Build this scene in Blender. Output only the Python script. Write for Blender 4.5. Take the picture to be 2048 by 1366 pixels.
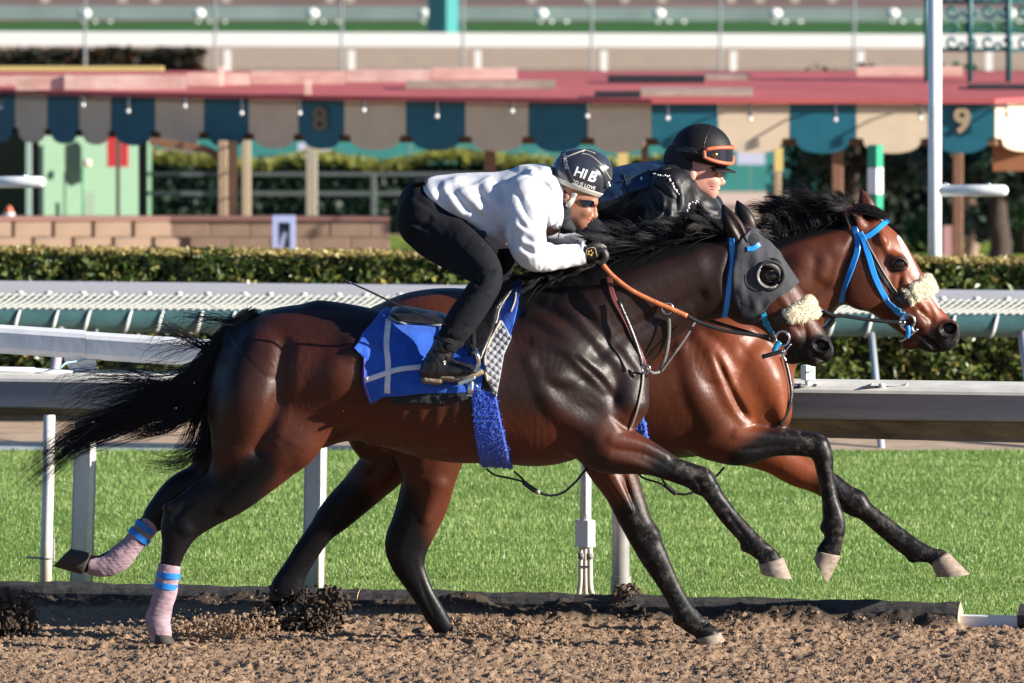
import bpy, math, random
import numpy as np
from mathutils import Vector, Matrix
from mathutils.bvhtree import BVHTree

for _o in list(bpy.data.objects):
    bpy.data.objects.remove(_o)
S = bpy.context.scene
C = S.collection
R = math.radians
rng = np.random.default_rng(7)
random.seed(7)

# ------------------------------------------------------------------ camera
CAM_H = 3.75          # metres above the track
F = 20000.0           # focal length in pixels of the 2048 px wide photograph
PITCH = math.atan((683.0 + 583.0) / F)
cam_d = bpy.data.cameras.new('camera')
cam_d.sensor_width = 36.0
cam_d.lens = 36.0 * F / 2048.0
cam_d.clip_start = 1.0
cam_d.clip_end = 2000.0
cam_d.dof.use_dof = True
cam_d.dof.focus_distance = 40.1
cam_d.dof.aperture_fstop = 7.1
cam_d.dof.aperture_blades = 9
cam = bpy.data.objects.new('camera', cam_d)
C.objects.link(cam)
cam.location = (0, 0, CAM_H)
cam.rotation_euler = (math.pi / 2 - PITCH, 0, 0)
S.camera = cam

# ------------------------------------------------------------------ sky, sun, exposure
SUN_EL, SUN_AZ = R(18.5), R(15.5)      # azimuth measured from +X towards the camera
sun_dir = Vector((math.cos(SUN_EL) * math.cos(SUN_AZ), -math.cos(SUN_EL) * math.sin(SUN_AZ), math.sin(SUN_EL)))
W = bpy.data.worlds.new('World')
S.world = W
W.use_nodes = True
wn = W.node_tree.nodes
sky = wn.new('ShaderNodeTexSky')
sky.sky_type = 'NISHITA'
sky.sun_disc = False
sky.sun_elevation = SUN_EL
sky.sun_rotation = math.pi / 2 + SUN_AZ
sky.air_density = 1.0
sky.dust_density = 0.3
sky.ozone_density = 6.0
W.node_tree.links.new(sky.outputs[0], wn['Background'].inputs[0])
wn['Background'].inputs[1].default_value = 0.058
sun_l = bpy.data.lights.new('sun', 'SUN')
sun_l.energy = 5.0
sun_l.angle = R(0.53)
sun_l.color = (1.0, 0.92, 0.81)
sun = bpy.data.objects.new('sun', sun_l)
C.objects.link(sun)
sun.rotation_euler = (-sun_dir).to_track_quat('-Z', 'Y').to_euler()
S.view_settings.view_transform = 'Standard'
S.view_settings.look = 'None'
S.view_settings.exposure = 1.2
S.view_settings.gamma = 1.0
S.view_settings.use_curve_mapping = False
S.render.engine = 'CYCLES'
S.cycles.use_denoising = True
S.cycles.max_bounces = 6
S.cycles.transparent_max_bounces = 8

# ------------------------------------------------------------------ photograph pixel -> point of the world
_cp, _sp = math.cos(PITCH), math.sin(PITCH)
def ray(u, v):
    x, y = (u - 1024.0) / F, (683.0 - v) / F
    return Vector((x, _cp + y * _sp, -_sp + y * _cp))
def P(u, v, d):
    """point seen at pixel (u, v) of the 2048x1366 photograph at depth Y = d"""
    r = ray(u, v)
    t = d / r.y
    return Vector((r.x * t, d, CAM_H + r.z * t))
def G(u, v, z=0.0):
    r = ray(u, v)
    t = (z - CAM_H) / r.z
    return Vector((r.x * t, r.y * t, z))
def ppm(d):
    """pixels per metre at depth d"""
    return F / (d * _cp + 0.19)

# ------------------------------------------------------------------ objects
def link(name, mesh, mat=None, parent=None):
    o = bpy.data.objects.new(name, mesh)
    C.objects.link(o)
    if mat is not None:
        if isinstance(mat, (list, tuple)):
            for m in mat:
                mesh.materials.append(m)
        else:
            mesh.materials.append(mat)
    if parent is not None:
        o.parent = parent
        o.matrix_parent_inverse = Matrix.Translation(-Vector(parent.location)) if parent.rotation_euler[2] == 0 else parent.matrix_basis.inverted()
    return o
def tag(o, label, cat, group=None, kind=None):
    o['label'] = label
    o['category'] = cat
    if group: o['group'] = group
    if kind: o['kind'] = kind
    return o
def thing(name, loc, label, cat, group=None):
    o = bpy.data.objects.new(name, None)
    o.empty_display_size = 0.1
    C.objects.link(o)
    o.location = loc
    return tag(o, label, cat, group)
def np_mesh(name, verts, faces, smooth=True):
    """faces: int array (n,3) or (n,4), or a list of index lists"""
    me = bpy.data.meshes.new(name)
    verts = np.asarray(verts, dtype=np.float32)
    if isinstance(faces, np.ndarray):
        n, k = faces.shape
        me.vertices.add(len(verts))
        me.vertices.foreach_set('co', verts.ravel())
        me.loops.add(n * k)
        me.loops.foreach_set('vertex_index', faces.astype(np.int32).ravel())
        me.polygons.add(n)
        me.polygons.foreach_set('loop_start', np.arange(0, n * k, k, dtype=np.int32))
        me.polygons.foreach_set('use_smooth', np.full(n, smooth))
        me.update(calc_edges=True)
    else:
        me.from_pydata([tuple(map(float, v)) for v in verts], [], [list(map(int, f)) for f in faces])
        me.polygons.foreach_set('use_smooth', np.full(len(me.polygons), smooth))
        me.update()
    return me
class MB:
    """collects shapes into one mesh"""
    def __init__(s):
        s.v, s.f = [], []
    def add(s, vs, fs):
        b = len(s.v)
        s.v += [tuple(v) for v in vs]
        s.f += [[i + b for i in f] for f in fs]
        return s
    def box(s, c, size, rot=None, bev=0.0):
        hx, hy, hz = size[0] / 2, size[1] / 2, size[2] / 2
        c = Vector(c)
        if bev <= 0:
            vs = [Vector((x, y, z)) for x in (-hx, hx) for y in (-hy, hy) for z in (-hz, hz)]
            fs = [(0, 1, 3, 2), (4, 6, 7, 5), (0, 4, 5, 1), (2, 3, 7, 6), (0, 2, 6, 4), (1, 5, 7, 3)]
        else:
            b = min(bev, hx * .95, hy * .95, hz * .95)
            vs, fs, ix = [], [], {}
            for sx in (-1, 1):
                for sy in (-1, 1):
                    for sz in (-1, 1):
                        for a in range(3):
                            p = [sx * (hx - b), sy * (hy - b), sz * (hz - b)]
                            p[a] = (sx * hx, sy * hy, sz * hz)[a]
                            ix[(sx, sy, sz, a)] = len(vs)
                            vs.append(Vector(p))
            for a in range(3):
                o1, o2 = [(1, 2), (0, 2), (0, 1)][a]
                for sg in (-1, 1):
                    q = []
                    for t1, t2 in ((-1, -1), (1, -1), (1, 1), (-1, 1)):
                        k = [0, 0, 0]; k[a] = sg; k[o1] = t1; k[o2] = t2
                        q.append(ix[(k[0], k[1], k[2], a)])
                    if (sg > 0) == (a == 1): q.reverse()
                    fs.append(q)
            for a in range(3):       # bevel strips along axis a
                o1, o2 = [(1, 2), (0, 2), (0, 1)][a]
                for t1 in (-1, 1):
                    for t2 in (-1, 1):
                        k0 = [0, 0, 0]; k1 = [0, 0, 0]
                        k0[a] = -1; k1[a] = 1; k0[o1] = k1[o1] = t1; k0[o2] = k1[o2] = t2
                        q = [ix[(*k0, o1)], ix[(*k1, o1)], ix[(*k1, o2)], ix[(*k0, o2)]]
                        fs.append(q)
            for sx in (-1, 1):
                for sy in (-1, 1):
                    for sz in (-1, 1):
                        fs.append([ix[(sx, sy, sz, 0)], ix[(sx, sy, sz, 1)], ix[(sx, sy, sz, 2)]])
        if rot is not None:
            vs = [rot @ v for v in vs]
        return s.add([v + c for v in vs], fs)
    def tube(s, pts, r, n=10, caps=True, sq=None):
        """swept tube; r a number or a list; sq=(a,b) for an oval section"""
        pts = [Vector(p) for p in pts]
        rs = [r] * len(pts) if isinstance(r, (int, float)) else list(r)
        vs, fs = [], []
        up = None
        for i, p in enumerate(pts):
            t = (pts[min(i + 1, len(pts) - 1)] - pts[max(i - 1, 0)]).normalized()
            if up is None:
                up = Vector((0, 0, 1)) if abs(t.z) < 0.9 else Vector((0, 1, 0))
            a = t.cross(up).normalized()
            b = a.cross(t).normalized()
            up = b
            for j in range(n):
                th = 2 * math.pi * j / n
                k1, k2 = (1, 1) if sq is None else sq
                vs.append(p + (a * math.cos(th) * k1 + b * math.sin(th) * k2) * rs[i])
        for i in range(len(pts) - 1):
            for j in range(n):
                k = (j + 1) % n
                fs.append((i * n + j, i * n + k, (i + 1) * n + k, (i + 1) * n + j))
        if caps:
            fs.append(tuple(reversed(range(n))))
            fs.append(tuple(range((len(pts) - 1) * n, len(pts) * n)))
        return s.add(vs, fs)
    def ico(s, c, r, sub=1, sx=1, sy=1, sz=1):
        vs, fs = _ico(sub)
        c = Vector(c)
        return s.add([c + Vector((v[0] * sx, v[1] * sy, v[2] * sz)) * r for v in vs], fs)
    def build(s, name, mat=None, parent=None, smooth=False, auto=None):
        me = np_mesh(name, s.v, s.f, smooth) if s.v else bpy.data.meshes.new(name)
        o = link(name, me, mat, parent)
        if auto:
            me.polygons.foreach_set('use_smooth', np.full(len(me.polygons), True))
            me.set_sharp_from_angle(angle=R(auto))
        return o
_icoc = {}
def _ico(sub):
    if sub in _icoc: return _icoc[sub]
    t = (1 + 5 ** .5) / 2
    vs = [Vector(v).normalized() for v in [(-1, t, 0), (1, t, 0), (-1, -t, 0), (1, -t, 0), (0, -1, t), (0, 1, t), (0, -1, -t), (0, 1, -t), (t, 0, -1), (t, 0, 1), (-t, 0, -1), (-t, 0, 1)]]
    fs = [(0, 11, 5), (0, 5, 1), (0, 1, 7), (0, 7, 10), (0, 10, 11), (1, 5, 9), (5, 11, 4), (11, 10, 2), (10, 7, 6), (7, 1, 8), (3, 9, 4), (3, 4, 2), (3, 2, 6), (3, 6, 8), (3, 8, 9), (4, 9, 5), (2, 4, 11), (6, 2, 10), (8, 6, 7), (9, 8, 1)]
    for _ in range(sub - 1):
        mid, nf = {}, []
        def m(a, b):
            k = (min(a, b), max(a, b))
            if k not in mid:
                mid[k] = len(vs); vs.append(((vs[a] + vs[b]) / 2).normalized())
            return mid[k]
        for a, b, c in fs:
            ab, bc, ca = m(a, b), m(b, c), m(c, a)
            nf += [(a, ab, ca), (b, bc, ab), (c, ca, bc), (ab, bc, ca)]
        fs = nf
    _icoc[sub] = (vs, fs)
    return _icoc[sub]
def copy_tree(o, parent=None):
    c = o.copy(); C.objects.link(c)
    if parent is not None: c.parent = parent
    for ch in list(o.children):
        copy_tree(ch, c)
    return c

# ------------------------------------------------------------------ materials
_mats = {}
def mat(name, col, rough=0.6, metal=0.0, noise=0.0, nscale=20.0, bump=0.0, bscale=60.0, col2=None, spec=0.5, sheen=0.0, coat=0.0, trans=0.0, detail=4.0, stretch=None, obj_space=True):
    """principled material with colour mottling and fine relief"""
    if name in _mats: return _mats[name]
    m = bpy.data.materials.new(name)
    m.use_nodes = True
    nt = m.node_tree
    b = nt.nodes['Principled BSDF']
    b.inputs['Base Color'].default_value = (*col, 1)
    b.inputs['Roughness'].default_value = rough
    b.inputs['Metallic'].default_value = metal
    b.inputs['Specular IOR Level'].default_value = spec
    if sheen: b.inputs['Sheen Weight'].default_value = sheen
    if coat:
        b.inputs['Coat Weight'].default_value = coat; b.inputs['Coat Roughness'].default_value = 0.15
    if trans: b.inputs['Transmission Weight'].default_value = trans
    tc = nt.nodes.new('ShaderNodeTexCoord')
    src = tc.outputs['Object']
    if stretch:
        mp = nt.nodes.new('ShaderNodeMapping'); mp.inputs['Scale'].default_value = stretch
        nt.links.new(src, mp.inputs[0]); src = mp.outputs[0]
    if noise > 0 or col2 is not None:
        n = nt.nodes.new('ShaderNodeTexNoise')
        n.inputs['Scale'].default_value = nscale; n.inputs['Detail'].default_value = detail; n.inputs['Roughness'].default_value = 0.65
        nt.links.new(src, n.inputs['Vector'])
        rmp = nt.nodes.new('ShaderNodeValToRGB')
        c2 = col2 if col2 is not None else tuple(c * (1 - noise) for c in col)
        c1 = col if col2 is not None else tuple(min(1, c * (1 + noise)) for c in col)
        rmp.color_ramp.elements[0].position = 0.32; rmp.color_ramp.elements[0].color = (*c2, 1)
        rmp.color_ramp.elements[1].position = 0.66; rmp.color_ramp.elements[1].color = (*c1, 1)
        nt.links.new(n.outputs[0], rmp.inputs[0])
        nt.links.new(rmp.outputs[0], b.inputs['Base Color'])
    if bump > 0:
        n2 = nt.nodes.new('ShaderNodeTexNoise')
        n2.inputs['Scale'].default_value = bscale; n2.inputs['Detail'].default_value = 5.0
        nt.links.new(src, n2.inputs['Vector'])
        bp = nt.nodes.new('ShaderNodeBump')
        bp.inputs['Strength'].default_value = 0.6; bp.inputs['Distance'].default_value = bump
        nt.links.new(n2.outputs[0], bp.inputs['Height'])
        nt.links.new(bp.outputs[0], b.inputs['Normal'])
    _mats[name] = m
    return m

# ------------------------------------------------------------------ distance-field sculpting
def catmull(pts, sub):
    p = np.asarray(pts, dtype=np.float64)
    if len(p) < 3: 
        t = np.linspace(0, 1, sub + 1)[:, None]
        return p[0] * (1 - t) + p[-1] * t
    q = np.vstack([2 * p[0] - p[1], p, 2 * p[-1] - p[-2]])
    out = []
    for i in range(1, len(q) - 2):
        for k in range(sub):
            t = k / sub
            a, b, c, d = q[i - 1], q[i], q[i + 1], q[i + 2]
            out.append(0.5 * ((2 * b) + (c - a) * t + (2 * a - 5 * b + 4 * c - d) * t * t + (3 * b - a - 3 * c + d) * t ** 3))
    out.append(q[-2])
    return np.array(out)

class Field:
    def __init__(s, u0, v0, u1, v1, d, y0, y1, h):
        """box seen between pixels (u0,v0)-(u1,v1) at depth d, from d+y0 to d+y1 metres, grid step h"""
        a, b = P(u0, v1, d), P(u1, v0, d)
        s.d, s.h, s.pm = d, h, ppm(d)
        s.x = np.arange(a.x, b.x, h); s.z = np.arange(a.z, b.z, h); s.y = np.arange(d + y0, d + y1, h)
        s.phi = np.full((len(s.x), len(s.y), len(s.z)), 0.25, dtype=np.float32)
    def rng(s, arr, lo, hi):
        i = int(np.searchsorted(arr, lo)); j = int(np.searchsorted(arr, hi))
        return slice(max(i - 1, 0), min(j + 1, len(arr)))
    def apply(s, sl, sd, k, op):
        p = s.phi[sl]
        if op == 'add':
            hh = np.clip(0.5 + 0.5 * (p - sd) / k, 0, 1)
            s.phi[sl] = p * (1 - hh) + sd * hh - k * hh * (1 - hh)
        else:
            q = -sd
            hh = np.clip(0.5 - 0.5 * (p - q) / k, 0, 1)
            s.phi[sl] = p * (1 - hh) + q * hh + k * hh * (1 - hh)
    def chain(s, pts, k=0.02, op='add', sub=12, mir=False, e=2.0):
        """pts: (u, v, radius px, half width m, offset m)"""
        q = [list(p) + [0.0] * (5 - len(p)) for p in pts]
        w = []
        for u, v, r, wd, yo in q:
            c = P(u, v, s.d)
            w.append((c.x, c.z, r / s.pm, wd, yo))
        if len(w) == 1: w = [w[0], tuple(np.array(w[0]) + np.array([1e-4, 0, 0, 0, 0]))]
        cs = catmull(w, sub) if len(w) > 2 else np.array(w)
        cs[:, 2] = np.maximum(cs[:, 2], 1e-3); cs[:, 3] = np.maximum(cs[:, 3], 1e-3)
        for sgn in ((1, -1) if mir else (1,)):
            pad = k + 2.5 * s.h
            ix = s.rng(s.x, (cs[:, 0] - cs[:, 2]).min() - pad, (cs[:, 0] + cs[:, 2]).max() + pad)
            iz = s.rng(s.z, (cs[:, 1] - cs[:, 2]).min() - pad, (cs[:, 1] + cs[:, 2]).max() + pad)
            yc = s.d + sgn * cs[:, 4]
            iy = s.rng(s.y, (yc - cs[:, 3]).min() - pad, (yc + cs[:, 3]).max() + pad)
            X, Z = np.meshgrid(s.x[ix], s.z[iz], indexing='ij')
            best = np.full(X.shape, 1e9); q1 = np.zeros(X.shape); rr = np.ones(X.shape); ww = np.ones(X.shape); yy = np.zeros(X.shape)
            for i in range(len(cs) - 1):
                a, b = cs[i], cs[i + 1]
                dx, dz = b[0] - a[0], b[1] - a[1]
                L = dx * dx + dz * dz + 1e-12
                t = np.clip(((X - a[0]) * dx + (Z - a[1]) * dz) / L, 0, 1)
                d = np.hypot(X - a[0] - t * dx, Z - a[1] - t * dz)
                r = a[2] + t * (b[2] - a[2])
                m = (d - r) < best
                best = np.where(m, d - r, best); q1 = np.where(m, d / r, q1); rr = np.where(m, r, rr)
                ww = np.where(m, a[3] + t * (b[3] - a[3]), ww); yy = np.where(m, s.d + sgn * (a[4] + t * (b[4] - a[4])), yy)
            Y = s.y[iy][None, :, None]
            qy = (Y - yy[:, None, :]) / ww[:, None, :]
            qx = q1[:, None, :]
            if e == 2.0:
                n = np.sqrt(qx * qx + qy * qy) + 1e-6
                g = np.sqrt((qx / rr[:, None, :]) ** 2 + (qy / ww[:, None, :]) ** 2) / n + 1e-6
            else:
                n = (np.abs(qx) ** e + np.abs(qy) ** e) ** (1 / e) + 1e-6
                g = np.sqrt((qx / rr[:, None, :]) ** 2 + (qy / ww[:, None, :]) ** 2) / np.sqrt(qx * qx + qy * qy + 1e-9) + 1e-6
            sd = np.clip((n - 1) / g, -0.25, 0.25).astype(np.float32)
            s.apply((ix, iy, iz), sd, k, op)
        return s
    def ell(s, u, v, ru, rv, w, ang=0.0, yo=0.0, k=0.02, op='add', mir=False):
        c = P(u, v, s.d)
        a, b = ru / s.pm, rv / s.pm
        ca, sa = math.cos(R(ang)), -math.sin(R(ang))
        ex, ez = math.hypot(a * ca, b * sa), math.hypot(a * sa, b * ca)
        pad = k + 2.5 * s.h
        for sgn in ((1, -1) if mir else (1,)):
            yc = s.d + sgn * yo
            ix = s.rng(s.x, c.x - ex - pad, c.x + ex + pad); iz = s.rng(s.z, c.z - ez - pad, c.z + ez + pad); iy = s.rng(s.y, yc - w - pad, yc + w + pad)
            X, Y, Z = s.x[ix][:, None, None] - c.x, s.y[iy][None, :, None] - yc, s.z[iz][None, None, :] - c.z
            A = (X * ca + Z * sa) / a; B = (-X * sa + Z * ca) / b; D = Y / w
            n = np.sqrt(A * A + B * B + D * D) + 1e-6
            g = np.sqrt((A / a) ** 2 + (B / b) ** 2 + (D / w) ** 2) / n + 1e-6
            s.apply((ix, iy, iz), np.clip((n - 1) / g, -0.25, 0.25).astype(np.float32), k, op)
        return s
    def mus(s, pts, k=0.02, op='add', far=True, sub=10):
        """muscle (or groove) lying on the skin: pts are (u, v, radius px, half width m, height m)"""
        for side in ((-1, 1) if far else (-1,)):
            q = []
            for i_, (u, v, r, w, hgt) in enumerate(pts):
                if len(pts) > 2 and i_ in (0, len(pts) - 1): hgt = hgt * .3
                c = P(u, v, s.d)
                i = min(max(int(round((c.x - s.x[0]) / s.h)), 0), len(s.x) - 1); j = min(max(int(round((c.z - s.z[0]) / s.h)), 0), len(s.z) - 1)
                col = s.phi[i, :, j]
                ins = np.nonzero(col < 0)[0]
                if len(ins) == 0: ys = 0.0
                else:
                    a, b = (ins[0] - 1, ins[0]) if side < 0 else (ins[-1] + 1, ins[-1])
                    t = col[a] / (col[a] - col[b] + 1e-9)
                    ys = s.y[a] + t * (s.y[b] - s.y[a]) - s.d
                q.append((u, v, r, w, ys - side * (w - hgt) if op == 'add' else ys + side * (w - hgt)))
            s.chain(q, k=k, op=op, sub=sub)
        return s
    def cut(s, fn):
        """intersect with a half space: fn(X,Y,Z) > 0 is removed"""
        X, Y, Z = s.x[:, None, None], s.y[None, :, None], s.z[None, None, :]
        s.phi = np.maximum(s.phi, np.clip(fn(X, Y, Z), -0.25, 0.25).astype(np.float32))
    def sub_box(s, u0, v0, u1, v1, up=2):
        """copy of part of the field on a grid up times finer"""
        a, b = P(u0, v1, s.d), P(u1, v0, s.d)
        ix, iz = s.rng(s.x, a.x, b.x), s.rng(s.z, a.z, b.z)
        g = Field.__new__(Field)
        g.d, g.pm, g.h = s.d, s.pm, s.h / up
        g.x, g.y, g.z = s.x[ix], s.y, s.z[iz]
        p = s.phi[ix, :, iz].astype(np.float32)
        if up > 1:
            for ax in range(3):
                n = p.shape[ax]
                t = np.arange((n - 1) * up + 1) / up
                i = np.minimum(t.astype(int), n - 2); f_ = (t - i).astype(np.float32)
                sh = [1, 1, 1]; sh[ax] = len(t)
                p = np.take(p, i, ax) * (1 - f_.reshape(sh)) + np.take(p, i + 1, ax) * f_.reshape(sh)
            g.x = g.x[0] + np.arange((len(g.x) - 1) * up + 1) * g.h
            g.y = g.y[0] + np.arange((len(g.y) - 1) * up + 1) * g.h
            g.z = g.z[0] + np.arange((len(g.z) - 1) * up + 1) * g.h
        g.phi = p
        return g
    def poly_sd(s, poly):
        """signed distance (m) of the grid's x-z plane to a pixel polygon"""
        q = np.array([(P(u, v, s.d).x, P(u, v, s.d).z) for u, v in poly])
        X, Z = np.meshgrid(s.x, s.z, indexing='ij')
        best = np.full(X.shape, 1e9); ins = np.zeros(X.shape, bool)
        for i in range(len(q)):
            a, b = q[i], q[(i + 1) % len(q)]
            dx, dz = b - a
            t = np.clip(((X - a[0]) * dx + (Z - a[1]) * dz) / (dx * dx + dz * dz + 1e-12), 0, 1)
            best = np.minimum(best, np.hypot(X - a[0] - t * dx, Z - a[1] - t * dz))
            c = (a[1] > Z) != (b[1] > Z)
            ins ^= c & (X < (b[0] - a[0]) * (Z - a[1]) / (b[1] - a[1] + 1e-12) + a[0])
        return np.where(ins, -best, best)
    def shell(s, poly, off, holes=(), up=2, round_=0.004, side=None, smooth=1):
        """cover lying off metres over the sculpted body inside a pixel polygon"""
        us, vs = [p[0] for p in poly], [p[1] for p in poly]
        g = s.sub_box(min(us) - 20, min(vs) - 20, max(us) + 20, max(vs) + 20, up)
        pd = g.poly_sd(poly)
        for (u, v, ru, rv) in holes:
            c = P(u, v, s.d)
            e = (np.hypot((g.x[:, None] - c.x) / (ru / s.pm), (g.z[None, :] - c.z) / (rv / s.pm)) - 1) * min(ru, rv) / s.pm
            pd = np.maximum(pd, -e)
        a = g.phi - off
        b = np.repeat(pd[:, None, :], a.shape[1], 1).astype(np.float32)
        k = round_
        hh = np.clip(0.5 - 0.5 * (b - a) / k, 0, 1)
        m = b * (1 - hh) + a * hh + k * hh * (1 - hh)
        if side is not None:
            m = np.maximum(m, ((g.y - s.d) * side)[None, :, None].astype(np.float32))
        g.phi = np.clip(m, -.25, .25)
        return g.mesh(smooth)
    def mesh(s, smooth=1):
        ph = s.phi
        ph[0], ph[-1] = 0.2, 0.2; ph[:, 0], ph[:, -1] = 0.2, 0.2; ph[:, :, 0], ph[:, :, -1] = 0.2, 0.2
        ins = ph < 0
        nx, ny, nz = ph.shape
        cnt = np.zeros((nx - 1, ny - 1, nz - 1), dtype=np.int8)
        for i in (0, 1):
            for j in (0, 1):
                for l in (0, 1):
                    cnt += ins[i:nx - 1 + i, j:ny - 1 + j, l:nz - 1 + l]
        act = np.argwhere((cnt > 0) & (cnt < 8))
        idx = np.full(cnt.shape, -1, dtype=np.int32)
        idx[act[:, 0], act[:, 1], act[:, 2]] = np.arange(len(act))
        corners = [(i, j, l) for i in (0, 1) for j in (0, 1) for l in (0, 1)]
        val = np.stack([ph[act[:, 0] + i, act[:, 1] + j, act[:, 2] + l] for i, j, l in corners], 1).astype(np.float64)
        co = np.array(corners, dtype=np.float64)
        sm = np.zeros((len(act), 3)); cn = np.zeros(len(act))
        for a in range(8):
            for b in range(a + 1, 8):
                if np.abs(co[a] - co[b]).sum() == 1:
                    m = (val[:, a] < 0) != (val[:, b] < 0)
                    t = val[:, a] / (val[:, a] - val[:, b] + 1e-20)
                    p = co[a] + np.clip(t, 0, 1)[:, None] * (co[b] - co[a])
                    sm[m] += p[m]; cn[m] += 1
        vp = act + sm / cn[:, None]
        verts = np.stack([s.x[0] + vp[:, 0] * s.h, s.y[0] + vp[:, 1] * s.h, s.z[0] + vp[:, 2] * s.h], 1)
        quads = []
        for ax in range(3):
            sl0 = [slice(1, -1)] * 3; sl1 = [slice(1, -1)] * 3
            sl0[ax] = slice(0, -1); sl1[ax] = slice(1, None)
            A, B = ins[tuple(sl0)], ins[tuple(sl1)]
            for flip in (False, True):
                e = np.argwhere((A & ~B) if not flip else (~A & B))
                off = np.ones(3, dtype=int); off[ax] = 0
                e = e + off
                o1, o2 = [(1, 2), (2, 0), (0, 1)][ax]
                def ci(d1, d2):
                    q = e.copy(); q[:, o1] -= d1; q[:, o2] -= d2
                    return idx[q[:, 0], q[:, 1], q[:, 2]]
                f = np.stack([ci(1, 1), ci(0, 1), ci(0, 0), ci(1, 0)], 1)
                if flip: f = f[:, ::-1]
                quads.append(f)
        faces = np.concatenate(quads)
        faces = faces[(faces >= 0).all(1)]
        for _ in range(smooth):
            ed = np.concatenate([faces[:, [0, 1]], faces[:, [1, 2]], faces[:, [2, 3]], faces[:, [3, 0]]])
            acc = np.zeros_like(verts); c2 = np.zeros(len(verts))
            for c in range(3):
                acc[:, c] = np.bincount(ed[:, 0], verts[ed[:, 1], c], len(verts)) + np.bincount(ed[:, 1], verts[ed[:, 0], c], len(verts))
            c2 = np.bincount(ed[:, 0], minlength=len(verts)) + np.bincount(ed[:, 1], minlength=len(verts))
            verts = verts * 0.5 + 0.5 * acc / np.maximum(c2, 1)[:, None]
        return verts, faces

def attr(me, name, vals):
    a = me.attributes.new(name, 'FLOAT', 'POINT')
    a.data.foreach_set('value', np.asarray(vals, dtype=np.float32))
def seg_mask(verts, pts, d, soft=0.4, ylim=None):
    """1 inside the chain of (u,v,r px) seen from the front, fading over soft*r"""
    pm = ppm(d)
    m = np.zeros(len(verts))
    w = [(P(u, v, d).x, P(u, v, d).z, r / pm) for u, v, r in pts]
    if len(w) == 1: w = w * 2
    for a, b in zip(w[:-1], w[1:]):
        dx, dz = b[0] - a[0], b[1] - a[1]
        t = np.clip(((verts[:, 0] - a[0]) * dx + (verts[:, 2] - a[1]) * dz) / (dx * dx + dz * dz + 1e-12), 0, 1)
        r = a[2] + t * (b[2] - a[2])
        q = np.hypot(verts[:, 0] - a[0] - t * dx, verts[:, 2] - a[1] - t * dz) / r
        m = np.maximum(m, np.clip((1 + soft - q) / (2 * soft), 0, 1))
    if ylim is not None:
        m = m * ((verts[:, 1] - d >= ylim[0]) & (verts[:, 1] - d <= ylim[1]))
    return m * m * (3 - 2 * m)
_perm = rng.permutation(256)
_gr = rng.standard_normal((256, 3))
def vnoise(p, sc):
    """value noise of points p (n,3)"""
    q = np.asarray(p) * sc
    i = np.floor(q).astype(int); f = q - i; f = f * f * (3 - 2 * f)
    def hsh(a, b, c): return _gr[_perm[(_perm[(_perm[a & 255] + b) & 255] + c) & 255], 0]
    r = 0
    for dx in (0, 1):
        for dy in (0, 1):
            for dz in (0, 1):
                w = (f[:, 0] if dx else 1 - f[:, 0]) * (f[:, 1] if dy else 1 - f[:, 1]) * (f[:, 2] if dz else 1 - f[:, 2])
                r = r + w * hsh(i[:, 0] + dx, i[:, 1] + dy, i[:, 2] + dz)
    return r
class Skin:
    """finds points on the camera side of a sculpted surface"""
    def __init__(s, meshes, d):
        vs, fs, b = [], [], 0
        for v, f in meshes:
            vs.append(v); fs.append(f + b); b += len(v)
        s.d = d
        V = np.concatenate(vs)
        s.t = BVHTree.FromPolygons([tuple(x) for x in V], np.concatenate(fs).tolist())
    def at(s, u, v, off=0.0, far=False, default=0.0):
        p = P(u, v, s.d)
        o, dr = (Vector((p.x, s.d + 3 * (1 if far else -1), p.z)), Vector((0, -1 if far else 1, 0)))
        h = s.t.ray_cast(o, dr, 6.0)
        if h[0] is None:
            return Vector((p.x, s.d + default, p.z)), Vector((0, -1, 0))
        n = h[1]
        if n.dot(dr) > 0: n = -n
        return h[0] + n * off, n
def strap_mesh(mb, pts, nors, width, thick):
    """flat strap along pts, its flat side along the normals"""
    pts = [Vector(p) for p in pts]
    vs, fs = [], []
    ws = [width] * len(pts) if isinstance(width, (int, float)) else width
    for i, p in enumerate(pts):
        t = (pts[min(i + 1, len(pts) - 1)] - pts[max(i - 1, 0)]).normalized()
        n = nors[i] - t * nors[i].dot(t)
        n = n.normalized() if n.length > 1e-4 else Vector((0, -1, 0))
        b = t.cross(n).normalized()
        hw = ws[i] / 2
        for sb, sn in ((-1, 0), (-0.8, 1), (0.8, 1), (1, 0)):
            vs.append(p + b * hw * sb + n * thick * sn)
    for i in range(len(pts) - 1):
        for j in range(4):
            k = (j + 1) % 4
            fs.append((i * 4 + j, i * 4 + k, (i + 1) * 4 + k, (i + 1) * 4 + j))
    fs.append((3, 2, 1, 0)); n0 = (len(pts) - 1) * 4
    fs.append((n0, n0 + 1, n0 + 2, n0 + 3))
    return mb.add(vs, fs)
def draped(mb, skin, uv, width_px, thick, off=0.003, sub=8, far=False):
    """strap laid on a body along photograph pixels"""
    c = catmull([list(p) for p in uv], sub)
    pts, nn = [], []
    for u, v in c[:, :2]:
        p, n = skin.at(u, v, off, far)
        pts.append(p); nn.append(n)
    for _ in range(2):
        nn = [(nn[max(i - 1, 0)] + nn[i] + nn[min(i + 1, len(nn) - 1)]).normalized() for i in range(len(nn))]
        pts = [pts[0]] + [pts[i] * .5 + (pts[i - 1] + pts[i + 1]) * .25 for i in range(1, len(pts) - 1)] + [pts[-1]]
    w = width_px / ppm(skin.d) if isinstance(width_px, (int, float)) else None
    return strap_mesh(mb, pts, nn, w, thick)
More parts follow.
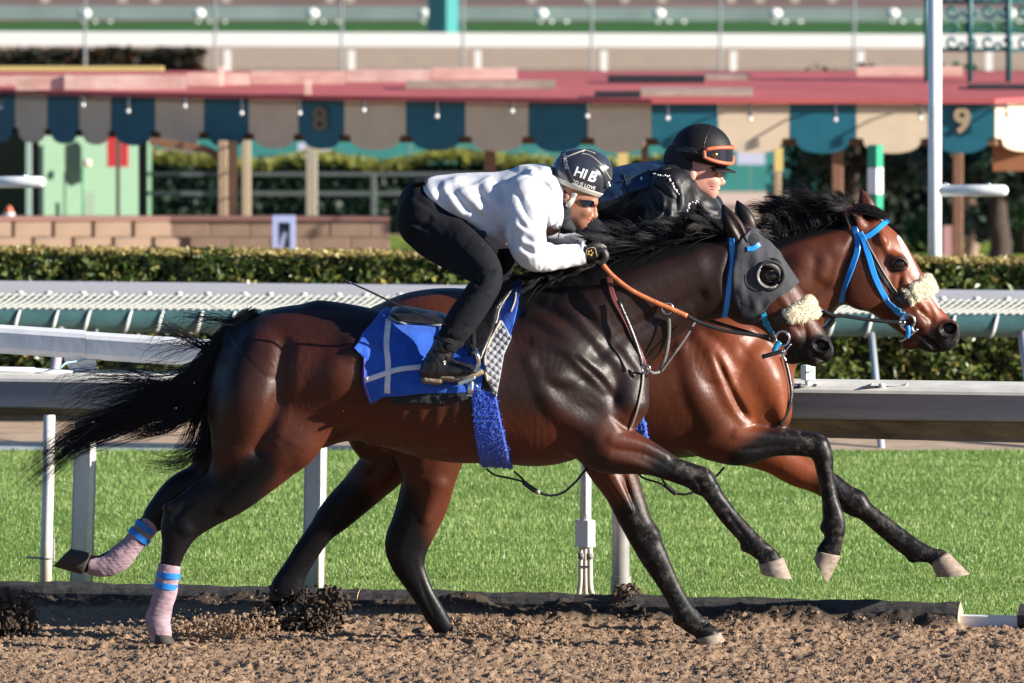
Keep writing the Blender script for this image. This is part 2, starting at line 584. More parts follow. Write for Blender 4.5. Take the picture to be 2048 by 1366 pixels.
def strands(name, lines, r0, mat_, parent, r1=0.0003, n=3):
    """many hairs: lines (k, m, 3) of points, tapered three-sided tubes"""
    L = np.asarray(lines, dtype=np.float64)
    k, m, _ = L.shape
    t = np.gradient(L, axis=1); t /= np.linalg.norm(t, axis=2, keepdims=True) + 1e-9
    ref = np.array([0.3, 1.0, 0.2]); ref /= np.linalg.norm(ref)
    a = np.cross(t, ref); a /= np.linalg.norm(a, axis=2, keepdims=True) + 1e-9
    b = np.cross(t, a)
    r0 = np.asarray(r0) * np.ones(k)
    s = np.linspace(0, 1, m)
    rad = (r0[:, None] * (1 - s[None] ** 2.2) + r1)[:, :, None]
    rings = [L + rad * (a * math.cos(2 * math.pi * j / n) + b * math.sin(2 * math.pi * j / n)) for j in range(n)]
    V = np.stack(rings, 2).reshape(-1, 3)
    base = (np.arange(k)[:, None, None] * m + np.arange(m - 1)[None, :, None]) * n
    j = np.arange(n)[None, None, :]; j2 = (j + 1) % n
    Fq = np.stack([base + j, base + j2, base + n + j2, base + n + j], -1).reshape(-1, 4)
    return link(name, np_mesh(name, V, Fq), mat_, parent)
# ================================================================== horses
def coat(name, base, red, black=(0.0050, 0.0046, 0.0056), rough=0.39):
    m = bpy.data.materials.new(name); m.use_nodes = True
    nt = m.node_tree; N = nt.nodes; L = nt.links; b = N['Principled BSDF']
    tc = N.new('ShaderNodeTexCoord')
    def at(n):
        a = N.new('ShaderNodeAttribute'); a.attribute_name = n; return a.outputs['Fac']
    def mix(f, c1, c2):
        x = N.new('ShaderNodeMix'); x.data_type = 'RGBA'
        L.new(f, x.inputs[0])
        for i, c in ((6, c1), (7, c2)):
            if isinstance(c, tuple): x.inputs[i].default_value = (*c, 1)
            else: L.new(c, x.inputs[i])
        return x.outputs[2]
    n = N.new('ShaderNodeTexNoise'); n.inputs['Scale'].default_value = 3.0; n.inputs['Detail'].default_value = 5.0
    L.new(tc.outputs['Object'], n.inputs['Vector'])
    mr = N.new('ShaderNodeMapRange'); mr.inputs[1].default_value = 0.3; mr.inputs[2].default_value = 0.7
    L.new(n.outputs[0], mr.inputs[0])
    ad = N.new('ShaderNodeMath'); ad.operation = 'MULTIPLY_ADD'; ad.inputs[1].default_value = 0.18
    L.new(mr.outputs[0], ad.inputs[0]); L.new(at('red'), ad.inputs[2]); ad.use_clamp = True
    c = mix(ad.outputs[0], base, red)
    c = mix(at('black'), c, black)
    n2 = N.new('ShaderNodeTexNoise'); n2.inputs['Scale'].default_value = 34.0; n2.inputs['Detail'].default_value = 9.0; n2.inputs['Roughness'].default_value = 0.72
    L.new(tc.outputs['Object'], n2.inputs['Vector'])
    mr2 = N.new('ShaderNodeMapRange'); mr2.inputs[1].default_value = 0.50; mr2.inputs[2].default_value = 0.80
    L.new(n2.outputs[0], mr2.inputs[0])
    mu = N.new('ShaderNodeMath'); mu.operation = 'MULTIPLY'
    L.new(mr2.outputs[0], mu.inputs[0]); L.new(at('dust'), mu.inputs[1])
    c = mix(mu.outputs[0], c, (0.15, 0.13, 0.115))
    c = mix(at('white'), c, (0.75, 0.70, 0.68))
    L.new(c, b.inputs['Base Color'])
    # hair lie: fine stretched relief and vein-like softness
    mp = N.new('ShaderNodeMapping'); mp.inputs['Scale'].default_value = (60, 200, 260)
    mp.inputs['Rotation'].default_value = (0, R(35), 0)
    L.new(tc.outputs['Object'], mp.inputs[0])
    n3 = N.new('ShaderNodeTexNoise'); n3.inputs['Scale'].default_value = 1.0; n3.inputs['Detail'].default_value = 3.0
    L.new(mp.outputs[0], n3.inputs['Vector'])
    b1 = N.new('ShaderNodeBump'); b1.inputs['Strength'].default_value = 0.22; b1.inputs['Distance'].default_value = 0.0008
    L.new(n3.outputs[0], b1.inputs['Height'])
    n4 = N.new('ShaderNodeTexNoise'); n4.inputs['Scale'].default_value = 13.0; n4.inputs['Detail'].default_value = 9.0; n4.inputs['Roughness'].default_value = 0.62; n4.inputs['Distortion'].default_value = 0.5
    L.new(tc.outputs['Object'], n4.inputs['Vector'])
    b2 = N.new('ShaderNodeBump'); b2.inputs['Strength'].default_value = 0.30; b2.inputs['Distance'].default_value = 0.010
    L.new(n4.outputs[0], b2.inputs['Height']); L.new(b1.outputs[0], b2.inputs['Normal'])
    L.new(b2.outputs[0], b.inputs['Normal'])
    mrr = N.new('ShaderNodeMapRange'); mrr.inputs[1].default_value = .3; mrr.inputs[2].default_value = .8; mrr.inputs[3].default_value = rough - 0.07; mrr.inputs[4].default_value = rough + 0.22
    n5 = N.new('ShaderNodeTexNoise'); n5.inputs['Scale'].default_value = 22.0; n5.inputs['Detail'].default_value = 8.0; n5.inputs['Roughness'].default_value = 0.7
    L.new(mp.outputs[0], n5.inputs['Vector']); n5.inputs['Scale'].default_value = 0.6
    av = N.new('ShaderNodeMath'); av.operation = 'MULTIPLY_ADD'; av.inputs[1].default_value = 0.6; L.new(n5.outputs[0], av.inputs[0])
    hv_ = N.new('ShaderNodeMath'); hv_.operation = 'MULTIPLY'; hv_.inputs[1].default_value = 0.5; L.new(n.outputs[0], hv_.inputs[0]); L.new(hv_.outputs[0], av.inputs[2])
    L.new(av.outputs[0], mrr.inputs[0]); L.new(mrr.outputs[0], b.inputs['Roughness'])
    sp_ = N.new('ShaderNodeMapRange'); L.new(at('black'), sp_.inputs[0]); sp_.inputs[3].default_value = .34; sp_.inputs[4].default_value = .22; L.new(sp_.outputs[0], b.inputs['Specular IOR Level'])
    return m
M_near = coat('dark_bay_coat', (0.0120, 0.0048, 0.0040), (0.074, 0.0165, 0.0068))
M_far = coat('bright_bay_coat', (0.056, 0.0145, 0.0066), (0.180, 0.044, 0.0150), rough=0.35)
M_hair = mat('black_horse_hair', (0.009, 0.0085, 0.0105), rough=0.45, spec=0.35)
M_hoof = mat('dusty_hoof_horn', (0.33, 0.26, 0.20), rough=0.75, col2=(0.17, 0.13, 0.105), nscale=28, bump=0.003, bscale=40, stretch=(1, 1, 2.5))
M_hoofd = mat('dark_hoof_horn', (0.055, 0.044, 0.036), rough=0.75, col2=(0.028, 0.022, 0.02), nscale=24, bump=0.003, bscale=60)
M_eye = mat('dark_wet_eye', (0.006, 0.004, 0.003), rough=0.04, spec=0.8)
M_nost = mat('nostril_lining', (0.018, 0.006, 0.006), rough=0.6)
M_wrap = mat('dusty_pink_leg_wrap', (0.40, 0.28, 0.34), rough=0.9, col2=(0.25, 0.17, 0.185), nscale=9, bump=0.006, bscale=38, stretch=(1, 1, 3.5))
M_tape = mat('blue_tape', (0.015, 0.19, 0.62), rough=0.4)

D1, D2 = 39.83, 40.60
def prc(x1, y1, x2, y2, w, yo=0.0):
    return ((x1 + x2) / 2, (y1 + y2) / 2, math.hypot(x2 - x1, y2 - y1) / 2, w, yo)

def head_parts(f, o, k=0.02):
    """o maps head coordinates (along poll->muzzle px, across px towards forehead) to pixels"""

def hoof_mesh(d, toeT, heelT, toeB, heelB, yo, wt=0.043, wb=0.056):
    mb = MB(); n = 20; rings = []
    tT, hT, tB, hB = [P(a[0], a[1], d) for a in (toeT, heelT, toeB, heelB)]
    prof = [(-0.04, 0.90), (0.0, 1.0), (0.07, 1.015), (0.35, 1.0), (0.7, 1.0), (0.97, 1.0), (1.0, 0.985)]
    vs, fs = [], []
    for t, s_ in prof:
        a = tT.lerp(tB, t); b = hT.lerp(hB, t)
        c = (a + b) / 2; ax = (a - b) / 2 * s_; wy = (wt + (wb - wt) * t) * s_
        for j in range(n):
            th = 2 * math.pi * j / n
            cx = math.cos(th); q = 1.0 if cx > 0 else 0.92
            vs.append(c + ax * (math.copysign(abs(cx) ** 0.9, cx)) * q + Vector((0, yo + wy * math.sin(th) * (1.0 + 0.06 * cx), 0)))
    for i in range(len(prof) - 1):
        for j in range(n):
            k_ = (j + 1) % n
            fs.append((i * n + j, i * n + k_, (i + 1) * n + k_, (i + 1) * n + j))
    fs.append(tuple(range(n))); fs.append(tuple(range((len(prof) - 1) * n, len(prof) * n)))
    mb.add(vs, fs)
    return mb

def ear_shape(f, base, tip, w, r, k=0.012, yo=0.0, back=0.0):
    bx, by = base; tx, ty = tip
    pts = []
    for t, q in ((0, 0.75), (0.25, 1.0), (0.5, 0.88), (0.75, 0.55), (1.0, 0.14)):
        pts.append((bx + (tx - bx) * t + back * math.sin(t * math.pi), by + (ty - by) * t, r * q, w * q, yo))
    f.chain(pts, k=k)

# ------------------------------------------------------------------ near horse: dark bay with blinkers
f = Field(95, 395, 1690, 1320, D1, -0.40, 0.40, 0.0068)
K = 0.05
# trunk
f.chain([(528, 742, 104, .20), (575, 752, 138, .265), (665, 738, 130, .285), (780, 762, 131, .285), (900, 786, 138, .295), (1000, 778, 148, .30), (1090, 768, 162, .285), (1160, 764, 118, .235)], k=K)
f.chain([(985, 690, 62, .14), (1065, 640, 78, .115), (1130, 612, 66, .105)], k=K)          # withers
f.chain([(640, 640, 36, .10), (740, 668, 44, .13), (860, 690, 44, .15)], k=0.04)            # loin
f.ell(468, 668, 36, 26, .06, ang=-48, k=0.04)                                               # dock
f.ell(505, 800, 88, 120, .17, ang=10, yo=-.10, k=0.05, mir=True)                            # buttocks
# neck
f.chain([prc(1135, 552, 1283, 745, .175), prc(1228, 520, 1333, 692, .14), prc(1330, 492, 1392, 646, .112), prc(1428, 470, 1448, 632, .098), (1470, 520, 58, .085)], k=0.05)
# head
f.chain([(1480, 490, 38, .066), (1500, 535, 60, .086), (1510, 566, 70, .086), (1558, 614, 57, .073), (1590, 655, 46, .058), (1616, 684, 40, .050), (1633, 696, 33, .050)], k=0.02)
f.ell(1498, 590, 60, 60, .090, k=0.015)                                                     # jowls
f.ell(1648, 705, 19, 20, .045, k=0.012)
f.ell(1621, 715, 24, 15, .038, ang=35, k=0.010)                                            # lower lip
f.ell(1600, 708, 34, 17, .036, ang=-24, k=.012)
f.mus([(1664, 734, 5, .02, .016), (1648, 720, 5, .02, .016), (1626, 704, 5, .02, .014), (1602, 690, 4, .02, .012)], k=0.004, op='sub')  # mouth line
f.ell(1640, 690, 25, 17, .022, ang=20, yo=-.042, k=0.010, mir=True)                        # nostril rims
f.ell(1642, 689, 17, 11.5, .036, ang=15, yo=-.064, k=0.005, op='sub', mir=True)
f.mus([(1602, 640, 4, .02, .005), (1612, 664, 4, .02, .006), (1610, 690, 4, .02, .005)], k=.012, op='sub')
f.mus([(1572, 640, 3, .015, .004), (1590, 668, 3, .015, .004)], k=.01)
f.mus([(1548, 576, 9, .02, .006), (1580, 622, 7, .02, .005), (1600, 650, 5, .015, .003)], k=0.012)     # face crest
f.ell(1540, 548, 20, 15, .030, ang=40, yo=-.070, k=0.010, mir=True)                        # orbit
f.ell(1541, 551, 13, 9, .02, ang=35, yo=-.098, k=0.006, op='sub', mir=True)
f.ell(1585, 668, 20, 14, .02, ang=50, yo=-.050, k=0.014, mir=True)                         # cheek of the mouth
f.chain([(1466, 500, 7, .02, -.085), (1452, 560, 6, .02, -.10), (1462, 610, 6, .02, -.09)], k=0.02, op='sub')  # throat groove
ear_shape(f, (1478, 478), (1444, 408), .030, 21, yo=-.050)
ear_shape(f, (1500, 462), (1474, 402), .028, 19, yo=.050)
f.chain([(1490, 482, 7, .02, -.078), (1470, 446, 8, .016, -.084), (1453, 422, 3, .010, -.070)], k=0.006, op='sub')
# near fore leg, reaching
f.chain([(1190, 850, 72, .085, -.15), (1215, 885, 56, .085, -.15), prc(1309, 880, 1275, 940, .062, -.14), prc(1350, 908, 1333, 956, .05, -.135), prc(1398, 928, 1386, 976, .043, -.13), prc(1431, 962, 1409, 994, .040, -.13),
         prc(1465, 1009, 1443, 1040, .029, -.13), prc(1505, 1053, 1475, 1076, .028, -.13), prc(1532, 1084, 1492, 1093, .035, -.13), prc(1552, 1100, 1514, 1110, .031, -.13), prc(1564, 1115, 1517, 1126, .036, -.13)], k=0.03)
f.ell(1425, 968, 14, 12, .03, ang=45, yo=-.14, k=0.012)
# far fore leg, landing
f.chain([(1205, 880, 60, .09, .13), prc(1268, 930, 1170, 930, .075, .13), prc(1283, 988, 1207, 976, .058, .125), prc(1302, 1042, 1237, 1040, .05, .12), prc(1322, 1085, 1262, 1088, .044, .12), prc(1338, 1120, 1283, 1124, .04, .12),
         prc(1352, 1155, 1307, 1160, .029, .12), prc(1372, 1195, 1332, 1203, .028, .12), prc(1400, 1236, 1354, 1246, .035, .12), prc(1426, 1260, 1386, 1270, .031, .12), prc(1441, 1274, 1394, 1285, .036, .12)], k=0.03)
# near hind leg, on the ground
f.chain([(540, 850, 105, .13, -.13), prc(571, 937, 428, 903, .095, -.13), prc(512, 987, 408, 958, .075, -.12), prc(444, 1035, 366, 985, .052, -.12), prc(402, 1064, 333, 1016, .044, -.12), prc(381, 1088, 328, 1066, .038, -.12),
         prc(366, 1115, 323, 1112, .031, -.12), (338, 1150, 19, .029, -.12), (328, 1200, 19, .029, -.12), (319, 1238, 21, .034, -.12), (326, 1256, 16, .032, -.12)], k=0.03)
f.chain([(338, 1012, 11, .028, -.12), (372, 1000, 10, .02, -.12), (405, 975, 16, .02, -.12)], k=0.015)       # hamstring tendon
# far hind leg, trailing
f.chain([(500, 860, 90, .12, .13), (440, 920, 52, .09, .12), prc(384, 930, 430, 992, .07, .12), prc(337, 961, 372, 1018, .052, .12), prc(290, 1020, 342, 1048, .043, .12), prc(286, 1034, 318, 1064, .034, .12),
         prc(271, 1049, 300, 1082, .029, .12), prc(243, 1086, 270, 1113, .029, .12), prc(220, 1102, 244, 1143, .034, .12), prc(187, 1119, 210, 1152, .031, .12), prc(168, 1113, 172, 1150, .034, .12)], k=0.03)
# muscles
f.ell(1252, 800, 32, 56, .11, ang=-10, yo=-.09, k=0.03, mir=True)                         # breast
f.mus([(1100, 610, 20, .05, 0.0095), (1150, 645, 34, .07, 0.0159), (1200, 692, 42, .08, 0.0207), (1246, 742, 46, .09, 0.0239), (1258, 800, 40, .08, 0.0191)], k=0.030)   # shoulder and its point
f.mus([(1058, 630, 16, .04, 0.0064), (1105, 655, 22, .05, 0.0104), (1148, 692, 24, .05, 0.0112), (1192, 742, 26, .05, 0.0079)], k=0.025)                               # behind the blade
f.mus([(1072, 682, 14, .04, 0.0079), (1120, 690, 19, .05, 0.0135), (1165, 722, 22, .06, 0.0143), (1206, 765, 20, .05, 0.0079)], k=0.019)
f.mus([(1080, 742, 16, .04, 0.0079), (1118, 748, 22, .05, 0.0120), (1158, 770, 22, .05, 0.0127), (1200, 802, 22, .05, 0.0079)], k=0.019)
f.mus([(1058, 716, 14, .04, 0.0079), (1090, 785, 24, .05, 0.0127), (1138, 826, 30, .06, 0.0143), (1190, 852, 32, .06, 0.0095)], k=0.022)
f.mus([(1150, 705, 7, .03, 0.0079), (1200, 752, 8, .03, 0.0095), (1230, 790, 7, .03, 0.0064)], k=0.016, op='sub')
f.mus([(1228, 826, 6, .03, 0.0112), (1244, 842, 7, .04, 0.0159), (1262, 854, 6, .04, 0.0112)], k=0.019, op='sub')
f.mus([(1222, 872, 18, .04, 0.0095), (1275, 882, 13, .03, 0.0072), (1330, 906, 8, .02, 0.0040)], k=0.014, far=False)
f.mus([(1216, 905, 14, .04, 0.0079), (1270, 918, 11, .03, 0.0064), (1320, 940, 7, .02, 0.0040)], k=0.014, far=False)
f.mus([(1228, 890, 4, .02, 0.0048), (1290, 902, 4, .02, 0.0056), (1345, 930, 3, .02, 0.0040)], k=0.011, op='sub', far=False)
f.chain([(1222, 955, 14, .020, .065), (1262, 1020, 10, .018, .07)], k=0.010)
f.mus([(1246, 945, 4, .03, 0.0130), (1256, 980, 4, .03, 0.0156), (1272, 1025, 4, .03, 0.0104)], k=0.011, op='sub', far=False)
f.mus([(706, 690, 20, .04, 0.0095), (680, 745, 40, .07, 0.0143), (640, 815, 46, .07, 0.0159), (596, 880, 40, .06, 0.0095)], k=0.062)   # thigh front
f.mus([(520, 700, 36, .05, 0.0095), (500, 790, 44, .06, 0.0112), (470, 880, 36, .05, 0.0079)], k=0.069)                              # thigh back
f.mus([(572, 690, 6, .04, 0.0048), (560, 790, 7, .04, 0.0064), (520, 890, 6, .04, 0.0048)], k=0.055, op='sub')
f.mus([(708, 696, 16, .04, 0.0112), (728, 694, 12, .03, 0.0079)], k=0.041)                                                          # point of hip
f.chain([(645, 878, 18, .10, 0), (700, 862, 14, .14, 0)], k=0.04)
f.mus([(560, 905, 26, .04, 0.0079), (505, 960, 18, .03, 0.0079), (450, 1010, 9, .02, 0.0048)], k=0.022, far=False)
f.mus([(378, 1000, 7, .02, 0.0048), (350, 1030, 6, .02, 0.0048)], k=0.016, op='sub', far=False)
f.mus([(372, 1050, 16, .02, 0.0048)] * 2, k=0.016, far=False)
for i, ux in enumerate((780, 815, 850, 885, 918)):                                         # hints of ribs
    f.mus([(ux, 770, 9, .03, .0012), (ux - 10, 830, 10, .03, .002), (ux - 28, 880, 9, .03, .0012)], k=0.026, far=False)
f.mus([(1200, 700, 10, .03, 0.0079), (1290, 640, 9, .03, 0.0112), (1400, 590, 7, .03, 0.0079)], k=0.041, op='sub')  # jugular groove
f.mus([(1180, 620, 24, .05, 0.0079), (1280, 570, 26, .05, 0.0095), (1390, 530, 24, .05, 0.0079)], k=0.048)
f.mus([(1140, 585, 8, .03, 0.0064), (1190, 645, 9, .03, 0.0079), (1240, 700, 8, .03, 0.0079), (1272, 740, 7, .03, 0.0079)], k=0.027, op='sub')  # in front of the shoulder
# tendons, joints and ergots of the near horse's legs
for gl, yo in (([(1436, 990), (1470, 1034), (1500, 1076)], -1), ([(1305, 1125), (1322, 1165), (1350, 1210)], 1)):
    f.mus([(u - 3, v + 4, 3, .012, .006) for u, v in gl], k=.008, op='sub')
for (u, v, y_) in ((1488, 1090, -.13), (1355, 1246, .12)):
    f.ell(u, v, 8, 8, .020, yo=y_, k=.024)
for (u, v, y_) in ((1404, 948, -.13), (1298, 1072, .12)):
    f.ell(u + 6, v - 2, 13, 17, .038, ang=-50, yo=y_, k=.028); f.ell(u - 10, v + 22, 10, 11, .030, yo=y_, k=.026)
f.mus([(1392, 955, 4, .012, .005), (1404, 975, 4, .012, .005)], k=.008, op='sub')
f.mus([(1516, 1103, 3, .02, .005), (1545, 1092, 3, .02, .004)], k=.008, op='sub', far=False)
f.mus([(1392, 1262, 3, .02, .005), (1418, 1250, 3, .02, .004)], k=.008, op='sub', far=False)
V1, Q1 = f.mesh()
f1 = f
me = np_mesh('body', V1, Q1)
bl = np.zeros(len(V1))
for ch, yl in ((([(1330, 930, 26), (1398, 952, 34), (1460, 1030, 32), (1510, 1088, 36), (1550, 1120, 36)]), (-.3, 0.02)),
               (([(1262, 1040, 34), (1300, 1100, 44), (1350, 1200, 36), (1400, 1262, 40), (1420, 1290, 40)]), (0.02, .3)),
               (([(520, 930, 40), (470, 985, 56), (385, 1030, 64), (335, 1130, 50), (320, 1270, 60)]), (-.3, -.02)),
               (([(430, 940, 30), (370, 985, 50), (290, 1060, 52), (200, 1140, 50), (150, 1140, 40)]), (0.02, .3)),
               (([(1648, 705, 36), (1612, 708, 34)]), None), (([(1640, 690, 24)]), None), (([(1541, 551, 20)]), None), ([(1452, 410, 14), (1446, 440, 10)], None), ([(1476, 402, 26), (1486, 430, 16)], (0.0, .2)),
               (([(1060, 590, 40), (1220, 528, 26), (1340, 496, 20), (1450, 466, 18)]), (-.16, .16)), (([(560, 618, 22), (650, 606, 16), (760, 628, 20)]), (-.10, .10)), ([(470, 660, 46)], None)):
    bl = np.maximum(bl, seg_mask(V1, ch, D1, 0.45, yl))
bl = np.maximum(bl, .30 * seg_mask(V1, [(1120, 660, 90), (1200, 740, 80), (1250, 660, 80), (1350, 565, 80), (1450, 540, 70), (1500, 560, 60)], D1, .8))
bl = np.maximum(bl, 0.45 * seg_mask(V1, [(520, 660, 50), (600, 640, 50), (720, 650, 40), (1040, 610, 50)], D1, .8))
bl = np.maximum(bl, 0.35 * seg_mask(V1, [(480, 760, 60), (480, 870, 70), (540, 900, 60)], D1, .9))
attr(me, 'black', np.clip(bl, 0, 1))
rd = np.maximum.reduce([seg_mask(V1, [(560, 880, 110), (700, 850, 80), (950, 890, 70), (1100, 890, 60)], D1, 0.7), 0.8 * seg_mask(V1, [(640, 760, 90), (580, 660, 60)], D1, 0.8), seg_mask(V1, [(1220, 960, 50)], D1, 0.6, (0.0, 0.3)), seg_mask(V1, [(1580, 620, 50), (1625, 645, 26)], D1, 0.6), seg_mask(V1, [(1250, 870, 50)], D1, 0.7)])
attr(me, 'red', rd)
attr(me, 'white', np.zeros(len(V1)))
du = np.maximum.reduce([0.9 * seg_mask(V1, [(1350, 905, 26), (1420, 955, 40), (1500, 1060, 34), (1550, 1110, 34)], D1, 0.5), 0.8 * seg_mask(V1, [(1295, 1020, 40), (1335, 1140, 40), (1400, 1250, 40)], D1, 0.5, (0, .3)), 0.8 * seg_mask(V1, [(1650, 705, 34)], D1, 0.5)])
attr(me, 'dust', du)
horse1 = thing('race_horse', (P(900, 1290, D1).x, D1, 0), 'dark bay racehorse in grey blinker hood with blue saddle cloth, galloping nearest the camera', 'horse', 'racehorses galloping side by side')
body1 = link('body', me, M_near, horse1)
skin1 = Skin([(V1, Q1)], D1)
for args in (((1565, 1110), (1514, 1124), (1582, 1152), (1519, 1143), -.13), ((1442, 1271), (1391, 1284), (1462, 1304), (1397, 1296), .12)):
    hoof_mesh(D1, *args).build('hoof', M_hoof, horse1, smooth=True, auto=50)
for args in (((160, 1154), (180, 1108), (103, 1138), (140, 1101), .12), ((343, 1264), (304, 1262), (353, 1279), (309, 1282), -.12)):
    hoof_mesh(D1, *args, wt=.040, wb=.05).build('hoof', M_hoofd, horse1, smooth=True, auto=50)
for s_ in (-1, 1):
    MB().ico(P(1541, 550.5, D1) + Vector((0, s_ * .079, 0)), 0.024, 3, 1.15, .8, .95).build('eye', M_eye, horse1, smooth=True)
    MB().ico(P(1642, 689.5, D1) + Vector((0, s_ * .026, 0)), 0.030, 2, 1.2, .3, .8).build('nostril', M_nost, horse1, smooth=True)

def wrap(d, pts, y0, stripes, parent, dirt=None):
    xs = [p[0] for p in pts]; ys = [p[1] for p in pts]
    g = Field(min(xs) - 45, min(ys) - 45, max(xs) + 45, max(ys) + 45, d, y0 - .07, y0 + .07, 0.0045)
    g.chain([(u, v, r, w, y0) for u, v, r, w in pts], k=0.004)
    a, b = P(*pts[0][:2], d), P(*pts[1][:2], d)
    nx, nz = (a - b).normalized().x, (a - b).normalized().z
    g.cut(lambda X, Y, Z: (X - a.x) * nx + (Z - a.z) * nz)
    c, e = P(*pts[-2][:2], d), P(*pts[-1][:2], d)
    mx, mz = (e - c).normalized().x, (e - c).normalized().z
    g.cut(lambda X, Y, Z: (X - e.x) * mx + (Z - e.z) * mz - 0.012)
    v, q = g.mesh(0)
    # turns of the bandage: raised edges winding down the leg
    ax = np.array([nx, 0, nz]); t = v @ ax
    ph = t * 330 + np.arctan2(v[:, 1] - d - y0, (v - v.mean(0)) @ np.array([nz, 0, -nx])) * 1.0
    nrm = v - (np.array([a.x, d + y0, a.z]) + ((v - np.array([a.x, d + y0, a.z])) @ ax)[:, None] * ax)
    nrm /= np.linalg.norm(nrm, axis=1, keepdims=True) + 1e-9
    v = v + nrm * (0.0011 * (np.mod(ph, 2 * math.pi) / (2 * math.pi) - .5) + 0.0012 * vnoise(v, 45))[:, None]
    w_ = link('leg_wrap', np_mesh('leg_wrap', v, q), M_wrap, parent)
    for (u1, v1, u2, v2, h_) in stripes:
        p1, p2 = P(u1, v1, d), P(u2, v2, d)
        m_, ax_ = (p1 + p2) / 2, (p2 - p1) / 2
        dn = Vector((ax_.z, 0, -ax_.x)).normalized()
        if dn.z > 0: dn = -dn
        hh = h_ / ppm(d)
        vs, fs, n = [], [], 28
        for k_, (off, gr) in enumerate(((-.5, .97), (-.47, 1.015), (.47, 1.015), (.5, .97))):
            for j in range(n):
                th = 2 * math.pi * j / n
                vs.append(m_ + dn * hh * off + ax_ * math.cos(th) * gr + Vector((0, y0 + .0395 * gr * math.sin(th), 0)))
        for k_ in range(3):
            for j in range(n):
                fs.append((k_ * n + j, k_ * n + (j + 1) % n, (k_ + 1) * n + (j + 1) % n, (k_ + 1) * n + j))
        MB().add(vs, fs).build('tape_band', M_tape, w_, auto=40)
wrap(D1, [(341, 1124, 22, .035), (340, 1131, 22.5, .036), (333, 1176, 23, .036), (325, 1205, 23, .037), (318, 1238, 25, .041), (324, 1262, 21, .038), (326, 1272, 18, .036)], -.12,
     [(315, 1143, 363, 1148, 12), (310, 1163, 357, 1170, 12)], horse1)
wrap(D1, [(303, 1048, 20, .037), (298, 1053, 21, .037), (284, 1068, 22, .036), (257, 1100, 22, .036), (232, 1125, 26, .041), (203, 1137, 22, .038), (180, 1136, 19, .036)], .12,
     [(270, 1046, 308, 1073, 12), (257, 1062, 296, 1092, 12)], horse1)

# tail
def hair_from(guides, n, spread0, spread1, d, y0, yspread, m=14, wav=0.012, len_var=0.25, seed=1, curl=0.0, nlock=70):
    rg = np.random.default_rng(seed)
    out = []
    gs = [np.array([list(P(u, v, d + y0 + yo)) for u, v, yo in g]) for g in guides]
    gs = [catmull(g, 6) for g in gs]
    for i in range(n):
        g = gs[rg.integers(len(gs))]
        g2 = gs[rg.integers(len(gs))] if rg.random() < 0.0 else g
        Lk = 1 - len_var * rg.random() ** 2.2
        s_ = np.linspace(0, Lk, m)
        idx = s_ * (len(g) - 1)
        p = np.stack([np.interp(idx, np.arange(len(g)), g[:, c]) for c in range(3)], 1)
        lk = rg.integers(nlock); lr = np.random.default_rng(1000 * seed + lk)
        al, bl_, ph = lr.standard_normal(2), lr.standard_normal(2), lr.random(2) * 6
        a, b = rg.standard_normal(2), rg.standard_normal(2)
        cv_ = 1 - .80 * np.clip(s_ * 1.5, 0, 1)
        sp = (spread0 + (spread1 - spread0) * s_)
        p[:, 0] += al[0] * sp * .9 * np.clip(s_ * 2, 0, 1) + bl_[0] * wav * np.sin(s_ * 6 + ph[0]) * s_
        p[:, 2] += al[1] * sp * .9 * np.clip(s_ * 2, 0, 1) + bl_[1] * wav * np.sin(s_ * 6 + ph[1]) * s_
        sp = sp * cv_; wv_ = wav * .35
        p[:, 0] += a[0] * sp + b[0] * wv_ * np.sin(s_ * 7 + rg.random() * 6) * s_
        p[:, 2] += a[1] * sp + b[1] * wv_ * np.sin(s_ * 6 + rg.random() * 6) * s_ + curl * s_ ** 2 * rg.standard_normal()
        p[:, 1] += rg.standard_normal() * yspread * (0.4 + s_)
        out.append(p)
    return np.array(out)
tg = [[(505, 630, -.02), (455, 665, -.02), (410, 720, -.02), (370, 765, 0), (300, 812, 0), (220, 850, 0), (140, 885, 0), (48, 962, 0)],
      [(500, 636, -.03), (450, 680, -.03), (410, 735, -.03), (360, 790, 0), (280, 835, 0), (200, 865, .02), (130, 895, .02), (95, 930, .02)],
      [(490, 645, -.02), (440, 690, -.02), (405, 750, -.02), (350, 800, 0), (270, 825, 0), (190, 850, 0), (120, 870, 0)],
      [(480, 650, 0), (435, 700, 0), (395, 760, 0), (330, 785, 0), (260, 800, 0), (190, 830, 0)],
      [(470, 665, -.01), (432, 720, -.01), (400, 790, -.01), (360, 830, 0), (310, 850, 0), (240, 862, 0)]]
tail_l = [hair_from(tg, 2300, .013, .027, D1, 0, .018, seed=3, wav=.020, len_var=.6, nlock=64)]
tg2 = [[(468, 675, 0), (436, 740, 0), (420, 810, 0), (412, 870, 0), (385, 915, 0), (320, 935, 0)], [(465, 680, 0), (435, 750, 0), (415, 830, 0), (402, 890, 0), (350, 925, 0), (280, 915, 0)],
       [(466, 690, 0), (438, 760, 0), (424, 840, 0), (415, 900, 0), (395, 925, 0)], [(462, 690, 0), (425, 760, 0), (395, 830, 0), (380, 880, 0), (340, 920, 0)]]
tail_l.append(hair_from(tg2, 420, .009, .022, D1, 0.05, .03, seed=4, wav=.018, len_var=.4))
tg3 = [[(440, 690, 0), (380, 690, 0), (320, 700, 0), (290, 725, 0)], [(430, 700, 0), (360, 740, 0), (280, 735, 0), (200, 745, 0), (130, 800, 0)], [(420, 720, 0), (340, 770, 0), (240, 755, 0), (150, 760, 0), (105, 810, 0)],
       [(480, 645, 0), (420, 640, 0), (370, 650, 0), (335, 690, 0)], [(400, 770, 0), (300, 770, 0), (200, 780, 0), (120, 815, 0)], [(420, 700, 0), (330, 655, 0), (290, 665, 0)], [(300, 830, 0), (200, 820, 0), (120, 845, 0)]]
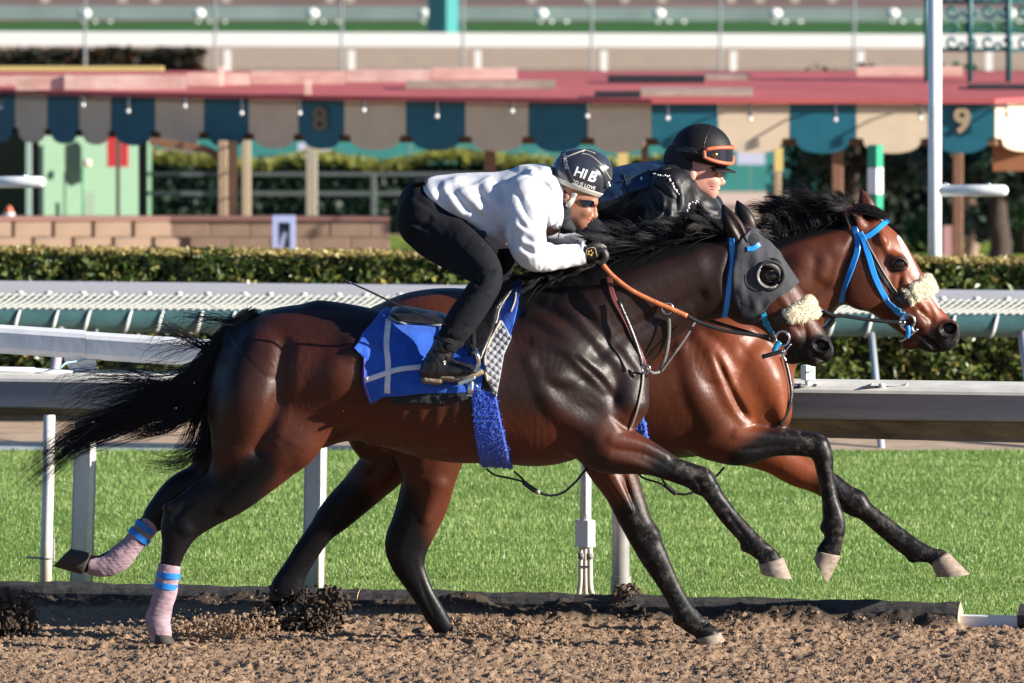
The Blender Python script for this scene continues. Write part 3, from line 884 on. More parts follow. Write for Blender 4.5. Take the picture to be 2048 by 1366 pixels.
tail_l.append(hair_from(tg3, 230, .008, .035, D1, 0, .05, seed=5, wav=.03, len_var=.5, curl=.05, nlock=40))
strands('tail', np.concatenate(tail_l), 0.0010, M_hair, horse1)
# mane, streaming back over the crest in locks
def mane(d, roots, n, length, lift, back, seed, yo=-.02, r=0.0016, lean=0.05, nlock=46):
    rg = np.random.default_rng(seed)
    rt = catmull([list(p) for p in roots], 10)
    lk_a, lk_l, lk_y, lk_w = rg.normal(0, .24, nlock), .75 + .5 * rg.random(nlock), rg.normal(0, .035, nlock), rg.random(nlock) * 6
    out = []; s_ = np.linspace(0, 1, 12)
    for i in range(n):
        t = rg.random() * (len(rt) - 1)
        li = int((t / (len(rt) - 1) * nlock + rg.normal() * .35)) % nlock; tl = (li + .5) / nlock * (len(rt) - 1)
        def at(t):
            k_ = int(np.clip(t, 0, len(rt) - 1.001)); return rt[k_] + (rt[k_ + 1] - rt[k_]) * (t - k_)
        u, v, ln = at(t); ul, vl, _ = at(tl)
        b = P(u + rg.normal() * 3, v + rg.normal() * 3, d); bl_ = P(ul, vl, d)
        L_ = ln / ppm(d) * lk_l[li] * (0.72 + 0.4 * rg.random())
        ang = lift + lk_a[li] + rg.normal() * .05
        if rg.random() < .10: ang += rg.normal() * .35; L_ *= 1.1
        dx = -L_ * (np.cos(ang) * s_ + back * s_ ** 2 * .35)
        dz = L_ * (np.sin(ang) * s_ - .55 * s_ ** 2 * .8) + 0.010 * np.sin(s_ * 5 + lk_w[li]) * s_
        cv = np.clip(s_ * 1.3, 0, 1) * .72
        x = b.x + (bl_.x - b.x) * cv + dx; z = b.z + (bl_.z - b.z) * cv + dz
        y = b.y + yo + rg.normal() * .014 * (1 - .6 * s_) + s_ * (lk_y[li] + rg.normal() * .008 - lean)
        out.append(np.stack([x, y, z], 1))
    return np.array(out)
m1 = mane(D1, [(1105, 552, 62), (1160, 538, 80), (1230, 512, 92), (1300, 494, 96), (1370, 478, 86), (1430, 466, 72), (1468, 462, 50)], 5600, 1, .88, .45, 11)
m1b = mane(D1, [(1050, 556, 30), (1120, 548, 40), (1200, 530, 50)], 700, 1, .25, .8, 12, lean=.10, nlock=20)
strands('mane', np.concatenate([m1, m1b]), 0.0010, M_hair, horse1)

# ------------------------------------------------------------------ far horse: bright bay with a white blaze
f = Field(505, 370, 1960, 1300, D2, -0.40, 0.40, 0.0068)
f.chain([(790, 730, 96, .20), (840, 722, 138, .262), (940, 712, 134, .28), (1060, 735, 130, .285), (1180, 760, 135, .295), (1290, 765, 150, .30), (1385, 755, 158, .285), (1462, 765, 126, .235)], k=K)
f.chain([(1290, 672, 62, .14), (1360, 622, 70, .115), (1430, 596, 62, .105)], k=K)
f.ell(745, 655, 36, 26, .06, ang=-48, k=0.04)
f.ell(790, 785, 88, 120, .17, ang=10, yo=-.10, k=0.05, mir=True)
f.chain([prc(1405, 540, 1575, 745, .175), prc(1500, 492, 1608, 688, .142), prc(1600, 462, 1660, 622, .114), prc(1690, 440, 1700, 602, .098), (1730, 500, 58, .085)], k=0.05)
# head
f.chain([(1740, 468, 36, .066), (1752, 510, 60, .086), (1756, 540, 74, .086), (1809, 602, 58, .074), (1842, 640, 46, .058), (1868, 662, 41, .050), (1886, 670, 34, .050)], k=0.02)
f.ell(1734, 562, 62, 60, .092, k=0.015)
f.ell(1890, 684, 20, 17, .045, k=0.012)
f.ell(1857, 690, 25, 14, .038, ang=18, k=0.010)
f.ell(1834, 682, 34, 16, .036, ang=-18, k=.012)
f.mus([(1890, 710, 5, .02, .016), (1876, 697, 5, .02, .016), (1856, 680, 5, .02, .014), (1832, 664, 4, .02, .012)], k=0.004, op='sub')
f.ell(1894, 657, 24, 19, .022, ang=-10, yo=-.042, k=0.010, mir=True)
f.ell(1896, 656, 17, 12.5, .036, ang=-12, yo=-.064, k=0.005, op='sub', mir=True)
f.mus([(1856, 610, 4, .02, .005), (1864, 634, 4, .02, .006), (1856, 662, 4, .02, .005)], k=.012, op='sub')
f.mus([(1820, 606, 3, .015, .004), (1840, 630, 3, .015, .004), (1862, 646, 3, .015, .003)], k=.01)
f.mus([(1804, 556, 9, .02, .006), (1828, 592, 7, .02, .006), (1850, 620, 5, .015, .004)], k=0.012)
f.ell(1793, 522, 22, 16, .030, ang=25, yo=-.072, k=0.010, mir=True)
f.ell(1795, 526, 13, 8, .02, ang=25, yo=-.100, k=0.006, op='sub', mir=True)
f.ell(1835, 640, 22, 13, .02, ang=40, yo=-.054, k=0.010, mir=True)
f.ell(1762, 480, 14, 12, .02, ang=40, yo=-.072, k=0.010, mir=True)
f.ell(1768, 503, 9, 16, .014, ang=-20, yo=-.098, k=0.012, op='sub', mir=True)
f.mus([(1760, 470, 8, .02, .006), (1772, 500, 7, .02, .006), (1786, 508, 7, .02, .005)], k=0.010)
f.ell(1725, 560, 52, 58, .03, yo=-.080, k=0.012, mir=True)
f.chain([(1712, 470, 7, .02, -.085), (1683, 545, 7, .02, -.105), (1685, 598, 6, .02, -.09)], k=0.02, op='sub')
f.mus([(1775, 592, 8, .02, .005), (1808, 632, 6, .02, .004)], k=0.014)
f.mus([(1800, 548, 5, .02, .005), (1792, 590, 5, .02, .005)], k=0.012, op='sub')
f.mus([(1838, 618, 5, .02, .005), (1862, 640, 5, .02, .005)], k=0.01, op='sub')
ear_shape(f, (1722, 464), (1684, 402), .030, 22, yo=-.048, back=-3)
ear_shape(f, (1742, 440), (1724, 380), .028, 19, yo=.048)
f.chain([(1706, 452, 6, .02, -.080), (1692, 420, 4, .012, -.074)], k=0.006, op='sub')
# near fore leg, folded
f.chain([(1425, 850, 66, .09, -.15), (1480, 880, 46, .08, -.15), prc(1548, 850, 1546, 908, .058, -.14), prc(1622, 860, 1606, 908, .046, -.13), (1641, 902, 22, .044, -.13), prc(1665, 943, 1632, 947, .033, -.13),
         prc(1674, 990, 1641, 994, .030, -.13), prc(1688, 1034, 1644, 1047, .035, -.13), prc(1684, 1072, 1646, 1074, .031, -.13), prc(1678, 1104, 1630, 1098, .036, -.13)], k=0.03)
# far fore leg, reaching
f.chain([(1430, 860, 64, .09, .13), (1480, 888, 46, .08, .13), (1545, 914, 37, .07, .125), (1595, 944, 33, .058, .12), prc(1655, 940, 1637, 994, .05, .12), prc(1722, 990, 1692, 1031, .044, .12), prc(1748, 1014, 1722, 1044, .040, .12),
         prc(1806, 1060, 1787, 1098, .029, .12), prc(1842, 1086, 1824, 1124, .035, .12), prc(1872, 1102, 1857, 1130, .031, .12), prc(1898, 1112, 1864, 1134, .036, .12)], k=0.03)
# hind legs
f.chain([(770, 850, 84, .12, .13), prc(727, 899, 826, 940, .085, .12), prc(698, 947, 765, 1001, .065, .12), prc(646, 1008, 702, 1053, .046, .12), prc(622, 1048, 662, 1084, .038, .12),
         prc(587, 1100, 634, 1120, .031, .12), prc(562, 1143, 614, 1152, .030, .12), prc(538, 1183, 600, 1186, .036, .12), (556, 1206, 19, .033, .12)], k=0.03)
f.chain([(860, 860, 84, .12, -.13), prc(804, 945, 915, 935, .09, -.13), prc(797, 1003, 898, 990, .068, -.12), prc(784, 1045, 877, 1040, .054, -.12), prc(770, 1082, 858, 1083, .046, -.12), prc(781, 1115, 850, 1120, .04, -.12),
         prc(797, 1137, 853, 1148, .032, -.12), prc(822, 1180, 868, 1180, .030, -.12), prc(845, 1220, 889, 1215, .030, -.12), prc(864, 1246, 906, 1243, .036, -.12), prc(873, 1262, 920, 1256, .035, -.12)], k=0.03)
# muscles of the breast and shoulder
f.ell(1552, 800, 30, 60, .12, ang=-10, yo=-.08, k=0.03, mir=True)
f.mus([(1385, 640, 22, .05, 0.0099), (1440, 668, 36, .07, 0.0181), (1498, 712, 44, .08, 0.0248), (1530, 768, 42, .08, 0.0263), (1522, 826, 36, .07, 0.0181)], k=0.027)
f.mus([(1392, 668, 16, .04, 0.0099), (1428, 712, 22, .05, 0.0132), (1452, 780, 26, .05, 0.0132), (1478, 830, 26, .05, 0.0099)], k=0.022)
f.mus([(1428, 700, 6, .03, 0.0099), (1456, 765, 8, .04, 0.0165), (1482, 815, 8, .04, 0.0181), (1496, 830, 7, .04, 0.0149)], k=0.020, op='sub')
f.mus([(1360, 690, 18, .05, 0.0099), (1385, 770, 28, .06, 0.0149), (1430, 840, 34, .06, 0.0149)], k=0.025)
f.mus([(1470, 862, 18, .04, 0.0072), (1540, 868, 12, .03, 0.0058), (1600, 875, 8, .02, 0.0036)], k=0.014, far=False)
f.mus([(1480, 892, 4, .02, 0.0043), (1560, 885, 4, .02, 0.0043)], k=0.011, op='sub', far=False)
f.mus([(1500, 500, 24, .05, 0.0072), (1600, 498, 22, .05, 0.0072), (1660, 498, 18, .04, 0.0058)], k=0.041)
f.mus([(1490, 690, 10, .03, 0.0072), (1565, 632, 9, .03, 0.0101), (1645, 572, 7, .03, 0.0086)], k=0.041, op='sub')
f.mus([(1600, 530, 24, .04, 0.0058), (1590, 560, 20, .04, 0.0043)], k=0.041)
f.mus([(1645, 520, 16, .04, 0.0058), (1640, 545, 14, .04, 0.0036)], k=0.027)
f.mus([(735, 960, 14, .03, 0.0043), (690, 1010, 9, .02, 0.0036)], k=0.022, far=False)
f.mus([(870, 960, 24, .04, 0.0072), (850, 1030, 12, .03, 0.0043)], k=0.022, far=False)
f.mus([(792, 1080, 8, .03, 0.0043), (806, 1030, 7, .02, 0.0043)], k=0.016, op='sub', far=False)
for gl in ([(1646, 925), (1650, 980), (1658, 1025)], [(1730, 1030), (1780, 1078), (1815, 1108)]):
    f.mus([(u - 3, v + 3, 3, .012, .006) for u, v in gl], k=.008, op='sub')
for (u, v, y_) in ((1646, 1050, -.13), (1826, 1122, .12)):
    f.ell(u, v, 8, 8, .020, yo=y_, k=.024)
f.ell(1638, 882, 15, 16, .038, yo=-.13, k=.026); f.ell(1720, 1000, 13, 17, .038, ang=-45, yo=.12, k=.028)
f.mus([(1624, 905, 4, .012, .005), (1640, 925, 4, .012, .005)], k=.008, op='sub', far=False)
f.mus([(830, 1120, 4, .02, .005), (850, 1180, 4, .02, .006), (870, 1225, 4, .02, .005)], k=.008, op='sub', far=False)
V2, Q2 = f.mesh()
f2 = f
me = np_mesh('body', V2, Q2)
bl = np.zeros(len(V2))
for ch, yl in ((([(1480, 915, 30), (1550, 890, 50), (1620, 885, 50), (1655, 990, 60), (1660, 1120, 60)]), (-.3, -.02)),
               (([(1668, 972, 36), (1710, 1010, 46), (1800, 1085, 40), (1900, 1140, 50)]), (0.02, .3)),
               (([(700, 1010, 44), (650, 1060, 52), (590, 1140, 46), (550, 1210, 60)]), (0.02, .3)),
               (([(800, 1000, 40), (800, 1070, 56), (830, 1140, 52), (880, 1260, 60)]), (-.3, -.02)),
               (([(1893, 676, 34), (1855, 692, 28)]), None), (([(1896, 657, 20)]), None), (([(1795, 526, 18)]), None),
               (([(1330, 575, 40), (1500, 496, 22), (1600, 464, 16), (1700, 438, 16)]), (-.16, .16)), (([(820, 590, 22), (900, 572, 16), (1000, 590, 20)]), (-.10, .10)), ([(1687, 402, 10)], None)):
    bl = np.maximum(bl, seg_mask(V2, ch, D2, 0.45, yl))
attr(me, 'black', np.clip(bl, 0, 1))
attr(me, 'red', np.maximum.reduce([seg_mask(V2, [(1540, 800, 80), (1480, 700, 60)], D2, 0.8), seg_mask(V2, [(1540, 925, 60), (1620, 965, 40)], D2, .6, (.02, .3)), 0.9 * seg_mask(V2, [(1800, 470, 50), (1850, 560, 60), (1885, 620, 30)], D2, 0.7), 0.9 * seg_mask(V2, [(1710, 430, 26)], D2, .5)]))
yn = V2[:, 1] - D2
attr(me, 'white', np.maximum(seg_mask(V2, [(1797, 474, 3), (1812, 504, 4.5), (1834, 546, 3)], D2, 0.4, (-.075, .03)), seg_mask(V2, [(1866, 590, 4), (1880, 612, 3)], D2, 0.4, (-.05, .03))))
attr(me, 'dust', np.maximum.reduce([0.8 * seg_mask(V2, [(1620, 870, 50), (1655, 990, 40), (1665, 1100, 40)], D2, .5, (-.3, 0)), 0.8 * seg_mask(V2, [(1690, 985, 44), (1800, 1080, 34), (1890, 1120, 36)], D2, .5, (0, .3)), 0.8 * seg_mask(V2, [(1893, 680, 34)], D2, 0.5)]))
horse2 = thing('race_horse', (P(1180, 1270, D2).x, D2, 0), 'bright bay racehorse with white blaze and blue bridle, galloping beyond the other horse', 'horse', 'racehorses galloping side by side')
body2 = link('body', me, M_far, horse2)
skin2 = Skin([(V2, Q2)], D2)
for args in (((1679, 1108), (1629, 1096), (1653, 1161), (1624, 1112), -.13), ((1900, 1110), (1862, 1131), (1942, 1153), (1873, 1159), .12)):
    hoof_mesh(D2, *args).build('hoof', M_hoof, horse2, smooth=True, auto=50)
for args in (((552, 1224), (580, 1200), (530, 1236), (572, 1224), .12), ((922, 1254), (872, 1263), (940, 1272), (876, 1277), -.12)):
    hoof_mesh(D2, *args, wt=.040, wb=.05).build('hoof', M_hoofd, horse2, smooth=True, auto=50)
for s_ in (-1, 1):
    MB().ico(P(1795, 525.5, D2) + Vector((0, s_ * .080, 0)), 0.025, 3, 1.15, .8, .95).build('eye', M_eye, horse2, smooth=True)
    MB().ico(P(1896, 656, D2) + Vector((0, s_ * .026, 0)), 0.031, 2, 1.2, .3, .85).build('nostril', M_nost, horse2, smooth=True)
m2 = mane(D2, [(1440, 522, 60), (1520, 492, 85), (1580, 470, 112), (1640, 450, 120), (1690, 436, 88), (1720, 430, 50)], 5200, 1, 1.12, .55, 21, lean=.0)
m2b = mane(D2, [(1500, 490, 50), (1560, 470, 70), (1610, 455, 80)], 400, 1, .45, .6, 22, lean=.0, nlock=14)
fl = []                                                                                     # forelock lying forward over the brow
rg = np.random.default_rng(31)
for i in range(1000):
    t = rg.random()
    a, b = P(1690 + 22 * t + rg.normal() * 5, 412 + 4 * t + 16 * rg.random(), D2), P(1768 + rg.normal() * 5, 433 + rg.normal() * 4, D2)
    mid = P(1728 + rg.normal() * 5, 394 + rg.random() * 30, D2)
    y = rg.normal() * .022
    s_ = np.linspace(0, 1, 11)[:, None]
    q = (1 - s_) ** 2 * np.array(a) + 2 * s_ * (1 - s_) * np.array(mid) + s_ ** 2 * np.array(b)
    q[:, 1] = D2 - .018 + y
    fl.append(q)
strands('mane', np.concatenate([m2, m2b]), 0.0010, M_hair, horse2)
strands('forelock', np.array(fl), 0.0010, M_hair, horse2)
t2 = [[(790, 630, 0), (730, 660, 0), (690, 740, 0), (640, 800, 0), (560, 840, 0)], [(780, 640, 0), (725, 690, 0), (690, 770, 0), (640, 840, 0), (600, 880, 0)]]
strands('tail', hair_from(t2, 500, .02, .03, D2, 0.02, .02, seed=8), 0.0017, M_hair, horse2)

M_lid = mat('dark_eyelid', (0.018, 0.009, 0.007), rough=.5)
for sk_, (eu, ev), hs_ in ((skin1, (1541, 550), horse1), (skin2, (1795, 525), horse2)):
    for side_ in (False, True):
        for nm_, pp_ in (('upper_eyelid', ((-15, 5), (-12, -5), (-3, -11), (8, -10), (16, -1), (19, 7))), ('lower_eyelid', ((-15, 5), (-8, 10), (4, 11), (14, 9), (19, 7)))):
            cc_ = catmull([list(p) for p in pp_], 4)
            MB().tube([sk_.at(eu + a * .95, ev + b * .95, .001, side_)[0] for a, b in cc_], [.0052 if 2 < i < len(cc_) - 3 else .003 for i in range(len(cc_))], 6).build(nm_, M_lid, hs_, smooth=True)
# ================================================================== tack
M_blue = mat('royal_blue_cloth', (0.006, 0.078, 0.44), rough=0.75, noise=0.22, nscale=18, bump=0.004, bscale=26, sheen=0.15)
M_blue_f = mat('royal_blue_fleece', (0.010, 0.072, 0.52), rough=0.9, noise=0.5, nscale=260, bump=0.006, bscale=300, sheen=0.5)
M_blue_l = mat('bright_blue_webbing', (0.015, 0.24, 0.72), rough=0.35)
M_teal = mat('teal_webbing', (0.01, 0.23, 0.42), rough=0.4)
M_white_t = mat('white_cotton_tape', (0.72, 0.70, 0.74), rough=0.85, noise=0.12, nscale=30, bump=0.002, bscale=120)
M_blk_l = mat('black_leather', (0.014, 0.014, 0.016), rough=0.34, noise=0.3, nscale=30, bump=0.002, bscale=90)
M_blk_c = mat('black_cloth', (0.012, 0.013, 0.017), rough=0.85, noise=0.3, nscale=30, bump=0.003, bscale=60)
M_grey_c = mat('grey_blinker_cloth', (0.030, 0.033, 0.041), rough=0.8, noise=0.18, nscale=26, bump=0.006, bscale=34)
M_quilt = mat('grey_quilted_cotton', (0.34, 0.34, 0.37), rough=0.8, noise=0.1)
M_pipe = mat('beige_piping', (0.36, 0.32, 0.25), rough=0.7)
M_pipeg = mat('grey_rubber_piping', (0.22, 0.25, 0.27), rough=0.5)
M_orange = mat('orange_rubber_grip', (0.42, 0.125, 0.04), rough=0.5, noise=0.25, nscale=40, bump=0.002, bscale=200)
M_red_l = mat('oxblood_leather', (0.16, 0.045, 0.04), rough=0.4, noise=0.2)
M_steel = mat('polished_steel', (0.62, 0.63, 0.66), rough=0.18, metal=1.0)
M_fleece = mat('cream_sheepskin', (0.88, 0.80, 0.60), rough=0.95, noise=0.12, nscale=120, bump=0.010, bscale=130, sheen=0.4)
M_tan_l = mat('pale_leather', (0.36, 0.30, 0.22), rough=0.6)

def cover(field, poly, off, name, m, parent, rough_amp=0.0, rough_sc=60, holes=(), up=2, round_=0.004, side=None, wave=0.0, wsc=14):
    v, q = field.shell(poly, off, holes, up, round_, side)
    if rough_amp or wave:
        o = np.array([0, field.d, 0])
        n = np.zeros_like(v)
        fn = np.cross(v[q[:, 2]] - v[q[:, 0]], v[q[:, 3]] - v[q[:, 1]])
        for j in range(4):
            for c in range(3):
                n[:, c] += np.bincount(q[:, j], fn[:, c], len(v))
        n /= np.linalg.norm(n, axis=1, keepdims=True) + 1e-9
        if rough_amp: v = v + n * (rough_amp * np.abs(vnoise(v, rough_sc)))[:, None]
        if wave: v = v + n * (wave * vnoise(v * np.array([1, 1, .45]), wsc))[:, None]
    return link(name, np_mesh(name, v, q), m, parent), (v, q)
def torus(mb, c, r, r2, ax, n=24, m=8, stretch=(1, 1), arc=1.0):
    """ring; ax = (a, b) the two directions it lies in"""
    a, b = ax
    pts = [Vector(c) + a * math.cos(2 * math.pi * arc * i / n) * r * stretch[0] + b * math.sin(2 * math.pi * arc * i / n) * r * stretch[1] for i in range(n + 1)]
    return mb.tube(pts, r2, m, caps=arc < 1)
XA, ZA = Vector((1, 0, 0)), Vector((0, 0, 1))
def free(d, pts, sub=8):
    """(u, v, offset from depth d) -> smooth line of points"""
    return [Vector(p) for p in catmull([list(P(u, v, d + yo)) for u, v, yo in pts], sub)]

def fuzz(vq, n, length, rad, m, parent, name, seed=0, curl=.5):
    """short curled fibres standing on a cover"""
    v, q = vq; rg = np.random.default_rng(seed)
    a = v[q[:, 0]]; fn = np.cross(v[q[:, 2]] - a, v[q[:, 3]] - v[q[:, 1]]); ar = np.linalg.norm(fn, axis=1); fn = fn / (ar[:, None] + 1e-12)
    i = rg.choice(len(q), n, p=ar / ar.sum()); w = rg.random((n, 2))
    p = v[q[i, 0]] * ((1 - w[:, :1]) * (1 - w[:, 1:])) + v[q[i, 1]] * (w[:, :1] * (1 - w[:, 1:])) + v[q[i, 2]] * (w[:, :1] * w[:, 1:]) + v[q[i, 3]] * ((1 - w[:, :1]) * w[:, 1:])
    d1 = fn[i] + rg.standard_normal((n, 3)) * curl; d1 /= np.linalg.norm(d1, axis=1, keepdims=True)
    d2 = d1 + rg.standard_normal((n, 3)) * curl * 1.4
    L_ = (length * (.5 + rg.random(n)))[:, None]
    s_ = np.linspace(0, 1, 4)[None, :, None]
    lines = (p - fn[i] * .001)[:, None] + d1[:, None] * L_[:, None] * s_ + (d2 - d1)[:, None] * L_[:, None] * s_ ** 2 * .6
    o = strands(name, lines, rad, m, parent, r1=rad * .4); o['kind'] = 'stuff'; return o

# ---- near horse
cloth_poly = [(757, 626), (738, 648), (709, 686), (729, 706), (729, 759), (744, 797), (770, 784), (841, 778), (962, 775), (976, 700), (1004, 640), (1022, 668), (1046, 566), (1036, 545), (985, 560), (900, 560), (800, 600)]
cloth, cm = cover(f1, cloth_poly, .016, 'saddle_cloth', M_blue, horse1, wave=.0035, wsc=16)
sk_c = Skin([(V1, Q1), cm], D1)
mb = MB(); draped(mb, sk_c, [(778, 634), (774, 680), (778, 720), (776, 776)], 12, .0015, .0015); mb.build('white_stripe', M_white_t, cloth, smooth=True)
mb = MB(); draped(mb, sk_c, [(733, 750), (770, 738), (800, 729), (850, 724)], 11, .0015, .0022); mb.build('white_stripe', M_white_t, cloth, smooth=True)
mb = MB()
draped(mb, sk_c, [(731, 706), (731, 735), (733, 760), (744, 793)], 4, .002, .001)
mb.build('hem', mat('violet_overlock_thread', (0.16, 0.12, 0.50), rough=.8), cloth, smooth=True)
cover(f1, [(768, 782), (841, 772), (938, 770), (938, 789), (880, 798), (790, 796)], .010, 'under_pad', M_blk_c, horse1, rough_amp=.002, rough_sc=70)
quilt_poly = [(1004, 636), (978, 680), (970, 712), (973, 742), (993, 783), (1001, 742), (1008, 700), (1023, 668)]
g = f1.sub_box(940, 610, 1050, 810, 2)
pd = g.poly_sd(quilt_poly)
X, Z = np.meshgrid(g.x, g.z, indexing='ij')
qa, qb = (X * .62 + Z * .78) * 2 * math.pi / .022, (X * .78 - Z * .62) * 2 * math.pi / .022
puff = .0055 * np.abs(np.sin(qa / 2)) ** .55 * np.abs(np.sin(qb / 2)) ** .55
g.phi = np.maximum(g.phi - .020 - puff[:, None, :].astype(np.float32), pd[:, None, :].astype(np.float32))
qv, qq = g.mesh(0)
link('quilted_pad', np_mesh('quilted_pad', qv, qq), M_quilt, horse1)
sk_q = Skin([(V1, Q1), cm, (qv, qq)], D1)
mb = MB(); mb.tube([sk_q.at(u, v, .004)[0] for u, v in catmull([[1003, 638], [979, 680], [971, 712], [974, 742], [992, 781]], 6)], .006, 8)
mb.build('pad_edging', M_pipe, horse1, smooth=True)
go_, gv_ = cover(f1, [(945, 748), (962, 770), (990, 776), (1003, 840), (1022, 930), (1030, 950), (968, 946), (953, 870), (946, 800)], .013, 'girth', M_blue_f, horse1, rough_amp=.003, rough_sc=170, up=3)
fuzz(gv_, 9000, .007, .0009, M_blue_f, go_, 'girth_pile', 1)
mb = MB()
mb.tube(free(D1, [(973, 938, -.10), (990, 950, -.12), (1022, 957, -.12), (1046, 964, -.12), (1060, 975, -.12)]), .0045, 8)
mb.tube(free(D1, [(1028, 943, -.08), (1042, 955, -.10), (1052, 966, -.12)]), .0045, 8)
mb.tube(free(D1, [(1046, 964, -.12), (1062, 976, -.12), (1078, 986, -.12)]), .010, 8)
mb.tube(free(D1, [(1076, 985, -.12), (1100, 991, -.12), (1126, 985, -.11), (1150, 965, -.09), (1166, 946, -.07), (1178, 932, -.05)]), .005, 8)
mb.build('girth_loop', M_blk_l, horse1, smooth=True)
mb = MB(); mb.tube(free(D1, [(1072, 984, -.13), (1079, 984, -.135)], 2), .008, 8); mb.build('knot', M_pipe, horse1, smooth=True)
# saddle
sp = [(778, 622), (798, 608), (860, 596), (910, 592), (962, 566), (1000, 545), (1024, 560), (1024, 578), (998, 613), (988, 655), (962, 716), (935, 690), (905, 648), (850, 644), (803, 640), (780, 631)]
sad, sm_ = cover(f1, sp, .036, 'saddle', M_blk_l, horse1, round_=.02)
sk_s = Skin([(V1, Q1), cm, sm_], D1)
mb = MB(); mb.tube([sk_s.at(u, v, .003)[0] for u, v in catmull([[780, 629], [803, 639], [850, 644], [884, 645]], 6)], .006, 8); mb.build('piping', M_pipeg, sad, smooth=True)
mb = MB()
mb.tube([sk_s.at(u, v, .003)[0] for u, v in catmull([[1023, 576], [999, 611], [990, 648], [979, 684]], 6)], .0035, 6)
mb.tube([sk_s.at(u, v, .003)[0] for u, v in catmull([[1033, 576], [1030, 600], [1022, 620]], 4)], .0035, 6)
mb.build('piping', M_pipe, sad, smooth=True)
mb = MB(); draped(mb, sk_s, [(966, 606), (950, 640), (948, 680), (950, 700)], 12, .004, .03); mb.build('stirrup_leather', M_blk_l, sad, smooth=True)
# stirrup iron
mb = MB()
for dy in (-.055, .055):
    mb.tube(free(D1, [(945, 690, -.345 + dy * .2), (953, 706, -.345 + dy), (957, 728, -.345 + dy), (950, 744, -.345 + dy)]), [.0095] * 24 + [.011], 8)
mb.tube(free(D1, [(945, 690, -.356), (945, 689, -.345), (945, 690, -.334)]), .006, 8)
mb.build('stirrup_iron', M_steel, sad, smooth=True)
mb = MB(); mb.box((P(934, 748, D1).x, D1 - .345, P(934, 748, D1).z), (.075, .10, .016), Matrix.Rotation(R(-22), 3, 'Y'), .004); mb.build('stirrup_tread', M_pipeg, sad)
mb = MB()
draped(mb, sk_q, [(942, 754), (942, 770), (940, 782)], 12, .006, .025); mb.tube([sk_q.at(u, v, .012)[0] for u, v in ((946, 752), (957, 765), (954, 778))], .003, 6)
mb.build('girth_buckle', M_steel, horse1, smooth=True)
# breastplate
def dr(name, pts, w, m, parent, skin, thick=.004, off=.003):
    mb = MB(); draped(mb, skin, pts, w, thick * .7, off); return mb.build(name, m, parent, auto=30)
bp_ = dr('breastplate', [(1218, 553), (1226, 590), (1244, 625), (1265, 670), (1280, 706), (1288, 726)], 10, M_red_l, horse1, skin1, off=.006)
dr('breast_strap', [(1284, 740), (1281, 770), (1274, 805), (1264, 836), (1256, 854)], 5, mat('grey_brown_leather', (.15, .125, .10), rough=.6), bp_, skin1, off=.006)
mb = MB(); strap_mesh(mb, free(D1, [(1236, 600, -.19), (1262, 660, -.20), (1280, 712, -.20), (1284, 732, -.20)], 6), [Vector((.3, -1, 0))] * 19, .016, .004); mb.build('breast_strap', M_blk_l, bp_, smooth=True)
mb = MB()
torus(mb, P(1292, 738, D1 - .19), .016, .004, (XA, ZA)); mb.build('ring', M_steel, bp_, smooth=True)
mb = MB(); torus(mb, P(1335, 617, D1 - .14), .022, .004, (XA, ZA)); mb.build('ring', M_steel, bp_, smooth=True)
mb = MB()
for pts, w in (([(1337, 626, -.135), (1338, 660, -.13), (1334, 700, -.13), (1322, 742, -.13)], .016), ([(1392, 640, -.10), (1372, 674, -.12), (1345, 712, -.13), (1320, 746, -.13)], .012), ([(1320, 744, -.13), (1306, 746, -.15), (1292, 736, -.18)], .012)):
    q = free(D1, pts, 6); strap_mesh(mb, q, [Vector((0.1, -1, 0))] * len(q), w, .003)
mb.build('martingale', mat('worn_grey_leather', (0.10, 0.095, 0.09), rough=.6, noise=.5, nscale=40), bp_, smooth=True)
# blinker hood with eye cups
hood_poly = [(1484, 474), (1500, 455), (1520, 460), (1552, 482), (1574, 515), (1603, 562), (1578, 580), (1556, 592), (1538, 606), (1526, 628), (1514, 646), (1498, 644), (1482, 628), (1470, 600), (1464, 560), (1466, 520), (1472, 490)]
hood, hm = cover(f1, hood_poly, .010, 'blinker_hood', M_grey_c, horse1, holes=((1541, 543, 24, 28),), wave=.0035, wsc=34)
sk_h = Skin([(V1, Q1), hm], D1)
for s_ in (-1, 1):
    c = P(1539, 548, D1) + Vector((0, s_ * .096, 0))
    mb = MB(); torus(mb, c, .055, .008, (XA, ZA), 28, 8); mb.build('eye_cup', M_grey_c, hood, smooth=True)
    mb = MB()
    for rr_, yy_, a0, a1 in ((.050, .010, 2.3, 5.2), (.046, .017, 2.6, 5.4)):
        mb.tube([c + Vector((math.cos(a0 + (a1 - a0) * i / 20) * rr_, s_ * yy_, math.sin(a0 + (a1 - a0) * i / 20) * rr_)) for i in range(21)], .0018, 6)
    mb.build('cup_edging', mat('clear_plastic_edging', (0.45, 0.42, 0.38), rough=.25), hood, smooth=True)
mb = MB(); 
vs = [sk_h.at(1507 + 11 * math.cos(a), 478 + 12 * math.sin(a), .002)[0] for a in np.linspace(0, 2 * math.pi, 17)[:-1]]
mb.add(vs + [sk_h.at(1507, 478, .004)[0]], [(i, (i + 1) % 16, 16) for i in range(16)]); mb.build('ear_gusset', M_blk_c, hood, smooth=True)
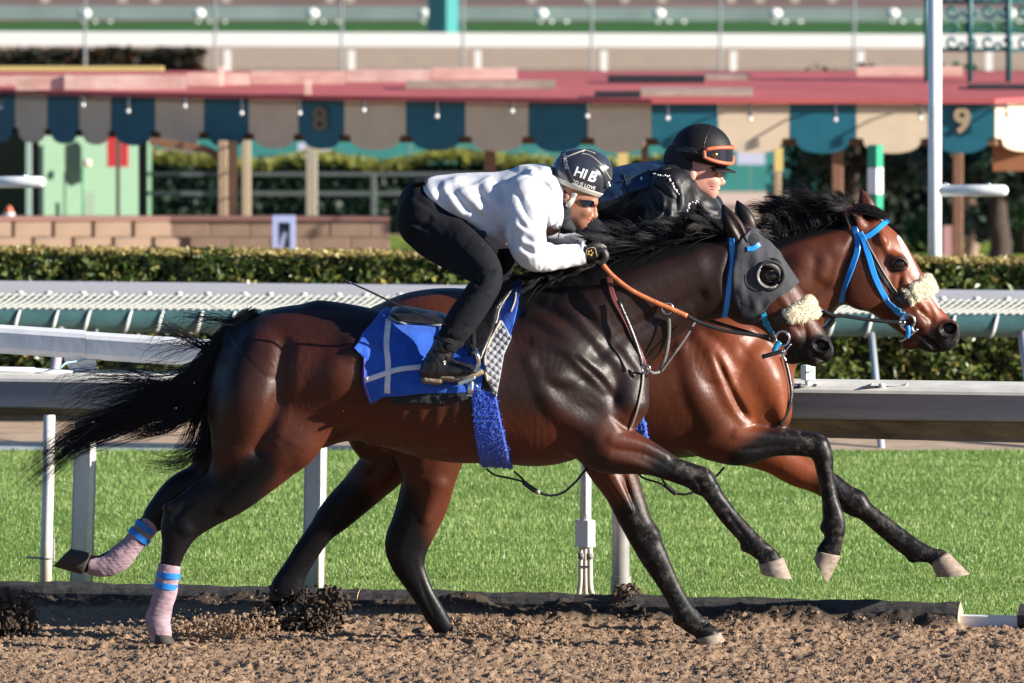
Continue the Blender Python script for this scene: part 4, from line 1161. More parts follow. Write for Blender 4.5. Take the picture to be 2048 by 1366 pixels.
# bridle
br = dr('bridle', [(1463, 474), (1464, 500), (1464, 530), (1458, 570), (1449, 632)], 12, M_blue_l, horse1, sk_h)
dr('browband', [(1493, 496), (1505, 495), (1517, 487)], 10, M_blue_l, br, sk_h)
dr('cheekpiece', [(1525, 624), (1530, 640), (1540, 657), (1552, 672)], 12, M_teal, br, sk_h, thick=.006)
dr('cheekpiece_keeper', [(1530, 641), (1534, 648)], 16, M_teal, br, sk_h, thick=.010)
cover(f1, [(1540, 634), (1568, 618), (1580, 640), (1556, 654)], .010, 'noseband', M_blk_l, br)
fo_, fv_ = cover(f1, [(1566, 622), (1612, 596), (1650, 578), (1660, 612), (1634, 634), (1582, 644), (1572, 634)], .024, 'fleece_noseband', M_fleece, br, rough_amp=.003, rough_sc=70, round_=.016, up=3)
fuzz(fv_, 9000, .0055, .0009, M_fleece, fo_, 'wool', 2)
mb = MB()
torus(mb, P(1565, 677, D1 - .078), .027, .0055, (XA, ZA), 24, 8, (1, 1.1))
mb.tube(free(D1, [(1568, 700, -.08), (1566, 712, -.08), (1572, 722, -.075)]), .006, 8)
mb.tube(free(D1, [(1582, 688, -.075), (1574, 698, -.082), (1568, 708, -.08)]), .004, 6)
mb.build('bit', M_steel, br, smooth=True)
mb = MB(); q = free(D1, [(1560, 684, -.082), (1552, 694, -.085), (1548, 704, -.085)], 5); strap_mesh(mb, q, [Vector((0, -1, 0))] * len(q), .022, .004); mb.build('curb_strap', M_teal, br, smooth=True)
mb = MB(); q = free(D1, [(1566, 702, -.084), (1545, 708, -.09), (1524, 714, -.09)], 5); strap_mesh(mb, q, [Vector((0, -1, .2))] * len(q), .018, .004); mb.build('strap_end', M_blk_l, br, smooth=True)
# reins
rein = MB(); q = free(D1, [(1203, 526, -.14), (1222, 549, -.15), (1258, 578, -.155), (1300, 600, -.15), (1340, 617, -.145), (1374, 632, -.135)], 8); strap_mesh(rein, q, [Vector((0, -1, .25))] * len(q), .021, .007)
rein = rein.build('rein', M_orange, horse1, smooth=True)
mb = MB(); q = free(D1, [(1373, 631, -.135), (1400, 645, -.128), (1450, 661, -.115), (1500, 669, -.098), (1545, 674, -.088)], 8); strap_mesh(mb, q, [Vector((0, -1, .25))] * len(q), .016, .006); mb.build('rein', M_blk_l, horse1, smooth=True)
mb = MB(); q = free(D1, [(1395, 634, .06), (1440, 648, .06), (1490, 663, .06), (1548, 682, .06)], 8); strap_mesh(mb, q, [Vector((0, -1, .25))] * len(q), .016, .006)
q = free(D1, [(1206, 520, .10), (1300, 585, .12), (1395, 634, .06)], 8); strap_mesh(mb, q, [Vector((0, -1, .25))] * len(q), .016, .006)
mb.build('rein', M_blk_l, horse1, smooth=True)
mb = MB(); q = free(D1, [(1540, 668, -.10), (1548, 676, -.10)], 3); strap_mesh(mb, q, [Vector((0, -1, 0))] * len(q), .026, .008); torus(mb, P(1544, 675, D1 - .106), .012, .003, (XA, ZA)); mb.build('rein_buckle', M_blk_l, horse1, smooth=True)

# ---- far horse
cover(f2, [(1015, 600), (1000, 760), (1240, 765), (1300, 660), (1330, 545), (1100, 570)], .016, 'saddle_cloth', M_blue, horse2)
sad2, sm2 = cover(f2, [(1060, 605), (1085, 585), (1190, 572), (1280, 540), (1305, 560), (1270, 640), (1240, 700), (1190, 640)], .036, 'saddle', M_blk_l, horse2, round_=.02)
cover(f2, [(1222, 740), (1270, 756), (1290, 850), (1306, 945), (1248, 945), (1232, 850)], .013, 'girth', M_blue_f, horse2, rough_amp=.0055, rough_sc=170)
mb = MB()
mb.tube(free(D2, [(1268, 935, -.06), (1285, 955, -.10), (1315, 965, -.12), (1335, 975, -.12)]), .0045, 8)
mb.tube(free(D2, [(1318, 945, -.06), (1325, 960, -.11), (1335, 974, -.12)]), .0045, 8)
mb.tube(free(D2, [(1330, 970, -.12), (1342, 980, -.12), (1352, 988, -.12)]), .010, 8)
mb.tube(free(D2, [(1350, 987, -.12), (1375, 988, -.12), (1405, 975, -.11), (1430, 955, -.09), (1448, 935, -.06)]), .005, 8)
mb.build('girth_loop', M_blk_l, horse2, smooth=True)
sk2 = skin2
br2 = dr('bridle', [(1708, 452), (1714, 478), (1713, 500), (1706, 522), (1692, 560), (1681, 602)], 12, M_blue_l, horse2, sk2)
dr('browband', [(1727, 474), (1742, 466), (1760, 452), (1777, 440)], 11, M_blue_l, br2, sk2, off=.004)
dr('cheekpiece', [(1718, 462), (1726, 478), (1734, 506), (1748, 552), (1768, 592), (1788, 614), (1810, 634)], 12, M_blue_l, br2, sk2, off=.006)
dr('cheekpiece_keeper', [(1790, 616), (1797, 622)], 16, M_teal, br2, sk2, thick=.010)
dr('cheekpiece_keeper', [(1802, 626), (1806, 630)], 16, M_teal, br2, sk2, thick=.010)
dr('cheek_strap', [(1729, 476), (1748, 520), (1770, 560), (1796, 592)], 10, M_blk_l, br2, sk2)
dr('cheek_strap', [(1732, 480), (1752, 520), (1774, 558), (1794, 584)], 2.2, M_pipe, br2, sk2, off=.008)
cover(f2, [(1786, 592), (1816, 574), (1830, 598), (1802, 612)], .012, 'noseband', M_blk_l, br2)
fo_, fv_ = cover(f2, [(1818, 570), (1850, 552), (1886, 532), (1896, 566), (1870, 584), (1832, 600), (1822, 586)], .024, 'fleece_noseband', M_fleece, br2, rough_amp=.003, rough_sc=90, round_=.016, up=3)
fuzz(fv_, 9000, .005, .0009, M_fleece, fo_, 'wool', 3)
fo_, fv_ = cover(f2, [(1804, 578), (1816, 577), (1830, 600), (1822, 608)], .022, 'fleece_noseband', M_fleece, br2, rough_amp=.003, rough_sc=90, round_=.012, up=3)
fuzz(fv_, 2500, .005, .0009, M_fleece, fo_, 'wool', 4)
mb = MB()
torus(mb, P(1815, 644, D2 - .080), .029, .0055, (XA, ZA), 24, 8, (1, 1.1))
mb.tube(free(D2, [(1799, 682, -.07), (1806, 680, -.075), (1822, 670, -.08), (1836, 658, -.075)]), .005, 8)
mb.tube(free(D2, [(1822, 652, -.082), (1828, 666, -.080)], 3), .005, 8)
mb.tube(free(D2, [(1800, 640, -.082), (1806, 652, -.085), (1810, 642, -.085)], 3), .004, 8)
mb.build('bit', M_steel, br2, smooth=True)
mb = MB(); q = free(D2, [(1815, 651, -.085), (1817, 664, -.086), (1814, 676, -.082)], 5); strap_mesh(mb, q, [Vector((0, -1, 0))] * len(q), .018, .004); mb.build('curb_strap', M_blue_l, br2, smooth=True)
mb = MB(); q = free(D2, [(1804, 645, -.085), (1750, 641, -.10), (1690, 632, -.12), (1655, 626, -.13), (1560, 570, -.15), (1460, 500, -.14)], 6); strap_mesh(mb, q, [Vector((0, -1, .2))] * len(q), .016, .005); mb.build('rein', M_blk_l, horse2, smooth=True)
mb = MB(); q = free(D2, [(1645, 630, -.12), (1668, 634, -.12), (1660, 650, -.12), (1640, 664, -.12)], 5); strap_mesh(mb, q, [Vector((0, -1, .1))] * len(q), .020, .005)
mb.build('martingale', M_blk_l, horse2, smooth=True)
mb = MB(); q = free(D2, [(1568, 712, -.14), (1577, 745, -.15), (1583, 785, -.16), (1577, 818, -.17), (1560, 850, -.17)], 6); strap_mesh(mb, q, [Vector((.5, -.9, 0))] * len(q), .016, .005); mb.build('breastplate', M_blk_l, horse2, smooth=True)
# ================================================================== riders
M_skin1 = mat('tanned_skin', (0.30, 0.135, 0.085), rough=0.5, noise=0.15, nscale=30)
M_skin2 = mat('pale_flushed_skin', (0.56, 0.27, 0.215), rough=0.5, noise=0.10, nscale=24)
for _m in (M_skin1, M_skin2):
    _b = _m.node_tree.nodes['Principled BSDF']
    _b.inputs['Subsurface Weight'].default_value = 0.15; _b.inputs['Subsurface Radius'].default_value = (.01, .004, .002)
M_lips = mat('lips', (0.36, 0.11, 0.10), rough=0.45)
M_sweat = mat('white_fleece_sweatshirt', (0.60, 0.61, 0.66), rough=0.9, noise=0.04, nscale=8, bump=0.004, bscale=22)
M_jean = mat('black_denim', (0.0048, 0.0058, 0.0095), rough=0.85, spec=.25, noise=0.3, nscale=14, bump=0.004, bscale=26)
M_boot = mat('black_boot_leather', (0.016, 0.015, 0.016), rough=0.28, noise=0.4, nscale=22, bump=0.004, bscale=50)
M_sole = mat('dusty_tan_sole', (0.19, 0.15, 0.10), rough=0.85, noise=0.4, nscale=40, bump=0.003, bscale=80)
M_helm1 = mat('navy_black_helmet_shell', (0.030, 0.032, 0.044), rough=0.24, spec=0.6, coat=0.6, noise=.15, nscale=40)
M_helm2 = mat('black_stretch_helmet_cover', (0.0055, 0.0052, 0.0065), rough=0.6, spec=.3, noise=.15, nscale=40, bump=.001, bscale=200)
M_rim = mat('pale_grey_rubber_rim', (0.42, 0.41, 0.36), rough=0.5, noise=.15)
M_jack = mat('black_shell_jacket', (0.0065, 0.0065, 0.008), rough=0.5, noise=0.2, nscale=10, bump=0.004, bscale=26, spec=.35)
M_vest = mat('navy_body_protector', (0.012, 0.028, 0.072), rough=0.42, noise=0.25, nscale=14, bump=0.004, bscale=30)
M_lens = mat('mirrored_blue_lens', (0.008, 0.014, 0.035), rough=0.08, metal=0.3, spec=0.8)
M_gog = mat('orange_goggle_frame', (0.50, 0.115, 0.05), rough=0.55)
M_gold = mat('gold_print', (0.62, 0.42, 0.10), rough=0.4)
M_brass = mat('brass_vent', (0.45, 0.33, 0.12), rough=0.3, metal=1.0)
M_print = mat('white_print', (0.80, 0.80, 0.82), rough=0.6)

def face(f, o, sc, ang, k=0.008):
    """head and face; o = pixel of the face centre, profile looking right, tilted down by ang degrees"""
    ca, sa = math.cos(R(ang)), math.sin(R(ang))
    def T(x, y): return o[0] + (x * ca - y * sa) * sc, o[1] + (x * sa + y * ca) * sc
    def E(x, y, ru, rv, w, a=0, yo=0, k=k, op='add', mir=False): u, v = T(x, y); f.ell(u, v, ru * sc, rv * sc, w * sc, ang=-(a) - ang, yo=yo * sc, k=k, op=op, mir=mir)
    E(-14, -20, 48, 46, .076, k=.02)             # skull
    E(2, 8, 30, 34, .060, k=.02)                 # mid face
    E(-14, 18, 30, 24, .060, k=.02)              # jaw
    E(16, 32, 15, 15, .034, k=.02)               # chin
    E(12, 24, 22, 20, .044, k=.02)               # mouth block
    E(28, -14, 9, 8, .050, k=.012)               # brow
    E(34, 0, 7, 11, .0085, a=-18, k=.006)        # nose bridge
    E(38, 10, 9, 7, .0125, k=.007)               # nose tip
    E(34, 13, 6, 4.5, .018, k=.006)              # wings
    E(29, 24, 7.5, 3.6, .021, k=.005)            # upper lip
    E(28, 31, 7, 4.0, .019, k=.005)              # lower lip
    E(36, 27.5, 9, 1.2, .03, k=.003, op='sub')   # mouth
    E(26, -4, 8, 6, .016, yo=-.032, k=.010, op='sub', mir=True)   # eye sockets
    E(20, 8, 13, 10, .022, yo=-.036, k=.014, mir=True)            # cheeks
    E(-24, -2, 9, 14, .012, yo=-.074, k=.006, mir=True)           # ears
    return T

def cloth_obj(f, name, m, parent, amp=0.0, sc=20, stretch=(1, 1, 1), smooth=1, amp2=0.0, sc2=60):
    v, q = f.mesh(smooth)
    fn = np.cross(v[q[:, 2]] - v[q[:, 0]], v[q[:, 3]] - v[q[:, 1]])
    n = np.zeros_like(v)
    for j in range(4):
        for c in range(3): n[:, c] += np.bincount(q[:, j], fn[:, c], len(v))
    n /= np.linalg.norm(n, axis=1, keepdims=True) + 1e-9
    w = v * np.array(stretch)
    if amp:
        r = 1 - np.abs(vnoise(w + 0.15 * np.stack([vnoise(w, sc * .4)] * 3, 1), sc))
        v = v + n * (amp * r)[:, None]
    if amp2: v = v + n * (amp2 * vnoise(w, sc2))[:, None]
    return link(name, np_mesh(name, v, q), m, parent), (v, q)
def fist(f, c, yo, s_=-1):
    """closed gloved hand: palm, four curled fingers and the thumb along the top"""
    u, v = c
    f.chain([(u - 30, v - 1, 15, .032, yo), (u - 14, v - 2, 18, .042, yo), (u, v - 4, 17, .044, yo)], k=.012)
    for i, (dy, L_) in enumerate(((-.036, .94), (-.013, 1.05), (.010, 1.0), (.032, .84))):
        f.chain([(u + 2, v - 10, 7, .011, yo + dy), (u + 15 * L_, v - 9, 6.6, .0112, yo + dy), (u + 20 * L_, v + 3, 6.2, .0108, yo + dy), (u + 12 * L_, v + 13, 5.8, .0102, yo + dy), (u + 2, v + 13, 5.4, .0098, yo + dy)], k=.003)
    f.chain([(u - 20, v - 10, 8, .013, yo + s_ * .030), (u - 6, v - 19, 7, .012, yo + s_ * .034), (u + 8, v - 20, 6.2, .011, yo + s_ * .026), (u + 17, v - 16, 5.4, .010, yo + s_ * .016)], k=.004)
def text_on(skin, txt, u, v, size_px, ang, m, parent, name, off=.0015, bold=0.0, shear=0.0, spacing=1.0):
    cu = bpy.data.curves.new('text', 'FONT'); cu.body = txt; cu.size = 1.0; cu.offset = bold; cu.shear = shear; cu.align_x = 'CENTER'; cu.align_y = 'CENTER'; cu.resolution_u = 3; cu.space_character = spacing
    o = bpy.data.objects.new('text', cu); C.objects.link(o)
    dg = bpy.context.evaluated_depsgraph_get()
    me = bpy.data.meshes.new_from_object(o.evaluated_get(dg))
    bpy.data.objects.remove(o)
    import bmesh
    bm = bmesh.new(); bm.from_mesh(me); bmesh.ops.triangulate(bm, faces=bm.faces)
    for _ in range(2):
        le = [e for e in bm.edges if e.calc_length() > .12]
        if le: bmesh.ops.subdivide_edges(bm, edges=le, cuts=1); bmesh.ops.triangulate(bm, faces=bm.faces)
    ca, sa = math.cos(R(ang)), math.sin(R(ang))
    for vt in bm.verts:
        x, y = vt.co.x * size_px, -vt.co.y * size_px
        p, n = skin.at(u + x * ca - y * sa, v + x * sa + y * ca, off)
        vt.co = p
    bm.to_mesh(me); bm.free(); me.name = name
    return link(name, me, m, parent)

# ------------------------------------------------------------------ near rider: white sweatshirt
r1 = thing('person', (P(900, 500, D1).x, D1, P(900, 500, D1).z), 'jockey in white sweatshirt, black jeans and lettered dark helmet, crouched on the nearest horse', 'person', 'jockeys riding the racehorses')
f = Field(1085, 330, 1210, 500, D1, -.14, .14, .0032)
face(f, (1156, 408), 1.0, 22)
f.chain([(1140, 410, 30, .055), (1112, 432, 30, .06), (1096, 440, 32, .07)], k=.02)          # neck
hv, hq = f.mesh()
hd = link('body', np_mesh('body', hv, hq), M_skin1, r1)
skh = Skin([(hv, hq)], D1)
f = Field(1095, 370, 1175, 500, D1, -.14, .14, .004)
f.chain([(1128, 392, 20, .083), (1128, 420, 22, .078), (1126, 444, 22, .075), (1140, 455, 12, .06)], k=.012)
cloth_obj(f, 'neck_gaiter', M_blk_c, r1, amp=.004, sc=24, stretch=(.5, .5, 1))
# trousers
f = Field(770, 330, 1060, 720, D1, -.46, .46, .006)
f.chain([(838, 398, 36, .13), (850, 418, 54, .165), (868, 420, 50, .16)], k=.03)
for s_, far in ((-1, False), (1, True)):
    y = lambda a: s_ * a
    if not far:
        f.chain([(852, 442, 56, .095, y(.085)), (880, 466, 55, .098, y(.12)), (918, 490, 50, .092, y(.19)), (953, 516, 41, .082, y(.25)), (975, 547, 31, .066, y(.30)), (957, 585, 31, .056, y(.325)), (928, 626, 32, .054, y(.335)), (903, 664, 26, .050, y(.342)), (892, 686, 23.5, .048, y(.345))], k=.02)
    else:
        f.chain([(852, 442, 56, .095, y(.085)), (900, 466, 52, .095, y(.14)), (955, 492, 42, .085, y(.22)), (1000, 524, 30, .066, y(.29)), (975, 580, 31, .056, y(.32)), (940, 630, 32, .054, y(.33)), (905, 690, 24, .05, y(.34))], k=.02)
f.ell(838, 430, 40, 46, .09, yo=-.08, k=.02, mir=True)
for a in ([(985, 540), (960, 556), (935, 562)], [(975, 566), (950, 574), (925, 580)], [(990, 530), (962, 535)], [(862, 430), (880, 455), (884, 480)], [(836, 398), (858, 412), (868, 425)], [(820, 440), (850, 452)], [(930, 640), (905, 650)], [(920, 670), (895, 668)]):
    f.mus([(u, v, 4, .03, .005) for u, v in a], k=.014, op='sub', far=False)
    f.mus([(u + 3, v + 9, 5, .03, .004) for u, v in a], k=.014, far=False)
c_ = P(893, 690, D1)
f.cut(lambda X, Y, Z: ((X - c_.x) * -.30 + (Z - c_.z) * -.95))
trs, trm = cloth_obj(f, 'trousers', M_jean, r1, amp=.0015, sc=7, smooth=4)
mb = MB()
torus(mb, P(893, 682, D1 - .345), .050, .005, (Vector((.95, 0, -.30)), Vector((0, 1, 0))), 24, 6, (1, 1)); mb.build('trouser_cuff', M_jean, trs, smooth=True)
# belt tab and pocket
f = Field(880, 440, 1000, 490, D1, -.30, .0, .004)
f.chain([(905, 452, 9, .02, -.19), (935, 464, 9, .018, -.205), (966, 463, 8, .016, -.215)], k=.01)
cloth_obj(f, 'belt_end', M_blk_c, r1)
f = Field(820, 345, 870, 380, D1, -.2, .2, .004)
f.chain([(830, 364, 6, .12), (850, 362, 8, .13)], k=.01); cloth_obj(f, 'waistband', M_jean, r1)
# sweatshirt
f = Field(820, 310, 1190, 560, D1, -.36, .36, .0055)
f.chain([(872, 392, 34, .15), (905, 400, 50, .172), (955, 417, 70, .182), (1005, 420, 75, .188), (1050, 405, 68, .185), (1085, 392, 48, .14)], k=.03)
f.chain([(872, 392, 34, .13), (890, 420, 36, .13), (930, 440, 40, .14)], k=.03)
for s_ in (-1, 1):
    if s_ < 0:
        f.chain([(1050, 388, 40, .08, -.145), (1052, 425, 43, .076, -.19), (1052, 462, 40, .07, -.225), (1066, 500, 33, .06, -.235), (1100, 509, 26, .052, -.20), (1130, 507, 23, .046, -.165), (1160, 505, 20, .043, -.135)], k=.022)
    else:
        f.chain([(1055, 388, 40, .08, .145), (1080, 430, 40, .07, .19), (1100, 470, 34, .06, .21), (1125, 488, 26, .052, .18), (1165, 498, 20, .043, .10)], k=.022)
# hood lying round the neck
f.chain([(1046, 352, 20, .10), (1062, 348, 18, .12), (1090, 346, 15, .115)], k=.014)
f.chain([(1066, 352, 13, .05, -.12), (1098, 362, 14, .05, -.115), (1106, 395, 15, .04, -.105), (1110, 425, 15, .04, -.085), (1112, 446, 11, .04, -.05)], k=.010)
f.chain([(1056, 362, 12, .05, -.145), (1084, 378, 13, .04, -.145), (1092, 410, 12, .04, -.13), (1098, 436, 12, .04, -.10)], k=.008)
for a, h_ in (([(1030, 380), (1024, 410), (1018, 445), (1022, 480)], .010), ([(1036, 384), (1044, 410), (1062, 440)], .007), ([(1060, 390), (1076, 415), (1086, 440)], .007), ([(1040, 440), (1056, 452), (1074, 452)], .006), ([(1052, 470), (1072, 480), (1090, 480)], .008), ([(1046, 490), (1072, 502), (1096, 496)], .006),
              ([(1110, 490), (1114, 508), (1110, 524)], .004), ([(1134, 490), (1138, 506), (1134, 520)], .004)):
    f.mus([(u, v, 4.5, .03, h_) for u, v in a], k=.014, op='sub', far=False)
    f.mus([(u - 8, v + 3, 6, .03, h_ * .6) for u, v in a], k=.016, far=False)
for a in ([(880, 380), (900, 415), (930, 445)], [(900, 372), (935, 410), (965, 430)], [(960, 380), (985, 420), (990, 450)], [(930, 440), (965, 470), (985, 480)], [(1000, 380), (1012, 420), (1008, 470)]):
    f.mus([(u, v, 7, .04, .007) for u, v in a], k=.030, op='sub', far=False)
    f.mus([(u + 14, v - 8, 8, .04, .005) for u, v in a], k=.030, far=False)
sw, swm = cloth_obj(f, 'sweatshirt', M_sweat, r1, amp=.005, sc=10, stretch=(1, 1, 1))
sk_sw = Skin([swm], D1)
mb = MB(); torus(mb, P(1162, 505, D1 - .135), .040, .006, (Vector((.18, 0, 1)).normalized(), Vector((0, 1, 0))), 20, 6); mb.build('cuff', M_sweat, sw, smooth=True)
mb = MB(); mb.tube(free(D1, [(1121, 446, -.08), (1119, 458, -.09), (1117, 474, -.09)]), .003, 6); mb.build('drawstring', M_blk_c, sw, smooth=True)
mb = MB(); draped(mb, sk_sw, [(862, 398), (874, 422), (900, 444), (928, 460)], 5, .004, -.001); mb.build('hem', M_sweat, sw, smooth=True)
# gloves
M_glove = mat('black_leather_glove', (0.015, 0.014, 0.014), rough=.45, noise=.3, nscale=40)
for yo, s_, nm in ((-.135, -1, (1191, 507)), (.10, 1, (1192, 500))):
    f = Field(1140, 470, 1235, 545, D1, yo - .08, yo + .08, .0028)
    fist(f, nm, yo, s_)
    gl, glm = cloth_obj(f, 'glove', M_glove, r1, smooth=1)
    if s_ < 0:
        sk_g = Skin([glm], D1)
        mb = MB()
        mb.tube([sk_g.at(u, v, .001)[0] for u, v in catmull([[1164, 520], [1172, 510], [1173, 494], [1188, 491], [1193, 508]], 5)], .0018, 6)
        mb.build('seam', M_tan_l, gl, smooth=True)
        mb = MB()
        for a_ in range(5): mb.ico(sk_g.at(1180 + 4.5 * math.cos(a_ * 1.26), 501 + 4.5 * math.sin(a_ * 1.26), .0)[0], .0048, 1)
        mb.build('emblem', M_gold, gl)
# boots
for s_ in (-1, 1):
    yo = s_ * .345
    f = Field(820, 660, 985, 775, D1, yo - .08, yo + .08, .004)
    f.chain([(895, 668, 22, .045, yo), (884, 695, 23, .044, yo), (872, 718, 25, .042, yo)], k=.012)
    f.chain([(862, 732, 21, .038, yo), (890, 728, 22, .042, yo), (920, 730, 17, .046, yo), (948, 731, 11, .040, yo)], k=.014)
    for a in ([(868, 700), (890, 706), (908, 704)], [(872, 690), (895, 696)], [(895, 712), (915, 716)]):
        f.mus([(u, v, 3, .02, .004) for u, v in a], k=.008, op='sub', far=False)
    bt, _ = cloth_obj(f, 'boot', M_boot, r1, amp=.002, sc=30)
    f = Field(820, 700, 985, 775, D1, yo - .08, yo + .08, .004)
    f.chain([(852, 747, 8, .037, yo), (872, 750, 8, .038, yo), (881, 749, 8, .038, yo)], k=.006); f.chain([(884, 742, 7, .038, yo), (915, 744, 8, .044, yo), (945, 738, 7, .044, yo), (962, 733, 6, .032, yo)], k=.006)
    cloth_obj(f, 'sole', M_sole, bt, amp=.001, sc=60)
# helmet
f = Field(1085, 275, 1250, 420, D1, -.14, .14, .0036)
f.ell(1165, 352, 62, 52, .098, ang=-24, k=.01)
f.ell(1150, 350, 46, 50, .095, ang=-20, k=.03)
c0 = P(1112, 357, D1); nx_, nz_ = .36, -.93
f.cut(lambda X, Y, Z: ((X - c0.x) * -nx_ * 1.0 + (Z - c0.z) * nz_) * 1.0 if False else ((X - c0.x) * (-.36) + (Z - c0.z) * (-.93)))
f.mus([(1150, 328, 3, .02, .003), (1185, 330, 3, .02, .003), (1206, 352, 3, .02, .003), (1208, 380, 3, .02, .003)], k=.006, op='sub')
f.mus([(1128, 320, 5, .02, .004), (1180, 303, 5, .02, .004), (1215, 335, 5, .02, .004)], k=.01)
hl, hlm = cloth_obj(f, 'helmet', M_helm1, r1, smooth=1)
sk_hl = Skin([hlm], D1)
f = Field(1085, 275, 1250, 430, D1, -.14, .14, .0036)
f.ell(1165, 352, 64, 54, .101, ang=-24, k=.01)
f.ell(1150, 350, 47, 52, .098, ang=-20, k=.03)
f.cut(lambda X, Y, Z: (X - c0.x) * (-.36) + (Z - c0.z) * (-.93) - .010)
f.cut(lambda X, Y, Z: -((X - c0.x) * (-.36) + (Z - c0.z) * (-.93)) - .012)
cloth_obj(f, 'helmet_rim', M_rim, hl)
mb = MB()
for pts in ([(1124, 316), (1150, 306), (1170, 299)], [(1162, 306), (1180, 310), (1202, 328), (1216, 350), (1222, 358)], [(1163, 303), (1172, 300), (1190, 306)]):
    mb.tube([sk_hl.at(u, v, .001)[0] for u, v in catmull([list(p) for p in pts], 6)], .0022, 6)
mb.build('piping', M_rim, hl, smooth=True)
mb = MB(); mb.box(sk_hl.at(1216, 368, .0)[0], (.016, .02, .026), Matrix.Rotation(R(-20), 3, 'Y'), .003); mb.build('visor_screw', M_steel, hl)
gs = MB(); draped(gs, sk_hl, [(1126, 304), (1131, 330), (1139, 352), (1150, 374)], 11, .002, .001); gs = gs.build('goggle_strap', M_blk_c, hl, smooth=True)
text_on(sk_hl, 'SHORE', 1131, 322, 10, 78, M_print, gs, 'lettering', off=.005)
text_on(sk_hl, 'HI', 1160, 344, 26, 17, M_print, hl, 'lettering', off=.002, bold=.025, shear=.1)
text_on(sk_hl, 'B', 1184, 352, 28, 20, M_print, hl, 'lettering', off=.002, bold=.03, shear=.1)
text_on(sk_hl, 'GOD IS LOVE', 1163, 366, 9.5, 19, M_print, hl, 'lettering', off=.002, bold=.015)
mb = MB(); draped(mb, skh, [(1150, 384), (1143, 398), (1134, 412)], 11, .005, .004); mb.build('chin_strap', M_rim, hl, smooth=True)
mb = MB()
mb.tube([skh.at(u, v, .004)[0] for u, v in catmull([[1160, 396], [1166, 408], [1178, 412], [1188, 404]], 5)], .0028, 6)
vs = [skh.at(u, v, .004)[0] for u, v in ((1162, 397), (1176, 398), (1188, 402), (1178, 411), (1166, 407))]
mb.add(vs, [(0, 1, 2, 3, 4)])
mb.build('goggles', M_lens, hl, smooth=False)
mb = MB(); mb.tube([skh.at(u, v, .0005)[0] for u, v in ((1176, 436), (1182, 438), (1184, 441), (1180, 444))], .0032, 6); mb.build('lips', M_lips, hd, smooth=True)
whip = MB(); whip.tube(free(D1, [(690, 561, -.36), (740, 583, -.36), (800, 612, -.36), (880, 645, -.37), (925, 662, -.38)]), [.0032 + .0020 * i / 32 for i in range(33)], 8)
whip.tube(free(D1, [(688, 560, -.36), (702, 567, -.36)], 4), .006, 6)
tag(whip.build('riding_whip', M_blk_l, None, smooth=True), 'thin black riding whip tucked behind the leg of the white sweatshirted jockey', 'whip')

# ------------------------------------------------------------------ far rider: black jacket, orange goggles
r2 = thing('person', (P(1170, 480, D2).x, D2, P(1170, 480, D2).z), 'jockey in black jacket and black helmet with orange goggles, riding behind the far horse neck', 'person', 'jockeys riding the racehorses')
f = Field(1330, 270, 1465, 430, D2, -.14, .14, .0032)
face(f, (1406, 352), 0.98, 4)
f.chain([(1378, 360, 32, .058), (1356, 382, 36, .065)], k=.02)
hv, hq = f.mesh(); hd2 = link('body', np_mesh('body', hv, hq), M_skin2, r2); skh2 = Skin([(hv, hq)], D2)
for lu in (((1420, 371.5), (1427, 372), (1433, 373)), ((1421, 377.5), (1427, 378), (1432, 377))):
    mb = MB(); mb.tube([skh2.at(u, v, -.0005)[0] for u, v in lu], [.0015, .0032, .0025], 6); mb.build('lip', M_lips, hd2, smooth=True)
for yy in (-.030, .030):
    mb = MB(); mb.ico(P(1430, 341, D2) + Vector((0, yy, 0)), .010, 2); mb.build('eye', M_eye, hd2, smooth=True)
mb = MB(); mb.tube([skh2.at(u, v, .0005)[0] for u, v in ((1423, 342), (1429, 339), (1435, 341))], .0016, 5); mb.build('eyelash', M_hair, hd2, smooth=True)
# balaclava
f = Field(1310, 270, 1470, 440, D2, -.16, .16, .004)
f.chain([(1362, 318, 34, .085), (1366, 345, 34, .088), (1370, 372, 34, .088), (1388, 394, 22, .075), (1404, 397, 10, .04)], k=.015)
f.chain([(1370, 372, 36, .09), (1350, 392, 40, .10)], k=.02)
f.chain([(1404, 352, 20, .12), (1404, 378, 12, .12)], k=.008, op='sub')
cloth_obj(f, 'balaclava', M_blk_c, r2, amp=.003, sc=22)
f = Field(1310, 230, 1490, 360, D2, -.15, .15, .0036)
f.ell(1402, 304, 62, 57, .102, ang=-6, k=.01)
c1 = P(1340, 306, D2)
f.cut(lambda X, Y, Z: (X - c1.x) * (-.24) + (Z - c1.z) * (-.97) - .006)
hl2, hm2 = cloth_obj(f, 'helmet', M_helm2, r2)
sk_h2 = Skin([hm2], D2)
mb = MB(); mb.tube([sk_h2.at(u, v, .0005)[0] for u, v in catmull([[1424, 250], [1413, 268], [1407, 290], [1405, 312]], 5)], .0016, 6); mb.build('seam', M_blk_l, hl2, smooth=True)
# peak
vs, fs = [], []
for i in range(13):
    a = -1.15 + 2.3 * i / 12
    for k_, (r_, dz) in enumerate(((.085, 0), (.136, -.008), (.136, -.013), (.085, -.006))):
        c = P(1404, 333, D2)
        vs.append(Vector((c.x + r_ * math.cos(a) * 1.02, D2 + r_ * math.sin(a) * .80, c.z + dz - (.012 if k_ in (1, 2) else 0) * math.cos(a))))
for i in range(12):
    for k_ in range(4):
        fs.append((i * 4 + k_, i * 4 + (k_ + 1) % 4, (i + 1) * 4 + (k_ + 1) % 4, (i + 1) * 4 + k_))
MB().add(vs, fs).build('peak', M_helm2, hl2, smooth=True)
